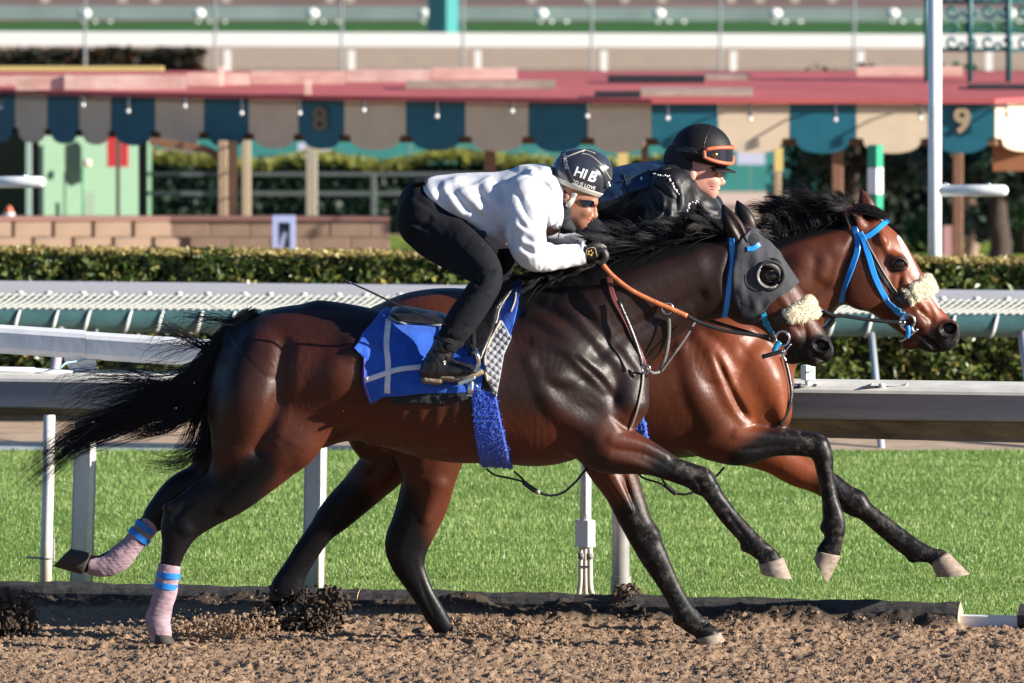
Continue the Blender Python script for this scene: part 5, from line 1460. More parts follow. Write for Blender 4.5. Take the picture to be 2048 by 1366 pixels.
# goggles resting above the peak: curved lens in an orange frame
def gog(r_, u_t, v_t, h_, a0, a1, n=14):
    c = P(1403, 312, D2); out = []
    for i in range(n + 1):
        a = a0 + (a1 - a0) * i / n
        out.append(Vector((c.x + r_ * math.cos(a) * 1.06, D2 + r_ * math.sin(a) * .86, c.z - .010 * math.cos(a))))
    return out
top, bot = [], []
for i in range(25):
    a = -1.42 + 2.84 * i / 24; t = abs(a) / 1.42
    c = P(1403, 304, D2)
    hgt = .033 * (1 - t ** 4 * .55)
    nose = .026 * math.exp(-(a / .16) ** 2)
    b = Vector((c.x + .140 * math.cos(a) - .012, D2 + .118 * math.sin(a), c.z - .014 * math.cos(a)))
    top.append(b + Vector((0, 0, hgt))); bot.append(b + Vector((0, 0, -hgt + nose)))
gg = MB().tube(top + bot[::-1] + [top[0]], .0085, 8).build('goggles', M_gog, hl2, smooth=True)
vs = [p.lerp(q, .5) * .0 + p for p, q in zip(top, bot)] + [q for q in bot]
vs = [Vector((p.x + .002, p.y, p.z)) for p in top] + [Vector((p.x + .002, p.y, p.z)) for p in bot]
MB().add(vs, [(i, i + 1, 26 + i, 25 + i) for i in range(24)]).build('lens', M_lens, gg, smooth=True)
mb = MB(); p_ = top[3].lerp(bot[3], .5); mb.ico(p_ + Vector((-.004, -.004, 0)), .012, 2, 1, .5, 1); mb.build('vent', M_brass, gg, smooth=True)
mb = MB(); draped(mb, sk_h2, [(1344, 302), (1360, 298), (1380, 299), (1402, 306), (1414, 309)], 13, .003, .001); mb.build('goggle_strap', M_blk_l, gg, smooth=True)
mb = MB(); torus(mb, sk_h2.at(1390, 304, .004)[0], .008, .0018, (XA, ZA), 4, 5); mb.build('buckle', M_brass, gg)
# jacket, vest, trousers
f = Field(1060, 300, 1500, 600, D2, -.36, .36, .006)
f.chain([(1130, 420, 46, .15), (1190, 408, 58, .17), (1250, 402, 62, .185), (1300, 392, 62, .19), (1345, 385, 52, .17)], k=.03)
f.chain([(1340, 372, 44, .085, -.15), (1330, 420, 42, .078, -.20), (1318, 470, 38, .068, -.22), (1345, 500, 30, .055, -.19), (1400, 510, 22, .045, -.12)], k=.022)
f.chain([(1352, 372, 42, .085, .15), (1390, 405, 42, .075, .19), (1425, 440, 34, .064, .20), (1455, 475, 26, .05, .15), (1470, 500, 20, .045, .10)], k=.022)
f.chain([(1360, 390, 40, .12), (1400, 418, 34, .10), (1420, 440, 26, .10)], k=.02)
for a in ([(1300, 372), (1312, 400), (1330, 420)], [(1316, 362), (1334, 384), (1350, 396)], [(1296, 396), (1304, 420), (1300, 446)], [(1340, 360), (1352, 385), (1352, 412)], [(1392, 412), (1404, 424), (1424, 426)], [(1388, 424), (1404, 436), (1428, 438)], [(1330, 430), (1316, 440)]):
    f.mus([(u, v, 4, .03, .008) for u, v in a], k=.014, op='sub', far=False)
    f.mus([(u + 8, v - 2, 5, .03, .007) for u, v in a], k=.014, far=False)
jk, jkm = cloth_obj(f, 'jacket', M_jack, r2, amp=.006, sc=13, amp2=.0012, sc2=40)
f = Field(1150, 300, 1380, 480, D2, -.36, .36, .006)
f.chain([(1180, 405, 60, .17), (1250, 400, 68, .19), (1300, 388, 64, .195), (1340, 376, 54, .15)], k=.03)
cv = P(1290, 372, D2)
f.cut(lambda X, Y, Z: -((X - cv.x) * (-.35) + (Z - cv.z) * .94))
vt, vm = cloth_obj(f, 'vest', M_vest, r2, amp=.003, sc=14)
sk_v = Skin([vm, jkm], D2)
mb = MB()
for a in ([(1235, 362), (1280, 346), (1340, 332)], [(1246, 346), (1254, 372), (1258, 392)], [(1300, 336), (1300, 356), (1296, 372)], [(1240, 392), (1262, 380), (1290, 372)]):
    mb.tube([sk_v.at(u, v, .0)[0] for u, v in catmull([list(p) for p in a], 5)], .004, 6)
mb.build('vest_seam', M_blk_c, vt, smooth=True)
mb = MB()
rg = np.random.default_rng(5)
for (u0, v0), (u1, v1), n_ in (((1306, 344), (1336, 350), 9), ((1334, 346), (1356, 384), 16), ((1376, 400), (1370, 428), 12), ((1280, 352), (1284, 356), 3), ((1376, 402), (1398, 402), 5)):
    for i in range(n_):
        t = (i + rg.random() * .8) / n_
        mb.ico(sk_v.at(u0 + (u1 - u0) * t + rg.normal() * 1.2, v0 + (v1 - v0) * t + rg.normal() * 1.2, .002)[0], .0028 + .002 * rg.random(), 1)
mb.build('sequin_trim', M_print, jk)
f = Field(1040, 380, 1330, 700, D2, -.46, .46, .009)
f.chain([(1110, 425, 40, .14), (1130, 432, 46, .15)], k=.03)
for s_ in (-1, 1):
    f.chain([(1135, 446, 48, .09, s_ * .085), (1180, 476, 46, .088, s_ * .17), (1225, 508, 36, .075, s_ * .26), (1240, 540, 28, .06, s_ * .30), (1215, 590, 28, .055, s_ * .325), (1180, 660, 24, .05, s_ * .34)], k=.02)
cloth_obj(f, 'trousers', M_blk_c, r2, amp=.003, sc=16)
for s_ in (-1, 1):
    yo = s_ * .345
    f = Field(1110, 640, 1270, 760, D2, yo - .08, yo + .08, .006)
    f.chain([(1182, 650, 24, .046, yo), (1165, 700, 24, .042, yo), (1150, 715, 22, .04, yo), (1190, 718, 18, .046, yo), (1232, 722, 11, .04, yo)], k=.014)
    cloth_obj(f, 'boot', M_boot, r2)
    f = Field(1380, 470, 1520, 560, D2, s_ * .11 - .08, s_ * .11 + .08, .005)
    fist(f, (1440 if s_ < 0 else 1480, 512), s_ * .11, s_)
    cloth_obj(f, 'glove', M_glove, r2)
# ================================================================== the ground
M_dirt = mat('track_dirt', (0.305, 0.208, 0.138), rough=0.95, col2=(0.225, 0.148, 0.096), nscale=9, bump=0.006, bscale=110, spec=0.15)
M_dirt_d = mat('dark_dirt', (0.105, 0.075, 0.054), rough=0.95, col2=(0.06, 0.044, 0.034), nscale=12, bump=0.006, bscale=90, spec=0.15)  # darker tone for thrown and heaped clods
M_fdirt = mat('far_dirt', (0.42, 0.32, 0.235), rough=0.95, noise=0.2, nscale=5, spec=0.1)
M_turf = mat('turf_soil', (0.15, 0.25, 0.05), rough=0.95, noise=0.4, nscale=30, spec=0.1)

def line_d(u, off=0.0):
    """depth of the timber edging seen in pixel column u, plus off metres"""
    return G(u, 1211 + 45.0 * u / 1915.0).y + off
def col(u, d, z):
    """point of pixel column u at depth d and height z"""
    p = P(u, 683, d)
    return Vector((p.x * 1.0, d, z))
_a, _b = col(0, line_d(0), 0), col(1915, line_d(1915), 0)
EDGE_DIR = (_b - _a).normalized()
def edge_y(x):
    return _a.y + (x - _a.x) * EDGE_DIR.y / EDGE_DIR.x
EDGE_N = Vector((-EDGE_DIR.y, EDGE_DIR.x, 0))          # away from the camera

# the dirt track: fine broken surface where the photograph looks, plain further out
xs = np.arange(-2.45, 2.55, 0.0095); ys = np.arange(37.75, 42.25, 0.0105)
X, Y = np.meshgrid(xs, ys, indexing='ij')
pts = np.stack([X.ravel(), Y.ravel(), np.zeros(X.size)], 1)
wp = pts + 0.012 * np.stack([vnoise(pts, 30), vnoise(pts + 7, 30), np.zeros(len(pts))], 1)
lump = np.maximum(0, vnoise(wp + 3, 48)) ** 0.8 * 0.0075 + np.maximum(0, vnoise(wp + 11, 80)) * 0.0065 + np.abs(vnoise(pts, 120)) * 0.003 + vnoise(pts, 3.0) * 0.008 + vnoise(pts, 9.0) * 0.005 - np.maximum(0, vnoise(wp + 21, 20)) * .008
ey = _a.y + (pts[:, 0] - _a.x) * EDGE_DIR.y / EDGE_DIR.x
dd = ey - pts[:, 1]                                    # metres in front of the timber edging
bank = np.clip(1 - (dd - .02) / .20, 0, 1) ** 1.3 * np.clip((_b.x + .03 - pts[:, 0]) / .06, 0, 1)
h = lump * (1 - .3 * bank) + bank * (0.052 + .018 * vnoise(pts, 5.0) + .010 * vnoise(pts, 14.0))
h = np.where(dd < -.02, -0.02, h)
pts[:, 2] = h
nx_, ny_ = len(xs), len(ys)
i, j = np.meshgrid(np.arange(nx_ - 1), np.arange(ny_ - 1), indexing='ij')
q = np.stack([i * ny_ + j, (i + 1) * ny_ + j, (i + 1) * ny_ + j + 1, i * ny_ + j + 1], -1).reshape(-1, 4)
keep = (dd[q].mean(1) > -.05)
me = np_mesh('dirt_track', pts, q[keep])
attr(me, 'moist', np.clip(bank * 1.7 - .15, 0, 1))
trk = link('dirt_track', me, M_dirt); trk['kind'] = 'structure'
# moist dark soil heaped against the timber
_nt = M_dirt.node_tree; _b0 = _nt.nodes['Principled BSDF']
_src = _b0.inputs['Base Color'].links[0].from_socket
_at = _nt.nodes.new('ShaderNodeAttribute'); _at.attribute_name = 'moist'
_mx = _nt.nodes.new('ShaderNodeMix'); _mx.data_type = 'RGBA'; _mx.inputs[7].default_value = (0.062, 0.047, 0.037, 1)
_nt.links.new(_at.outputs['Fac'], _mx.inputs[0]); _nt.links.new(_src, _mx.inputs[6]); _nt.links.new(_mx.outputs[2], _b0.inputs['Base Color'])
mb = MB()
for (x0, x1, y0, y1) in ((-40, -2.45, 20, 41.6), (2.54, 40, 20, 40.4), (-2.45, 2.54, 20, 37.76)):
    mb.add([(x0, y0, 0), (x1, y0, 0), (x1, y1, 0), (x0, y1, 0)], [(0, 1, 2, 3)])
o = mb.build('dirt_track_margin', M_dirt); o['kind'] = 'structure'
# loose clods
def clods(name, centres, radii, m, sub=1, seed=0):
    rg = np.random.default_rng(seed)
    vs0, fs0 = _ico(sub); vs0 = np.array([list(v) for v in vs0]); fs0 = np.array(fs0)
    n = len(centres)
    sc = np.array(radii)[:, None] * (0.6 + .8 * rg.random((n, 3))) 
    jit = 1 + .22 * rg.standard_normal((n, len(vs0), 1)).clip(-1.5, 1.5)
    V = np.array(centres)[:, None, :] + vs0[None] * jit * sc[:, None, :]
    Fc = (fs0[None] + (np.arange(n) * len(vs0))[:, None, None]).reshape(-1, 3)
    o = link(name, np_mesh(name, V.reshape(-1, 3), Fc, smooth=False), m)
    return o
n = 22000
cx = rng.uniform(-2.4, 2.45, n); cy = rng.uniform(37.8, 41.75, n)
ok = cy < np.array([edge_y(x) for x in cx]) - .03
cx, cy = cx[ok], cy[ok]
ii = ((cx - xs[0]) / .0095).astype(int).clip(0, nx_ - 1); jj = ((cy - ys[0]) / .0105).astype(int).clip(0, ny_ - 1)
cz = h.reshape(nx_, ny_)[ii, jj]
rr = 0.0028 + .0050 * rng.random(len(cx)) ** 2.5 + .007 * (rng.random(len(cx)) > .988)
o = clods('dirt_clods', np.stack([cx, cy, cz + rr * .3], 1), rr, M_dirt, 1, 2); o['kind'] = 'stuff'
# dirt thrown up by the hooves
def spray(name, u0, v0, u1, v1, d, n, r0, m, seed, pw=1.0, shape=None):
    rg = np.random.default_rng(seed); c = []; r = []
    while len(c) < n:
        a, b = rg.random(), rg.random()
        if shape and rg.random() > shape(a, b): continue
        p = P(u0 + (u1 - u0) * a, v0 + (v1 - v0) * b, d + rg.normal() * .07)
        c.append(list(p)); r.append(r0 * (.35 + 1.1 * rg.random() ** 2))
    o = clods(name, c, r, m, 1, seed); o['kind'] = 'stuff'; return o
blob = lambda cx_, cy_, rx_, ry_: (lambda a, b: math.exp(-((a - cx_) / rx_) ** 2 - ((b - cy_) / ry_) ** 2))
spray('flying_dirt', 500, 1170, 700, 1275, 40.66, 2000, .0085, M_dirt_d, 5, shape=lambda a, b: max(blob(.66, .66, .15, .20)(a, b), .7 * blob(.45, .80, .16, .14)(a, b), .5 * blob(.15, .72, .16, .22)(a, b), .35 * blob(.78, .32, .14, .26)(a, b), .10 * blob(.6, .5, .4, .4)(a, b)))
spray('flying_dirt', -30, 1175, 75, 1290, 40.3, 1300, .0095, M_dirt_d, 6, shape=blob(.35, .6, .45, .4))
spray('flying_dirt', 340, 1215, 560, 1275, 39.95, 900, .0062, M_dirt, 7, shape=blob(.5, .7, .4, .35))
spray('flying_dirt', 900, 1225, 1120, 1285, 40.35, 380, .006, M_dirt, 8, shape=blob(.3, .7, .35, .4))
spray('flying_dirt', 60, 300, 1100, 960, 39.6, 26, .003, M_dirt_d, 9)
spray('heaped_dirt', 1215, 1168, 1330, 1232, line_d(1265) + .12, 700, .011, M_dirt_d, 10, shape=lambda a, b: max(blob(.3, .55, .16, .4)(a, b), blob(.5, .85, .5, .2)(a, b)))

# far ground in one sheet, falling away behind the hedge
def ground_z(y):
    if y < 56.2: return 0.0
    if y < 59.5: return -1.0 * (y - 56.2) / 3.3
    if y < 97.0: return -1.0
    if y < 101.0: return -1.0 + (y - 97.0) / 4.0
    return 0.0
rows = [50.55, 52, 53.5, 56.2, 57.3, 58.4, 59.5, 62, 80, 97, 99, 101, 110, 114.6]
mb = MB(); vs = [(x, y, ground_z(y) - .012) for y in rows for x in (-60, 60)]
mb.add(vs, [(2 * k, 2 * k + 1, 2 * k + 3, 2 * k + 2) for k in range(len(rows) - 1)])
o = mb.build('ground', M_fdirt); o['kind'] = 'structure'
mb = MB(); mb.add([(-60, 86.3, -.99), (60, 86.3, -.99), (60, 90, -.99), (-60, 90, -.99)], [(0, 1, 2, 3)]); o = mb.build('lawn', mat('lawn_green', (0.16, 0.22, 0.035), rough=.9, noise=.3, nscale=8, spec=.1)); o['kind'] = 'structure'
mb = MB(); mb.add([(-60, 114.6, 0), (60, 114.6, 0), (60, 120, 0), (-60, 120, 0)], [(0, 1, 2, 3)]); o = mb.build('far_turf', mat('far_turf_green', (0.045, 0.125, 0.03), rough=.9, noise=.2, nscale=3, spec=.1)); o['kind'] = 'structure'
mb = MB(); mb.add([(-400, 120, 0), (400, 120, 0), (900, 1500, 0), (-900, 1500, 0)], [(0, 1, 2, 3)]); o = mb.build('far_ground', mat('reddish_far_dirt', (0.20, 0.135, 0.115), rough=.95, noise=.25, nscale=.6, spec=.1)); o['kind'] = 'structure'
# turf course
mb = MB()
A0, B0 = Vector((-30, edge_y(-30) + .06, -.006)), Vector((30, edge_y(30) + .06, -.006))
mb.add([A0, B0, (60, 50.6, -.006), (-60, 50.6, -.006)], [(0, 1, 2, 3)])
o = mb.build('turf_course', M_turf); o['kind'] = 'structure'
# grass blades
def blades(name, n, x0, x1, yfun0, y1, h0, h1, w, m, seed, bias=1.0):
    rg = np.random.default_rng(seed)
    x = rg.uniform(x0, x1, n); t = rg.random(n) ** bias
    y0 = yfun0(x); y = y0 + (y1 - y0) * t
    tuft = vnoise(np.stack([x, y, x * 0], 1), 5.0)
    hh = (h0 + (h1 - h0) * rg.random(n)) * (1 + .18 * tuft)
    an = rg.uniform(0, 2 * math.pi, n); le = rg.normal(0, .5, n) * hh; la = rg.uniform(0, 2 * math.pi, n)
    wx, wy = np.cos(an) * w / 2, np.sin(an) * w / 2
    b = np.stack([x, y, np.full(n, -.008)], 1)
    wv = np.stack([wx, wy, np.zeros(n)], 1)
    mid = b + np.stack([np.cos(la) * le * .35, np.sin(la) * le * .35, hh * .62], 1)
    tip = b + np.stack([np.cos(la) * le, np.sin(la) * le, hh], 1)
    V = np.stack([b - wv, b + wv, mid + wv * .8, mid - wv * .8, tip], 1).reshape(-1, 3)
    base = np.arange(n)[:, None] * 5
    Ft = np.concatenate([base + np.array([[0, 1, 2]]), base + np.array([[0, 2, 3]]), base + np.array([[3, 2, 4]])])
    me = np_mesh(name, V, Ft, smooth=True)
    attr(me, 'tint', np.repeat(np.clip(rg.random(n) * .62 + .19 + .13 * tuft + .13 * vnoise(np.stack([x * .5, y * 1.6, x * 0 + 3], 1), 1.1), 0, 1), 5))
    return link(name, me, m)
M_grass = mat('grass_blade', (0.10, 0.20, 0.03), rough=0.44, spec=0.45)
_nt = M_grass.node_tree; _b0 = _nt.nodes['Principled BSDF']
_at = _nt.nodes.new('ShaderNodeAttribute'); _at.attribute_name = 'tint'
_rm = _nt.nodes.new('ShaderNodeValToRGB')
_rm.color_ramp.elements[0].color = (0.125, 0.215, 0.042, 1); _rm.color_ramp.elements[1].color = (0.33, 0.445, 0.15, 1)
_nt.links.new(_at.outputs['Fac'], _rm.inputs[0]); _nt.links.new(_rm.outputs[0], _b0.inputs['Base Color'])
_tr = _nt.nodes.new('ShaderNodeBsdfTranslucent'); _nt.links.new(_rm.outputs[0], _tr.inputs[0])
_ms = _nt.nodes.new('ShaderNodeMixShader'); _ms.inputs[0].default_value = 0.3
_nt.links.new(_b0.outputs[0], _ms.inputs[1]); _nt.links.new(_tr.outputs[0], _ms.inputs[2]); _nt.links.new(_ms.outputs[0], _nt.nodes['Material Output'].inputs[0])
yf = lambda x: _a.y + (x - _a.x) * EDGE_DIR.y / EDGE_DIR.x + .06
g1 = blades('grass', 330000, -4.2, 4.2, yf, 50.55, .013, .025, .0036, M_grass, 3, bias=1.1); g1['kind'] = 'stuff'
g2 = blades('grass', 85000, -4.0, 4.0, yf, 43.6, .012, .024, .0028, M_grass, 4); g2['kind'] = 'stuff'

# ================================================================== edging, rails and posts of the track
M_log = mat('dark_weathered_timber', (0.060, 0.055, 0.055), rough=0.9, col2=(0.028, 0.026, 0.028), nscale=14, bump=0.006, bscale=40, stretch=(1, 6, 6))
M_logend = mat('cut_timber_end', (0.50, 0.36, 0.22), rough=0.9, noise=.3, nscale=40)
M_wht = mat('white_painted_metal', (0.82, 0.83, 0.84), rough=0.38, noise=.07, nscale=9, bump=.001, bscale=30)
M_whtd = mat('dirty_white_post_paint', (0.74, 0.72, 0.68), rough=0.5, noise=.08, nscale=12)
_nt = M_whtd.node_tree; _b0 = _nt.nodes['Principled BSDF']                                # ochre dirt splashed on the foot of the posts
_src = _b0.inputs['Base Color'].links[0].from_socket
_tc = _nt.nodes.new('ShaderNodeTexCoord'); _sx = _nt.nodes.new('ShaderNodeSeparateXYZ'); _nt.links.new(_tc.outputs['Object'], _sx.inputs[0])
_n = _nt.nodes.new('ShaderNodeTexNoise'); _n.inputs['Scale'].default_value = 6; _nt.links.new(_tc.outputs['Object'], _n.inputs[0])
_ad = _nt.nodes.new('ShaderNodeMath'); _ad.operation = 'MULTIPLY_ADD'; _ad.inputs[1].default_value = .35; _nt.links.new(_n.outputs[0], _ad.inputs[0]); _nt.links.new(_sx.outputs[2], _ad.inputs[2])
_mr = _nt.nodes.new('ShaderNodeMapRange'); _mr.inputs[1].default_value = .22; _mr.inputs[2].default_value = .55; _mr.inputs[3].default_value = .75; _mr.inputs[4].default_value = 0; _nt.links.new(_ad.outputs[0], _mr.inputs[0])
_mx = _nt.nodes.new('ShaderNodeMix'); _mx.data_type = 'RGBA'; _mx.inputs[7].default_value = (0.52, 0.40, 0.22, 1)
_nt.links.new(_mr.outputs[0], _mx.inputs[0]); _nt.links.new(_src, _mx.inputs[6]); _nt.links.new(_mx.outputs[2], _b0.inputs['Base Color'])
M_beam = mat('grey_white_rail_beam', (0.30, 0.29, 0.29), rough=0.55, noise=.10, nscale=3, bump=.002, bscale=14, stretch=(.3, 4, 8))
M_brownlip = mat('muddy_rail_underside', (0.30, 0.215, 0.13), rough=0.7, col2=(0.13, 0.09, 0.055), nscale=5, stretch=(.6, 4, 4))
M_gpost = mat('grey_galvanised_post', (0.24, 0.23, 0.225), rough=0.6, noise=.2, nscale=10)
M_dk = mat('dark_hardware', (0.05, 0.05, 0.055), rough=.5)

def box_between(mb, a, b, w, hgt, z0, bev=.008):
    """bar from a to b (ground points), width w across, from height z0"""
    a, b = Vector(a), Vector(b); m = (a + b) / 2; L_ = (b - a).length
    ang = math.atan2(b.y - a.y, b.x - a.x)
    return mb.box((m.x, m.y, z0 + hgt / 2), (L_, w, hgt), Matrix.Rotation(ang, 3, 'Z'), bev)
def log_thing(u0, u1, lab, end=False):
    a, b = col(u0, line_d(u0), 0), col(u1, line_d(u1), 0)
    off = EDGE_N * .055
    L_ = (b - a).length; n = max(8, int(L_ / .05)); vs, fs = [], []; k = 10
    for i in range(n + 1):
        t = i / n; c = a.lerp(b, t) + off
        for j_ in range(k):
            th = 2 * math.pi * (j_ + .5) / k
            cx_, sx_ = math.cos(th), math.sin(th)
            r_ = .066 / max(abs(cx_), abs(sx_), .84 * (abs(cx_) + abs(sx_)))*.92
            r_ *= 1 + .05 * math.sin(i * .7 + j_ * 1.7) + .04 * math.sin(i * 1.9 + j_)
            vs.append(c + EDGE_N * cx_ * r_ + Vector((0, 0, .040 + sx_ * r_)))
    for i in range(n):
        for j_ in range(k):
            fs.append((i * k + j_, i * k + (j_ + 1) % k, (i + 1) * k + (j_ + 1) % k, (i + 1) * k + j_))
    mb = MB().add(vs, fs); o = mb.build('timber_edging', M_log, None, smooth=False)
    tag(o, lab, 'timber edging', 'dark timbers edging the dirt track')
    e1 = MB().add(vs[-k:], [tuple(range(k))]); e1.v = [tuple(Vector(v) + EDGE_DIR * .002) for v in e1.v]; e1.build('cut_end', M_logend, o)
    e0 = MB().add(vs[:k], [tuple(reversed(range(k)))]); e0.build('cut_end', M_logend, o)
    return o
log_thing(-420, 712, 'dark timber edging below the white posts at the left')
log_thing(716, 1916, 'dark timber edging with a pale cut end showing at the right')
log_thing(2036, 2600, 'stub of dark timber entering at the lower right corner')
mb = MB(); box_between(mb, col(1880, line_d(1880) + .06, 0), col(2050, line_d(2050) + .06, 0), .035, .05, 0.0, .004); tag(mb.build('kerb_board', M_wht), 'low white board between the ends of the two dark timbers', 'board')
o = MB().ico(col(818, line_d(818) + .10, .075), .035, 2, 1.1, .8, .7).build('plastic_cap', M_wht, None, smooth=True); tag(o, 'small white plastic cap behind the dark timber edging', 'cap')

# running rail (upper) on its goosenecks
RD = .36
def rail_line(pairs, name, m, parent, close=True, steps=12):
    """beam whose section corners follow pixel rows; pairs: list of (u, depth, [(v, dy), ...])"""
    vs, fs = [], []; k = len(pairs[0][2])
    for (u, d, sec) in pairs:
        for v, dy in sec: vs.append(P(u, v, d + dy))
    for i in range(len(pairs) - 1):
        for j_ in range(k):
            fs.append((i * k + j_, i * k + (j_ + 1) % k, (i + 1) * k + (j_ + 1) % k, (i + 1) * k + j_))
    fs.append(tuple(reversed(range(k)))); fs.append(tuple(range((len(pairs) - 1) * k, len(pairs) * k)))
    o = MB().add(vs, fs).build(name, m, parent)
    return o
rr_ = thing('running_rail', col(170, line_d(170) + RD, 0), 'upper white running rail on a gooseneck post, left of the horses', 'rail')
sec = lambda a, s_: [(a, .0 + .02), (a + 3 * s_, .0), (a + 12 * s_, -.012), (a + 42 * s_, -.012), (a + 52 * s_, .004), (a + 54 * s_, .02), (a + 50 * s_, .10), (a - 4 * s_, .10)]
rail_line([(u, line_d(u) + RD, sec(653 + .0667 * u, 1.0)) for u in (-500, 172)], 'beam', M_wht, rr_)
rail_line([(u, line_d(u) + RD, sec(655 + .0667 * u, .97)) for u in (172.6, 1320)], 'beam', M_wht, rr_)
d_ = line_d(170) + RD + .03
mb = MB()
go = [(124, 704), (186, 704), (193, 726), (196, 770), (196, 836), (152, 836), (152, 776), (146, 748), (132, 728)]
vs = [P(u, v, d_) for u, v in go] + [P(u, v, d_ + .06) for u, v in go]
n = len(go); mb.add(vs, [tuple(reversed(range(n))), tuple(range(n, 2 * n))] + [(i, (i + 1) % n, n + (i + 1) % n, n + i) for i in range(n)])
mb.build('gooseneck', M_wht, rr_, smooth=False)
def sq_post(u0, v0, u1, v1, d, w, m, parent, rot=R(-24), name='post'):
    a, b = P(u0, v0, d), P(u1, v1, d)
    a.z = min(a.z, 0.0)
    vs = []
    for p in (a, b):
        for sx, sy in ((-1, -1), (1, -1), (1, 1), (-1, 1)):
            for ch in ((.86, 1.0), (1.0, .86)):
                x_, y_ = sx * w / 2 * ch[0 if sx * sy > 0 else 1], sy * w / 2 * ch[1 if sx * sy > 0 else 0]
                vs.append(p + Vector((x_ * math.cos(rot) - y_ * math.sin(rot), x_ * math.sin(rot) + y_ * math.cos(rot), 0)))
    return MB().add(vs, [tuple(reversed(range(8))), tuple(range(8, 16))] + [(j_, (j_ + 1) % 8, 8 + (j_ + 1) % 8, 8 + j_) for j_ in range(8)]).build(name, m, parent)
sq_post(161, 1200, 173, 820, d_ + .12, .076, M_whtd, rr_)
sq_post(626, 1215, 634, 780, line_d(630) + RD + .15, .076, M_whtd, rr_)
mb = MB()
for k_ in range(2):
    mb.tube(free(d_, [(120, 738 - 2 * k_, -.05), (132, 727 - 2 * k_, -.045), (152, 722 + 2 * k_, -.03), (178, 714 + 3 * k_, -.02)], 4), .0028, 5)
mb.build('tie_wire', mat('pale_blue_cable', (.45, .68, .72), rough=.5), rr_, smooth=True)

# lower box rail that runs right across
lr = thing('box_rail', col(1240, line_d(1240) + .30, 0), 'long grey box rail running across behind both horses', 'rail')
def sec2(u):
    t = (u + 60) / 2160
    L_ = lambda a, b: a + (b - a) * t
    return [(L_(738, 766), .17), (L_(750, 780), .02), (L_(757, 787), .0), (L_(763, 793), -.004), (L_(812, 842), -.004), (L_(816, 846), .012), (L_(818, 848), .17)]
st = list(range(-500, 2700, 160))
rail_line([(u, line_d(u) + .26, sec2(u)) for u in st], 'beam', M_beam, lr)
def sec4(u):
    t = (u + 60) / 2160
    L_ = lambda a, b: a + (b - a) * t
    return [(L_(736, 764), .175), (L_(748.5, 778.5), .018), (L_(756, 786), -.003), (L_(762, 792), -.008), (L_(763, 793), .001), (L_(753, 783), .05), (L_(741, 769), .175)]
rail_line([(u, line_d(u) + .26, sec4(u)) for u in st], 'lit_top_strip', mat('sunlit_white_top', (.66, .64, .58), rough=.6, noise=.14, nscale=7), lr)  # paler strip added: sun on the beam's top is put into its colour
def sec3(u):
    t = (u + 60) / 2160
    L_ = lambda a, b: a + (b - a) * t
    return [(L_(816.5, 847), .010), (L_(828, 878), .045), (L_(833, 886), .042), (L_(834, 887), .15), (L_(819, 849), .15)]
rail_line([(u, line_d(u) + .26, sec3(u)) for u in st], 'lower_lip', M_brownlip, lr)
mb = MB(); mb.tube([P(-300, 735, line_d(-300) + .36), P(70, 742, line_d(70) + .36), P(72, 742, line_d(70) + .36), P(146, 747, line_d(146) + .36)], [.018, .018, .015, .015], 10); mb.build('conduit', M_wht, lr, smooth=True)
# round grey post
d3 = line_d(1240) + .27
mb = MB(); a, b = P(1242, 1214, d3), P(1240, 850, d3); a.z = -.02
mb.tube([a, b], .036, 20); po = mb.build('post', M_gpost, lr, smooth=True, auto=40)
mb = MB(); c = P(1242, 1152, d3); mb.tube([Vector((a.x, a.y, -.02)), c], .042, 20); mb.build('post_collar', M_gpost, po, smooth=True, auto=40)
# hardware on the beam at the right
dh = line_d(1620) + .30
bx = P(1616, 756, dh)
sb = thing('timing_sensor', P(1616, 775, dh), 'small white sensor box standing on the grey rail below the near horse muzzle', 'sensor')
MB().box(P(1616, 745, dh), (.046, .046, .062), Matrix.Rotation(R(25), 3, 'Z'), .003).build('housing', M_wht, sb)
MB().tube([P(1616, 776, dh), P(1616, 758, dh)], .013, 12).build('stem', M_wht, sb, smooth=True)
mb = MB(); mb.box(P(1616, 775, dh), (.12, .05, .010), None, .002); mb.ico(P(1600, 772, dh - .02), .012, 2); mb.ico(P(1630, 773, dh - .02), .012, 2); mb.build('clamp_plate', M_dk, sb)
MB().box(P(1616, 742, dh - .02) + Vector((.012, -.012, 0)), (.018, .002, .008), Matrix.Rotation(R(25), 3, 'Z')).build('badge', mat('green_badge', (.1, .42, .2)), sb)
bh = thing('rail_clamp', P(1778, 775, dh - .1), 'flat steel splice plate with bolts on top of the grey rail', 'clamp')
d4 = line_d(1778) + .30
MB().box(P(1778, 774, d4), (.21, .035, .008), None, .002).build('plate', M_dk, bh)
MB().ico(P(1764, 771, d4 - .01), .016, 2, 1, 1, .6).build('knob', M_wht, bh, smooth=True)
for uu in (1738, 1808): MB().tube([P(uu - 6, 772, d4), P(uu + 8, 768, d4)], .004, 6).build('bolt', M_steel, bh, smooth=True)
# conduit post with bracket at the left
d5 = line_d(92) + .15
cp = thing('conduit_post', Vector((P(92, 1170, d5).x, d5, 0)), 'cream conduit pipe with a thin clamp beside the white post at far left', 'pipe')
a = P(90, 1190, d5); a.z = -.02
MB().tube([a, P(93, 1090, d5), P(96, 980, d5), P(99, 830, d5)], .0245, 16).build('pipe', M_whtd, cp, smooth=True)
MB().box(P(76, 1116, d5), (.10, .04, .007), Matrix.Rotation(R(4), 3, 'Y'), .001).build('clamp', M_dk, cp)
MB().tube([P(93, 1114, d5), P(93, 1118, d5)], .028, 16).build('clamp_ring', M_gpost, cp, smooth=True)
MB().box(P(106, 1100, d5 + .02), (.016, .03, .10), None, .003).build('junction_strip', M_gpost, cp)
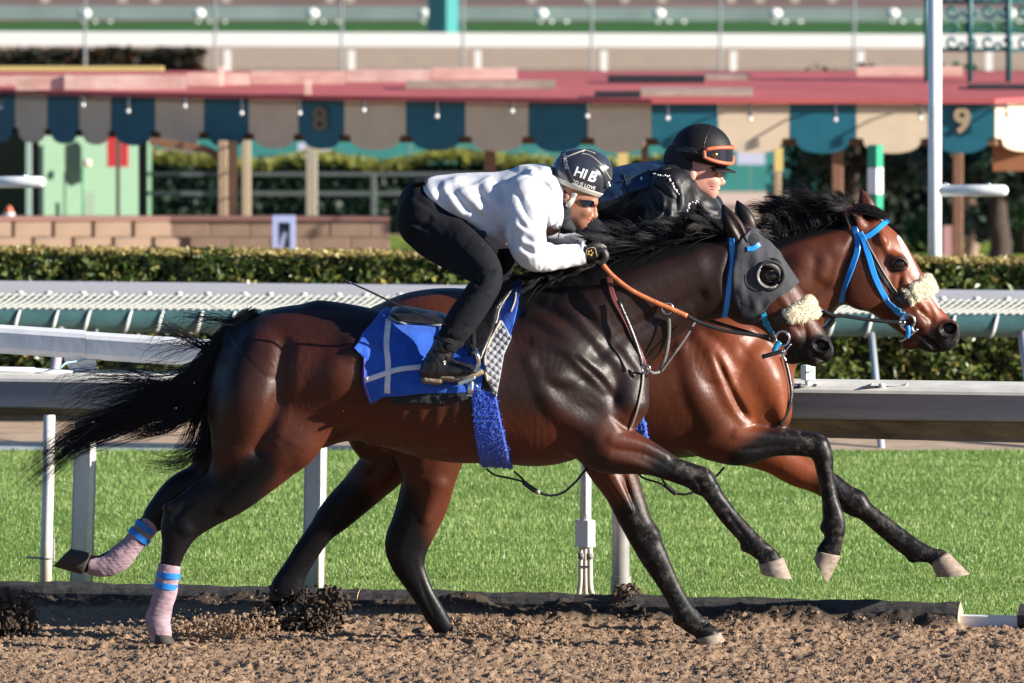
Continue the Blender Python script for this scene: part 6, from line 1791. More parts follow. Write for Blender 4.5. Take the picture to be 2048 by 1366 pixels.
# electrical post
d6 = line_d(1170) + .13
ep = thing('electrical_post', Vector((P(1170, 1200, d6).x, d6, 0)), 'white electrical post with junction box and three conduits under the near horse', 'electrical post')
MB().tube([P(1171, 1040, d6), P(1171, 955, d6), P(1173, 948, d6), P(1176, 830, d6)], .0235, 16).build('pipe', M_wht, ep, smooth=True)
mb = MB()
vs = []
for zz in (1093, 1040):
    c = P(1170, zz, d6)
    for x_, y_ in ((-.041, .0), (.012, -.035), (.042, -.012), (.020, .055), (-.030, .05)):
        vs.append(c + Vector((x_, y_, 0)))
mb.add(vs, [(4, 3, 2, 1, 0), (5, 6, 7, 8, 9)] + [(i, (i + 1) % 5, 5 + (i + 1) % 5, 5 + i) for i in range(5)]); mb.build('junction_box', M_wht, ep)
for us in ([(1163, 1090), (1162, 1130), (1161, 1170), (1154, 1205)], [(1171, 1090), (1171, 1150), (1172, 1205)], [(1180, 1090), (1180, 1150), (1182, 1180), (1192, 1206)]):
    MB().tube(free(d6, [(u, v, 0) for u, v in us], 5), .0115, 10).build('conduit', M_whtd, ep, smooth=True)
for uu, vv in ((1163, 1112), (1180, 1112)): MB().tube([P(uu, vv + 6, d6), P(uu, vv - 6, d6)], .015, 12).build('coupling', M_gpost, ep, smooth=True)
mb = MB(); mb.box(P(1167, 1133, d6 - .012), (.05, .006, .006)); mb.build('clamp', M_dk, ep)
mb = MB(); mb.tube([P(1172, 1030 - 3.2 * i, d6 - .024 - .002 * (i % 2)) for i in range(26)], .0055, 6); mb.build('flexible_conduit', M_wht, ep, smooth=True)

# low kerb of the turf, with pipe
M_kerb = mat('slate_blue_kerb', (0.055, 0.075, 0.10), rough=.45, noise=.2, nscale=5)
M_kerb2 = mat('pale_blue_kerb', (0.30, 0.36, 0.43), rough=.5, noise=.15, nscale=5)
kb = thing('turf_kerb', col(1024, 50.7, 0), 'low slate blue kerb pipe between the turf and the sand strip', 'kerb')
rail_line([(u, P(u, 600, 1).y * 0 + 50.62 - .35 * (u - 1024) / 2048, [(v0, .10), (v0 + 1, .0), (v0 + 10, -.01), (v0 + 10, .1)]) for u, v0 in ((-700, 876), (0, 882), (1024, 895), (2048, 908), (2800, 917))], 'pipe', M_kerb, kb)
rail_line([(u, 50.56 - .35 * (u - 1024) / 2048, [(v0, .06), (v0, .0), (v0 + 9, -.01), (v0 + 9, .06)]) for u, v0 in ((-700, 886.5), (0, 892.5), (1024, 905.5), (2048, 918.5), (2800, 927.5))], 'edge', M_kerb2, kb)

# ================================================================== net fence and hedge
DN = 52.35
M_gpipe = mat('dark_green_pipe_sleeve', (0.060, 0.130, 0.130), rough=.32, noise=.2, nscale=8)
M_net = mat('pale_shade_net', (0.25, 0.27, 0.24), rough=.8, noise=.25, nscale=7)
M_tie = mat('pale_tie_cord', (0.50, 0.52, 0.50), rough=.7)
M_pinkp = mat('pale_pink_post', (0.56, 0.48, 0.50), rough=.5)
M_bluep = mat('pale_blue_grey_post', (0.36, 0.40, 0.44), rough=.45)
nf = thing('net_fence', col(1745, DN, 0), 'green padded pipe fence with pale netting stretched behind it, before the hedge', 'fence')
pa, pb = P(-700, 637, DN + .06), P(2800, 657, DN - .06)
MB().tube([pa.lerp(pb, i / 24) for i in range(25)], .060, 16).build('padded_pipe', M_gpipe, nf, smooth=True)
me = None
pd_ = (pb - pa).normalized()
i = 0; t = .10
while t < .90:
    c = pa.lerp(pb, t)
    if me is None or i < 4:
        mb = MB(); L_ = .055
        mb.tube([Vector((L_ * (.2 + .8 * k / 10) - .02 * (i % 2), -.064 * math.cos(-1.35 + 2.5 * k / 10), .064 * math.sin(-1.35 + 2.5 * k / 10))) for k in range(11)], [.005 + .006 * math.sin(k / 10 * 3.1) for k in range(11)], 6, sq=(1.0, .45))
        me = mb.build('tie', M_tie, nf, smooth=True); mesh_ = me.data; me.location = c
        me.matrix_parent_inverse = Matrix.Translation(-Vector(nf.location))
    else:
        o = bpy.data.objects.new('tie', mesh_); C.objects.link(o); o.parent = nf; o.matrix_parent_inverse = Matrix.Translation(-Vector(nf.location)); o.location = c
    i += 1; t += .0235 * (0.75 + .5 * random.random())
# net: a sheet with real cords on it
na, nb = pa + Vector((0, .02, .055)), pb + Vector((0, .02, .055))
nc, ndd = P(2800, 607, 53.75), P(-700, 585, 53.95)
mb = MB(); nn = 60; vs = []
for i in range(nn + 1):
    t = i / nn
    for k in range(9):
        s_ = k / 8
        p = na.lerp(nb, t).lerp(ndd.lerp(nc, t), s_); p.z += -.012 * math.sin(s_ * math.pi) + .006 * math.sin(t * 140) * (s_ > .2) 
        vs.append(p)
mb.add(vs, [(i * 9 + k, (i + 1) * 9 + k, (i + 1) * 9 + k + 1, i * 9 + k + 1) for i in range(nn) for k in range(8)])
mb.build('net_sheet', M_net, nf, smooth=True)
mb = MB()
for i in range(190):
    t = .08 + .84 * i / 190
    a_, b_ = na.lerp(nb, t), ndd.lerp(nc, t + .016)
    a_ = a_ + Vector((0, 0, .006)); b_ = b_ + Vector((0, 0, .006)); mid = (a_ + b_) / 2 - Vector((0, 0, .010))
    mb.tube([a_, mid, b_], .0055, 4, caps=False)
for s_ in (.12, .26, .42, .58, .74, .9):
    mb.tube([na.lerp(nb, t).lerp(ndd.lerp(nc, t), s_) + Vector((0, 0, .006 - .012 * math.sin(s_ * math.pi))) for t in np.linspace(.08, .92, 30)], .006, 4, caps=False)
o = mb.build('net_cords', mat('white_net_cord', (.42, .43, .39), rough=.8), nf); o['kind'] = 'stuff'
kn = None
for i in range(44):
    p = ndd.lerp(nc, .10 + .80 * i / 44 + .004 * random.random()) + Vector((0, -.02, .012))
    if kn is None:
        kn = MB().ico((0, 0, 0), .020, 1, 1.2, 1, .8).build('net_knot', M_tie, nf, smooth=True); kn.location = p
    else:
        o = bpy.data.objects.new('net_knot', kn.data); C.objects.link(o); o.parent = nf; o.matrix_parent_inverse = Matrix.Translation(-Vector(nf.location)); o.location = p
for uu, m_, w_ in ((1742, M_bluep, .018), (2044, M_pinkp, .028), (120, M_pinkp, .026), (192, M_bluep, .012), (-420, M_pinkp, .026)):
    p = P(uu, 660, DN); MB().tube([Vector((p.x, 50.85, -.02)), Vector((p.x, 51.6, p.z * .55)), Vector((p.x, DN, p.z))], w_, 10).build('post', m_, nf, smooth=True)
# flat white rail in front of the hedge
wr = thing('flat_rail', P(1024, 580, 54.0), 'flat white rail along the foot of the clipped hedge', 'rail')
rail_line([(u, 54.05 - .0001 * u, [(v0 - 3, .16), (v0, .0), (v0 + 27, .0), (v0 + 27, .16)]) for u, v0 in ((-700, 558), (2800, 591))], 'beam', mat('lilac_white_rail', (.56, .55, .60), rough=.4), wr)
for uu in (-300, 640, 1560, 2500):
    p = P(uu, 585, 54.15); MB().box((p.x, 54.15, p.z / 2 - .04), (.05, .05, p.z + .08)).build('post', M_wht, wr)

def leaf_cloud(pts, nor, size, seed, flat=.5):
    """two-triangle leaves at points pts, roughly facing nor"""
    rg = np.random.default_rng(seed); n = len(pts)
    a = nor + rg.standard_normal((n, 3)) * flat; a /= np.linalg.norm(a, axis=1, keepdims=True) + 1e-9
    r = rg.standard_normal((n, 3)); t = np.cross(a, r); t /= np.linalg.norm(t, axis=1, keepdims=True) + 1e-9
    b = np.cross(a, t); s_ = (size * (.6 + .8 * rg.random(n)))[:, None]
    V = np.stack([pts - t * s_, pts + b * s_ * .5 + a * s_ * .12, pts + t * s_, pts - b * s_ * .5 + a * s_ * .12], 1).reshape(-1, 3)
    return V, (np.arange(n)[:, None] * 4 + np.array([[0, 1, 2, 3]])), np.repeat(rg.random(n), 4)
def leaf_mat(name, c0, c1, c2=None, rough=.45, tr=.35):
    if name in _mats: return _mats[name]
    m = mat(name, c0, rough=rough, spec=.5); nt = m.node_tree; b = nt.nodes['Principled BSDF']
    at = nt.nodes.new('ShaderNodeAttribute'); at.attribute_name = 'tint'
    rp = nt.nodes.new('ShaderNodeValToRGB'); rp.color_ramp.elements[0].color = (*c0, 1); rp.color_ramp.elements[1].color = (*c1, 1); rp.color_ramp.elements[1].position = .86 if c2 else 1
    if c2:
        e = rp.color_ramp.elements.new(1.0); e.color = (*c2, 1)
    nt.links.new(at.outputs['Fac'], rp.inputs[0]); nt.links.new(rp.outputs[0], b.inputs['Base Color'])
    t_ = nt.nodes.new('ShaderNodeBsdfTranslucent'); nt.links.new(rp.outputs[0], t_.inputs[0])
    ms = nt.nodes.new('ShaderNodeMixShader'); ms.inputs[0].default_value = tr
    nt.links.new(b.outputs[0], ms.inputs[1]); nt.links.new(t_.outputs[0], ms.inputs[2]); nt.links.new(ms.outputs[0], nt.nodes['Material Output'].inputs[0])
    return m
M_core = mat('hedge_core_twigs', (0.012, 0.014, 0.008), rough=.95)
def hedge(name, lab, x0, x1, y0, y1, z0, z1, n, size, m, seed, slope=0.0, group=None, ycurve=None):
    rg = np.random.default_rng(seed)
    t_ = thing(name, ((x0 + x1) / 2, (y0 + y1) / 2, z0), lab, 'hedge', group)
    A_f, A_t = (x1 - x0) * (z1 - z0), (x1 - x0) * (y1 - y0)
    nf_ = int(n * A_f / (A_f + A_t * 1.3))
    x = rg.uniform(x0, x1, n); p = np.zeros((n, 3)); nr = np.zeros((n, 3))
    p[:, 0] = x
    f_ = np.arange(n) < nf_
    p[f_, 1] = y0; p[f_, 2] = rg.uniform(z0, z1, f_.sum()); nr[f_] = (0, -1, .25)
    p[~f_, 1] = rg.uniform(y0, y1, (~f_).sum()); p[~f_, 2] = z1; nr[~f_] = (0, -.2, 1)
    bump_ = vnoise(p, 3.0) * .022 + vnoise(p, 9.0) * .020
    p += nr * (bump_ - np.abs(rg.normal(0, .045, n)))[:, None] * 1.0
    p[:, 2] += slope * (x - (x0 + x1) / 2)
    V, Fq, ti = leaf_cloud(p, nr, size, seed, .75)
    me = np_mesh(name, V, Fq, smooth=False); attr(me, 'tint', ti)
    o = link('foliage', me, m, t_); o['kind'] = 'stuff'
    mb = MB(); mb.box(((x0 + x1) / 2, (y0 + y1) / 2 + .04, (z0 + z1) / 2 - .04), (x1 - x0 - .1, y1 - y0 - .06, z1 - z0 - .06), Matrix.Rotation(-math.atan(slope), 3, 'Y')); mb.build('branches', M_core, t_)
    return t_
M_leaf1 = leaf_mat('boxwood_leaf', (0.030, 0.070, 0.014), (0.165, 0.200, 0.048), (0.48, 0.38, 0.12), rough=.32)
hz = P(1024, 514, 54.9).z
hedge_front = hedge('hedge', 'clipped boxwood hedge running across behind the net fence', -4.2, 4.2, 54.9, 55.35, 0.0, hz - .02, 44000, .026, M_leaf1, 41, slope=-.011)

rg = np.random.default_rng(44); n = 9000
xx = rg.uniform(-4.2, 4.2, n); pp = np.stack([xx, rg.uniform(54.86, 55.3, n), hz - .02 - .011 * xx + .012 + .022 * rg.random(n)], 1)
V, Fq, ti = leaf_cloud(pp, np.tile([.3, -.5, .8], (n, 1)), .017, 45, .8); me = np_mesh('clipped_top', V, Fq, smooth=False); attr(me, 'tint', ti)
o = link('clipped_top', me, leaf_mat('bronze_sunlit_leaf', (.16, .12, .035), (.42, .33, .10), (.62, .50, .20), rough=.4), hedge_front); o['kind'] = 'stuff'  # paler leaves added on top; the lit edge is put into their colour
# ================================================================== pavilion with scalloped valance
ZT, ZS, ZB = .905, .655, .545          # valance: top, shoulder, tip of the scallop
M_teal_v = mat('teal_painted_board', (0.004, 0.105, 0.155), rough=.5, noise=.12, nscale=6)
M_cream_v = mat('cream_painted_board', (0.62, 0.50, 0.36), rough=.55, noise=.06, nscale=6)
M_roof = mat('red_roof_felt', (0.48, 0.098, 0.098), rough=.8, col2=(0.36, 0.068, 0.070), nscale=1.2, bump=.004, bscale=9)
M_rboard = mat('faded_pink_board', (0.80, 0.60, 0.52), rough=.75, col2=(0.55, 0.30, 0.25), nscale=2.2, stretch=(1, 1, 3))
M_brn = mat('brown_stained_beam', (0.120, 0.055, 0.025), rough=.7, noise=.3, nscale=9)
M_tan = mat('tan_painted_post', (0.34, 0.25, 0.16), rough=.6, noise=.1)
M_dkbrn = mat('dark_brown_post', (0.045, 0.030, 0.024), rough=.6, noise=.2)
M_brnp = mat('red_brown_post', (0.20, 0.098, 0.055), rough=.6, noise=.15)
M_yel = mat('yellow_painted_post', (0.70, 0.52, 0.18), rough=.55)
fac = [(-420, 75.6), (-20, 74.1), (222, 73.45), (688, 72.72), (1303, 72.12), (1990, 72.14), (2330, 73.6), (2900, 76.4)]
def fd(u):
    return float(np.interp(u, [a for a, b in fac], [b for a, b in fac]))
def fpt(u, z, out=0.0):
    d = fd(u) - out
    p = P(u, 300, d); return Vector((p.x, d, z))
pv = thing('pavilion', fpt(1024, -1.0), 'low pavilion with red flat roof and scalloped teal and cream valance', 'pavilion')
edges = [(-420, 1), (-364, 0), (-308, 1), (-252, 0), (-196, 1), (-140, 0), (-85, 1), (-28, 0), (30, 1), (95, 0), (158, 1), (222, 0), (310, 1), (408, 0), (497, 1), (597, 0), (688, 1), (812, 0), (930, 1), (1057, 0), (1175, 1), (1303, 0), (1436, 1), (1579, 0), (1712, 1), (1856, 0), (1990, 1), (2135, 0), (2260, 1), (2380, 0), (2490, 1), (2600, 0), (2700, 1), (2800, 0), (2900, 1)]
for (u0, c), (u1, _) in zip(edges[:-1], edges[1:]):
    a, b = fpt(u0 + .6, 0), fpt(u1 - .6, 0)
    t = (b - a); L_ = t.length; t.normalize(); nrm = Vector((t.y, -t.x, 0))
    prof = [(0, ZT), (0, ZS), (.10, ZS - .004)]
    for k in range(17):
        th = math.pi * k / 16
        prof.append((.5 - .40 * math.cos(th), ZS - .012 - (ZS - .012 - ZB) * math.sin(th) ** .75))
    prof += [(.90, ZS - .004), (1, ZS), (1, ZT)]
    fr = [a + t * L_ * s_ + Vector((0, 0, z)) for s_, z in prof]
    bk = [p - nrm * .02 for p in fr]
    n = len(fr)
    fs = [tuple(range(n)), tuple(reversed(range(n, 2 * n)))] + [(i, n + i, n + (i + 1) % n, (i + 1) % n) for i in range(n)]
    MB().add(fr + bk, fs).build('valance_panel', (M_teal_v, M_cream_v)[c], pv)
def strip(us, z0, z1, o0, o1, name, m, parent, step=None):
    vs, fs = [], []
    for u in us:
        for z, o_ in ((z0, o0), (z1, o0), (z1, o1), (z0, o1)): vs.append(fpt(u, z, o_))
    for i in range(len(us) - 1):
        for j in range(4): fs.append((i * 4 + j, i * 4 + (j + 1) % 4, (i + 1) * 4 + (j + 1) % 4, (i + 1) * 4 + j))
    n0 = (len(us) - 1) * 4
    fs += [(3, 2, 1, 0), (n0, n0 + 1, n0 + 2, n0 + 3)]
    return MB().add(vs, fs).build(name, m, parent)
US = [-420, -20, 222, 688, 1303, 1990, 2330, 2900]
strip(US, ZS - .055, ZS + .06, -.05, -.17, 'fascia_beam', M_brn, pv)
# roof slab
back = [(-420, 80.2), (2900, 79.2)]
top = [fpt(u, .94, .06) for u in US]; bot = [fpt(u, .906, .06) for u in US]
tb = [Vector((fpt(u, 0).x * 1.06, 76.7, .975)) for u in US]; bb = [Vector((p.x, p.y, .935)) for p in tb]
n = len(US); vs = top + tb + bot + bb
fs = [(i, i + 1, n + i + 1, n + i) for i in range(n - 1)] + [(2 * n + i, 3 * n + i, 3 * n + i + 1, 2 * n + i + 1) for i in range(n - 1)] + [(i, 2 * n + i, 2 * n + i + 1, i + 1) for i in range(n - 1)] + [(n + i, n + i + 1, 3 * n + i + 1, 3 * n + i) for i in range(n - 1)] + [(0, n, 3 * n, 2 * n), (n - 1, 3 * n - 1, 4 * n - 1, 2 * n - 1)]
MB().add(vs, fs).build('roof', M_roof, pv)
def on_roof(u, v, d):
    return P(u, v, d)
def roof_d(u, v):
    d0 = fd(u) - .06
    best = d0
    for k in range(60):
        d = d0 + (76.7 - d0) * k / 59
        z = .94 + (.975 - .94) * k / 59
        if P(u, v, d).z >= z: best = d
    return best
def board(u0, u1, v0, v1, d, dep, m, name='roof_board', du=0.0):
    if d is None: d = roof_d((u0 + u1) / 2, v1) + .02
    a, b, c, e = P(u0, v1, d), P(u1, v1 + du, d), P(u1, v0 + du, d), P(u0, v0, d)
    vs = [a, b, c, e] + [p + Vector((0, dep, 0)) for p in (a, b, c, e)]
    return MB().add(vs, [(0, 1, 2, 3), (7, 6, 5, 4), (0, 4, 5, 1), (1, 5, 6, 2), (2, 6, 7, 3), (3, 7, 4, 0)]).build(name, m, pv)
M_ply = mat('grey_weathered_plank', (0.34, 0.28, 0.23), rough=.8, noise=.3, nscale=4, stretch=(1, 1, 4))
M_blk = mat('black_roof_felt', (0.015, 0.015, 0.02), rough=.7)
us_ = [(-300, 30, 152, 182), (31, 128, 151, 181), (129, 372, 150, 179), (374, 440, 146, 172), (449, 500, 146, 170), (502, 690, 142, 168), (692, 862, 139, 164), (864, 1034, 136, 158)]
for i, (a_, b_, c_, e_) in enumerate(us_):
    board(a_, b_, c_, e_, None, .03, (M_rboard if i % 2 else mat('pale_pink_board', (0.74, 0.58, 0.52), rough=.7, col2=(.50, .28, .24), nscale=3)))
board(436, 447, 134, 172, None, .12, M_rboard, 'roof_bracket'); board(609, 622, 160, 190, None, .1, M_rboard, 'roof_bracket')
board(812, 1112, 163, 178, None, .25, M_ply); board(1190, 1281, 184, 196, None, .25, M_blk, 'roof_panel'); board(1282, 1506, 178, 192, None, .3, M_ply)
board(1216, 1409, 152, 166, None, .25, M_blk, 'roof_panel'); board(1410, 1500, 149, 160, None, .3, M_ply); board(1714, 1926, 133, 152, None, .03, M_rboard)
board(1940, 2250, 172, 180, None, .4, M_blk, 'roof_panel')
board(-300, 326, 134, 148, 77.2, .2, M_yel, 'roof_edge_plank')
# lamps on the valance
def lamp(u, v, dark):
    d = fd(u); p0 = fpt(u - 4, ZT - .01); z = P(u, v, d - .16).z
    mb = MB(); mb.tube([p0, p0 + Vector((0, -.10, .012)), Vector((p0.x, p0.y - .17, z + .055)), Vector((p0.x, p0.y - .17, z + .03))], .008, 6)
    o = mb.build('lamp', M_dk, pv, smooth=True)
    MB().tube([Vector((p0.x, p0.y - .17, z + .05)), Vector((p0.x, p0.y - .17, z + .022))], [.012, .016], 10).build('lamp_holder', M_dk, o, smooth=True)
    MB().ico(Vector((p0.x, p0.y - .17, z)), .017, 2).build('bulb', mat('frosted_glass_bulb', (.85, .85, .85), rough=.12, spec=.7), o, smooth=True)
for u, v in ((8, 215), (172, 210), (262, 222), (375, 212), (488, 226), (604, 226), (732, 220), (878, 232), (1028, 222), (1178, 232), (1338, 236), (1503, 238), (1673, 239), (1842, 236), (2014, 240)):
    lamp(u, v, u < 1300)
mb = MB(); mb.tube([fpt(u, ZT - .018 - .010 * abs(math.sin(u * .02)), .03) for u in range(-300, 2400, 30)], .004, 5); mb.build('cable', M_dk, pv)
def numeral(txt, u, v, hpx, m, m2):
    cu = bpy.data.curves.new('numeral', 'FONT'); cu.body = txt; cu.size = hpx / ppm(fd(u)) * 1.38; cu.extrude = .012; cu.offset = .008; cu.align_x = 'CENTER'; cu.align_y = 'CENTER'; cu.resolution_u = 4
    o = bpy.data.objects.new('numeral', cu); C.objects.link(o)
    me = bpy.data.meshes.new_from_object(o.evaluated_get(bpy.context.evaluated_depsgraph_get())); bpy.data.objects.remove(o)
    p = fpt(u, P(u, v, fd(u)).z, .016)
    a, b = fpt(u - 20, 0), fpt(u + 20, 0); ang = math.atan2(b.y - a.y, b.x - a.x)
    me.transform(Matrix.Translation(p) @ Matrix.Rotation(ang, 4, 'Z') @ Matrix.Rotation(math.pi / 2, 4, 'X'))
    me.name = 'numeral'; return link('numeral', me, m, pv)
numeral('8', 641, 240, 46, mat('bronze_numeral', (0.16, 0.115, 0.08), rough=.5), None)
numeral('9', 1924, 243, 50, mat('tan_numeral', (0.36, 0.27, 0.17), rough=.5), None)
# posts
def post(u0, u1, m, d=None, ztop=ZS - .05, zbot=-1.0, parent=pv, name='post', dep=None):
    d = d or fd((u0 + u1) / 2) + .12
    a, b = P(u0, 300, d).x, P(u1, 300, d).x
    return MB().box(((a + b) / 2, d, (ztop + zbot) / 2), (b - a, dep or (b - a), ztop - zbot), None, .006).build(name, m, parent)
post(64, 78, M_dkbrn); post(277, 294, M_dkbrn); post(968, 992, M_brnp); post(1282, 1297, M_brnp); post(1664, 1686, M_brnp); post(1906, 1926, M_brnp); post(1548, 1562, M_tan)
post(436, 455, M_tan, d=72.9); post(456, 475, mat('tan_brown_post', (.30, .19, .115), rough=.6), d=72.95)
q = free(73.0, [(300, 282, 0), (370, 292, 0), (415, 300, 0), (440, 320, 0), (452, 350, 0)], 6); mb = MB(); strap_mesh(mb, q, [Vector((0, -1, 0))] * len(q), .055, .06); mb.build('knee_brace', M_brnp, pv)
board(1986, 2200, 288, 342, 72.5, .05, mat('rust_brown_panel', (.30, .12, .05), rough=.6), 'side_panel')

# ------------------------------------------------------------------ things under and behind the pavilion
def slab(name, u0, u1, v0, v1, d, dep, m, lab=None, cat=None, parent=None, zb=None, d1=None, group=None):
    d1 = d if d1 is None else d1
    a, b = P(u0, v1, d), P(u1, v1, d1); c, e = P(u1, v0, d1), P(u0, v0, d)
    if zb is not None: a.z = b.z = zb
    vs = [a, b, c, e] + [p + Vector((0, dep, 0)) for p in (a, b, c, e)]
    o = MB().add(vs, [(0, 1, 2, 3), (7, 6, 5, 4), (0, 4, 5, 1), (1, 5, 6, 2), (2, 6, 7, 3), (3, 7, 4, 0)]).build(name, m, parent)
    if lab: tag(o, lab, cat, group)
    return o
# low block wall
M_block = mat('buff_concrete_block', (0.265, 0.18, 0.125), rough=.85, noise=.12, nscale=5)
bw = thing('block_wall', P(390, 495, 72.62), 'low buff block wall under the valance, left of the jockey', 'wall')
dW = 72.66
def wall_d(u): return dW - max(0.0, (340 - u)) / 276.0 * .45
M_mort = mat('mortar', (.25, .17, .118), rough=.9)
slab('mortar', 340, 779, 442, 480, dW + .03, .10, M_mort, parent=bw, zb=-1.0)
slab('mortar', -380, 340, 442, 480, wall_d(-380) + .03, .10, M_mort, parent=bw, zb=-1.0, d1=dW + .03)
bwid = 80
proto = None
for r_ in range(7):
    v_ = 442 + r_ * 33
    u_ = -380 - (r_ % 2) * 40
    while u_ < 779:
        x0, x1 = max(u_, -380), min(u_ + bwid - 1, 779)
        if x1 - x0 > 8:
            da_ = wall_d((x0 + x1) / 2); a, b = P(x0, v_ + 32.2, da_), P(x1, v_, da_)
            o = None
            w_, h_ = b.x - a.x, b.z - a.z
            key = (round(w_, 2))
            if proto is None: proto = {}
            if key not in proto:
                proto[key] = MB().box((0, 0, 0), (w_, .11, h_), None, .004).build('block', M_block, bw); ob = proto[key]
            else:
                ob = bpy.data.objects.new('block', proto[key].data); C.objects.link(ob); ob.parent = bw; ob.matrix_parent_inverse = Matrix.Translation(-Vector(bw.location))
            ob.rotation_euler[2] = math.atan(.45) if (x0 + x1) / 2 < 340 else 0
            ob.location = ((a.x + b.x) / 2, da_ + .055 + random.uniform(-.003, .003), (a.z + b.z) / 2)
        u_ += bwid
M_cop = mat('maroon_coping', (.24, .12, .10), rough=.8)
slab('coping', 340, 780, 434, 441.5, dW - .02, .2, M_cop, parent=bw); slab('coping', -380, 340, 434, 441.5, wall_d(-380) - .02, .2, M_cop, parent=bw, d1=dW - .02)
# pale green shed
gs_ = thing('green_shed', P(180, 430, 83), 'pale green shed wall with red box seen under the left valance', 'shed')
M_pg = mat('pale_green_siding', (0.125, 0.235, 0.15), rough=.6, noise=.04)
nrib = 40
pa_, pb_ = P(76, 440, 83.2), P(279, 440, 84.0)
ztop = P(100, 240, 83.5).z
for k in range(20):
    a_, b_ = pa_.lerp(pb_, k / 20 + .0008), pa_.lerp(pb_, (k + 1) / 20 - .0008)
    mid = a_.lerp(b_, .5)
    if k == 0:
        w_ = (b_ - a_).length
        pl = MB().box((0, 0, 0), (w_, .02, ztop + 1.0), None, .002).build('siding_panel', M_pg, gs_); pr_ = pl
    else:
        pl = bpy.data.objects.new('siding_panel', pr_.data); C.objects.link(pl); pl.parent = gs_; pl.matrix_parent_inverse = Matrix.Translation(-Vector(gs_.location))
    pl.location = (mid.x, mid.y, (ztop - 1.0) / 2); pl.rotation_euler[2] = math.atan2(pb_.y - pa_.y, pb_.x - pa_.x)
slab('shed_body', 80, 277, 244, 430, 84.0, 3.0, M_pg, parent=gs_, zb=-1.0, d1=84.5)
slab('red_box', 214, 256, 262, 334, 83.3, .12, mat('red_paint', (.58, .045, .05), rough=.5), parent=gs_)
slab('downpipe', 232, 240, 240, 436, 83.0, .05, mat('grey_brown_pipe', (.10, .085, .075), rough=.6), parent=gs_)
MB().ico(P(174, 326, 83.2), .038, 2).build('lamp', mat('cream_lamp', (.75, .62, .48), rough=.5), gs_, smooth=True)
MB().tube([P(167, 332, 83.35), P(167, 436, 83.35)], .010, 8).build('conduit', mat('green_conduit', (.10, .34, .17)), gs_, smooth=True)
for k in range(7): slab('louvre', 172, 188, 386 + k * 7.4, 390 + k * 7.4, 83.25, .03, mat('grey_louvre', (.42, .46, .38)), parent=gs_)
slab('olive_wall', -120, 53, 255, 436, 86, .2, mat('olive_wall_paint', (.085, .085, .035), rough=.8, noise=.2), 'dark olive wall left of the pale green shed', 'wall', zb=-1.0)
o = slab('pale_post', 52, 62, 270, 440, 82.5, .05, mat('pale_teal_post', (.34, .50, .44)), 'thin pale teal post beside the olive wall', 'post', zb=-1.0)
cn = thing('traffic_cone', P(17, 440, 80), 'orange and white traffic cone by the olive wall', 'cone')
def cone_part(v0, v1, r0, r1, m, nm): MB().tube([P(18, v0, 80), P(18, v1, 80)], [r0, r1], 16).build(nm, m, cn, smooth=True)
cone_part(436, 425, .055, .038, mat('cone_white', (.8, .76, .74)), 'lower_band'); cone_part(424.6, 412, .038, .014, mat('cone_orange', (.70, .20, .10)), 'tip')
cc = P(18, 438, 80); MB().box((cc.x, 80, (cc.z - 1.0) / 2), (.16, .16, cc.z + 1.0)).build('base', mat('cone_orange', (.70, .20, .10)), cn)
# rails, posts, hedge and wall at the back
rf = thing('rail_fence', P(600, 390, 84.5), 'grey two-rail fence with tan posts before the dark back hedge', 'fence')
M_grl = mat('grey_rail', (.085, .105, .105), rough=.6)
slab('rail', 288, 1060, 345, 352, 85.0, .05, M_grl, parent=rf); slab('rail', 288, 1060, 383, 391, 85.0, .05, M_grl, parent=rf)
for a_, b_, m_ in ((484, 501, mat('buff_post', (.42, .34, .23), rough=.6)), (612, 634, mat('buff_grey_post', (.36, .32, .25), rough=.6)), (741, 752, M_grl)): post(a_, b_, m_, d=84.8, ztop=P(600, 262, 84.8).z if a_ < 700 else P(600, 350, 84.8).z, zbot=-1.0, parent=rf)
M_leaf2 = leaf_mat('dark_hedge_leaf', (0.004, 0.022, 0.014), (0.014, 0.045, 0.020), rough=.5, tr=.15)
M_leaf3 = leaf_mat('sunlit_yellow_leaf', (0.13, 0.16, 0.022), (0.30, 0.29, 0.05), rough=.5)  # crown leaves: the sun on the hedge top is put into this yellow
x0, x1 = P(290, 400, 90.6).x, P(1380, 400, 90.6).x
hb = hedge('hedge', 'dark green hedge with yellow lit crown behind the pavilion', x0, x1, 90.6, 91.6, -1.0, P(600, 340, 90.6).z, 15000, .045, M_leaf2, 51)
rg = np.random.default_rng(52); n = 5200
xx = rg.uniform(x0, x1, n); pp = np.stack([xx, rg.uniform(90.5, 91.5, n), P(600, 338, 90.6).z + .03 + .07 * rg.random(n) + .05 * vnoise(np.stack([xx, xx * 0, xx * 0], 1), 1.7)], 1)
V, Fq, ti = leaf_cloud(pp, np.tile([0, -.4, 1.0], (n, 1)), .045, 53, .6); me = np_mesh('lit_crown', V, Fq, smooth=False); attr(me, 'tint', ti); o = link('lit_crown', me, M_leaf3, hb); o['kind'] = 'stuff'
M_tw = mat('teal_wall_paint', (0.035, 0.235, 0.215), rough=.6, noise=.06, nscale=3)
tw = thing('teal_wall', P(900, 400, 95), 'long teal painted wall behind the back hedge', 'wall')
for k, (a_, b_) in enumerate(((300, 560), (561.5, 820), (821.5, 1080), (1081.5, 1340), (1341.5, 1500), (1501.5, 1640))):
    slab('wall_panel', a_, b_, 240, 382, 95.5, .1, M_tw, parent=tw)
slab('plinth', 1360, 1640, 385, 410, 95.45, .2, mat('pale_pink_plinth', (.62, .50, .44), rough=.8), parent=tw); slab('red_kerb', 1330, 1660, 411, 440, 95.4, .3, mat('maroon_kerb', (.30, .13, .13), rough=.8), parent=tw, zb=-1.0)
M_lav = mat('lavender_white_board', (.56, .58, .74), rough=.5)
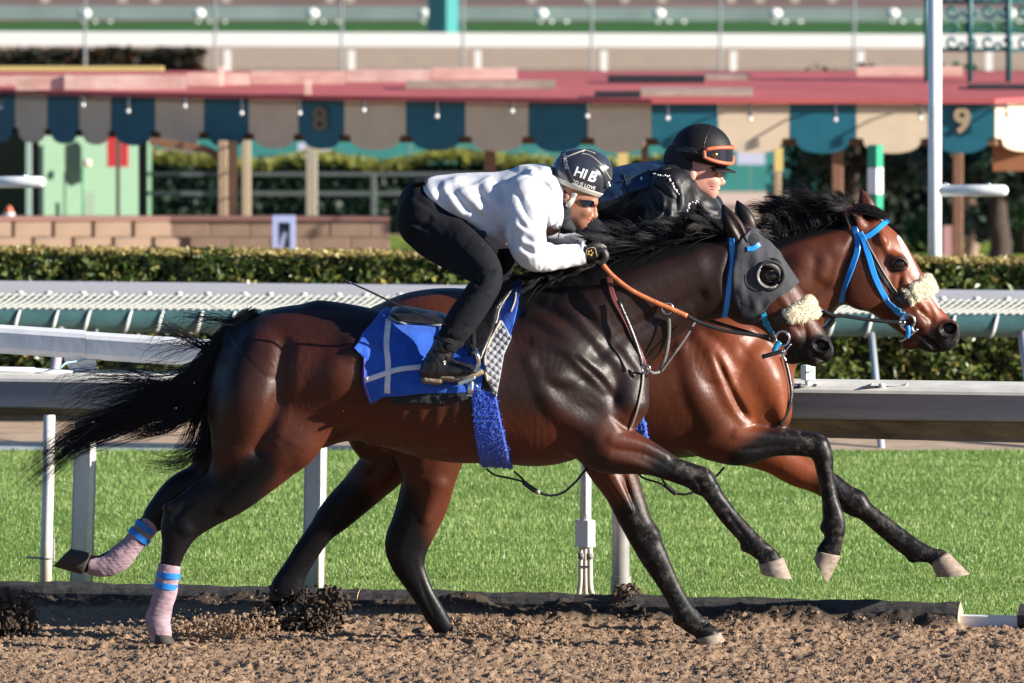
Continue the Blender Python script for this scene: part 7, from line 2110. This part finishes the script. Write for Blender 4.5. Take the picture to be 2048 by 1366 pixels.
slab('notice_board', 596, 660, 286, 321, 95.35, .05, M_lav, parent=tw); slab('notice_board', 1474, 1530, 304, 329, 95.35, .05, M_lav, parent=tw)
slab('yellow_post', 1549, 1566, 296, 342, 71.6, .06, M_yel, 'short yellow post head before the teal wall', 'post', zb=None); slab('yellow_post', 1236, 1256, 302, 345, 84, .06, M_yel, 'yellow post between the two jockeys', 'post', zb=-1.0)
slab('grey_column', 325, 392, 285, 350, 92.5, .3, mat('grey_brown_render', (.24, .21, .16), rough=.9, noise=.3, nscale=8), 'grey brown column behind the knee brace', 'column', zb=-1.0)
# display frame
df = thing('display_frame', P(567, 500, 71.4), 'pale blue open display frame standing by the block wall', 'sign')
M_pb = mat('pale_blue_frame', (.40, .47, .75), rough=.5)
slab('side', 545, 556, 432, 500, 71.5, .12, M_pb, parent=df, zb=-.6); slab('side', 580, 590, 432, 500, 71.5, .12, M_pb, parent=df, zb=-.6); slab('top', 556, 580, 432, 445, 71.5, .12, M_pb, parent=df)
slab('back_panel', 556, 580, 445, 500, 71.60, .02, mat('grey_lilac_panel', (.20, .20, .28)), parent=df, zb=-.6)
MB().ico(P(571, 452, 71.56), .03, 2, 1.1, .6, .9).build('dark_fitting', mat('dark_green_fitting', (.02, .06, .06)), df, smooth=True)
q = free(71.55, [(572, 465, 0), (566, 480, 0), (562, 500, 0)], 4); mb = MB(); strap_mesh(mb, q, [Vector((0, -1, 0))] * len(q), .04, .02); mb.build('white_leg', M_wht, df)
# striped marker pole
mp_ = thing('marker_pole', P(1750, 470, 66), 'green and white striped square marker pole behind the far horse ears', 'pole')
M_sg = mat('green_stripe_paint', (.01, .30, .16), rough=.45)
for k, (a_, b_) in enumerate(((290, 334), (335, 388), (389, 436), (437, 490))):
    c0_, c1_ = P(1750.5, b_, 66), P(1750.5, a_, 66)
    MB().box((c0_.x, 66, (c0_.z + c1_.z) / 2), (.074, .074, c1_.z - c0_.z), Matrix.Rotation(R(-38), 3, 'Z')).build('stripe', (M_sg, M_wht)[k % 2], mp_)
c0_ = P(1750.5, 490, 66); MB().box((c0_.x, 66, (c0_.z - 1.0) / 2), (.07, .07, c0_.z + 1.0), Matrix.Rotation(R(-38), 3, 'Z')).build('shaft', M_sg, mp_)
# white stanchions behind the hedge
def stanchion(u, ua, ub, v, lab):
    d = 55.3; t_ = thing('rail_stanchion', Vector((P(u, 400, d).x, d, -.05)), lab, 'post', 'white stanchions with side arms')
    MB().tube([Vector((P(u, 400, d).x, d, -.05)), Vector((P(u, 0, d).x, d, P(u, -60, d).z))], .037, 18).build('pole', M_wht, t_, smooth=True)
    e = P(ub, v, d); a_ = P(ua, v, d); r_ = .033; s_ = 1 if ub > ua else -1
    MB().tube([a_, e - XA * r_ * s_, e - XA * r_ * .5 * s_, e - XA * r_ * .15 * s_, e], [r_, r_, r_ * .87, r_ * .53, .002], 18).build('arm', M_wht, t_, smooth=True)
    for uu in (ua + (ub - ua) * .12, ua + (ub - ua) * .72):
        MB().ico(P(uu, v - 12, d), .012, 2).build('bolt', M_steel, t_, smooth=True)
stanchion(1870, 1876, 2017, 381, 'tall white post with a side arm beside the far horse head')
stanchion(-66, -60, 92, 364, 'white rail arm with rounded end entering at the left edge')
# trees at the right, their shade put into the dark leaf colour
def tree(name, lab, u, d, r_px, v_fork, seed, m_trunk, crown, m_leaf, nleaf=5000, trunk_r=.10, lean=0):
    rg = np.random.default_rng(seed); b = P(u, 400, d); t_ = thing(name, (b.x, d, -1.0), lab, 'tree', 'trees standing beyond the pavilion')
    zf = P(u, v_fork, d).z
    tp = [Vector((b.x + lean * k / 6 + .02 * math.sin(k * 2 + seed), d + .02 * math.cos(k * 1.7), -1.0 + (zf + 1.0) * k / 6)) for k in range(7)]
    mb = MB(); mb.tube(tp, [trunk_r * (1.25 - .5 * k / 6) for k in range(7)], 10); mb.build('trunk', m_trunk, t_, smooth=True)
    mb = MB(); cen = []
    for k in range(7):
        a_ = rg.uniform(0, 6.28); L_ = crown * rg.uniform(.5, .9)
        e = tp[-1] + Vector((math.cos(a_) * L_, math.sin(a_) * L_ * .7, rg.uniform(-.05, .7) * crown))
        mb.tube([tp[-1], tp[-1].lerp(e, .5) + Vector((0, 0, .08)), e], [trunk_r * .5, trunk_r * .3, trunk_r * .12], 6); cen.append(e)
    mb.build('limb', m_trunk, t_, smooth=True)
    for k in range(12):
        cen.append(tp[-1] + Vector((rg.normal() * crown * .5, rg.normal() * crown * .4, rg.normal() * crown * .35 + crown * .2)))
    ci = rg.integers(len(cen), size=nleaf); c_ = np.array([list(c) for c in cen])[ci]
    dr_ = rg.standard_normal((nleaf, 3)); dr_ /= np.linalg.norm(dr_, axis=1, keepdims=True)
    p = c_ + dr_ * (crown * .30 * rg.random(nleaf) ** .4)[:, None]
    V, Fq, ti = leaf_cloud(p, dr_, .05, seed, .6); me = np_mesh('crown', V, Fq, smooth=False); attr(me, 'tint', ti); link('crown', me, m_leaf, t_)
    return t_
M_bark = mat('dark_bark', (.050, .036, .026), rough=.9, noise=.4, nscale=10, bump=.01, bscale=20)
M_bark2 = mat('pale_bark', (.30, .21, .15), rough=.9, noise=.3, nscale=10)
hedge('hedge', 'tall hedge coloured dark, added for the shaded interior behind the trees at the right', P(1640, 400, 89).x, P(2500, 400, 89).x, 89, 90.4, -1.0, .22, 16000, .05, leaf_mat('shade_coloured_leaf', (0.003, 0.012, 0.008), (0.010, 0.026, 0.012), (.03, .05, .02), rough=.6, tr=.1), 61)  # added in place of a dark interior; its shade is in the leaf colour
tree('tree', 'dark slender tree seen between the valance and the white post', 1700, 86, 0, 330, 71, M_bark, .9, M_leaf2)
tree('tree', 'pale trunked tree just right of the tall white post', 1946, 85, 0, 330, 72, M_bark2, .7, M_leaf2, trunk_r=.055)
tree('tree', 'dark thick trunked tree at the right edge under the side panel', 1998, 82, 0, 320, 73, M_bark, .7, M_leaf2, trunk_r=.085)
tree('tree', 'green leafed tree at the right edge beside the rust panel', 2050, 87, 0, 380, 74, M_bark, .9, leaf_mat('mid_green_leaf', (.02, .06, .02), (.06, .13, .05)))
slab('pink_bollard', 1886, 1904, 452, 505, 84, .07, mat('faded_pink_paint', (.50, .28, .27)), 'short faded pink bollard beside the white post', 'bollard', zb=-1.0)
slab('maroon_bench', 1662, 1755, 455, 490, 84.5, .3, mat('maroon_bench_paint', (.16, .06, .06)), 'low maroon bench back in front of the dark hedge', 'bench', zb=-1.0)

# ------------------------------------------------------------------ ornamental iron screen standing on the roof
M_iron = mat('teal_iron', (0.012, 0.115, 0.125), rough=.45)
sc_ = thing('iron_screen', P(1930, 172, 74.8), 'ornate teal iron scrollwork screen standing on the roof at the upper right', 'screen')
for uu, w_ in ((1853, .020), (1940, .020), (2017, .022), (2110, .02)):
    p = P(uu, 174, 74.8); MB().tube([Vector((p.x, 74.8, .955)), Vector((p.x, 74.8, P(uu, -70, 74.8).z))], w_, 8).build('post', M_iron, sc_, smooth=True)
for vv in (100, 4, -60):
    MB().tube([P(1850, vv, 74.8), P(2114, vv, 74.8)], .013, 8).build('bar', M_iron, sc_, smooth=True)
for i in range(7):
    for j in range(4):
        u_, v_ = 1869 + 36 * i, 84 - 31 * j
        mb = MB(); s_ = 1 if (i + j) % 2 else -1
        pts = [P(u_ + s_ * (16 - 1.05 * k) * math.cos(k * .55), v_ + (16 - 1.05 * k) * math.sin(k * .55), 74.8) for k in range(13)]
        mb.tube(pts, .013, 5); mb.build('scroll', M_iron, sc_, smooth=True)

# ------------------------------------------------------------------ far side of the course
M_frail = mat('white_far_rail', (.86, .86, .83), rough=.5)
fr_ = thing('far_rail', P(1024, 97, 104), 'broad white rail on short posts along the far dirt track', 'rail')
MB().add([P(-700, 62, 104), P(2800, 72, 104), P(2800, 98, 104), P(-700, 89, 104)] + [p + Vector((0, .2, 0)) for p in (P(-700, 62, 104), P(2800, 72, 104), P(2800, 98, 104), P(-700, 89, 104))], [(3, 2, 1, 0), (4, 5, 6, 7), (0, 1, 5, 4), (1, 2, 6, 5), (2, 3, 7, 6), (3, 0, 4, 7)]).build('beam', M_frail, fr_)
for uu in (-60, 51, 252, 455, 703, 956, 1208, 1467, 1722, 1978, 2230):
    a = P(uu, 140, 104.05); MB().box((a.x, 104.06, .10), (.065, .06, .26)).build('post', M_frail, fr_)
f2_ = thing('far_turf_rail', P(1024, 40, 120.5), 'grey green running rail with white goosenecks at the top of the view', 'rail')
MB().add([P(-700, 10, 120), P(2800, 20, 120), P(2800, 46, 120), P(-700, 36, 120)] + [p + Vector((0, .15, 0)) for p in (P(-700, 10, 120), P(2800, 20, 120), P(2800, 46, 120), P(-700, 36, 120))], [(3, 2, 1, 0), (4, 5, 6, 7), (0, 1, 5, 4), (1, 2, 6, 5), (2, 3, 7, 6), (3, 0, 4, 7)]).build('beam', mat('grey_green_rail', (.26, .33, .31), rough=.5, noise=.15, nscale=.8), f2_)
for k, uu in enumerate((-62, 168, 397, 624, 848, 1082, 1317, 1550, 1785, 2018)):
    c = P(uu, 27, 119.8); mb = MB(); mb.ico(c, .062, 2, 1.3, 1, 1); gn = mb.build('gooseneck', M_frail, f2_, smooth=True)
    for du, lean in ((-2, 0), (22, -10 if k > 4 else 0), (52, -14 if k > 4 else 0)):
        a, b = P(uu + du + lean, 66, 119.7), P(uu + du, 42, 119.75)
        MB().tube([a, b], .022, 8).build('leg', M_frail, gn, smooth=True)
for uu, wh_ in ((170, 'nearest the left edge of the far dirt'), (430, 'above the left end of the red roof'), (683, 'left of the teal pillar'), (926, 'just right of the teal pillar'), (1183, 'above the lettered helmet'), (1440, 'above the orange goggles'), (1708, 'left of the iron screen')):
    p = P(uu, 120, 99.0); o = MB().tube([Vector((p.x, 99.0, -1.0)), Vector((p.x, 99.0, P(uu, -40, 99.0).z))], .013, 8).build('fence_post', mat('grey_steel_post', (.20, .22, .23), rough=.5), None, smooth=True)
    tag(o, 'thin grey steel post beyond the roof, ' + wh_, 'post', 'thin steel posts in a row beyond the roof')
tp_ = thing('teal_pillar', P(885, 66, 112), 'square teal pillar standing beyond the broad white rail', 'pillar')
c = P(886, 64, 112); MB().box((c.x, 112, .6), (.25, .25, 1.4), Matrix.Rotation(R(-32), 3, 'Z')).build('shaft', mat('teal_pillar_paint', (.03, .22, .22), rough=.5), tp_)
MB().box((c.x, 112, .03), (.32, .32, .1), Matrix.Rotation(R(-32), 3, 'Z')).build('foot', M_frail, tp_)
for uu, m_ in ((1200, None), (1500, None), (1620, None), (560, None)):
    pass
rgp = np.random.default_rng(81)
for uu in (90, 245, 310, 452, 660, 700, 1064, 1180, 1250, 1325, 1462, 1520, 1590, 1665):
    p = P(uu, 12, 128); o = MB().box((p.x, 128, .15), (.10, .08, .7)).build('marker_post', mat('cream_marker', (.55, .50, .40)), None)
    tag(o, 'small cream marker post on the farthest dirt at the top edge', 'post', 'cream marker posts on the farthest dirt')
hedge('hedge', 'dark far hedge with reddish tips above the yellow plank at upper left', P(-500, 120, 101.5).x, P(405, 120, 101.5).x, 101.5, 102.3, 0, P(200, 106, 101.5).z, 7000, .05, leaf_mat('dark_red_leaf', (.012, .018, .008), (.035, .03, .012), (.16, .06, .03), rough=.5), 91)
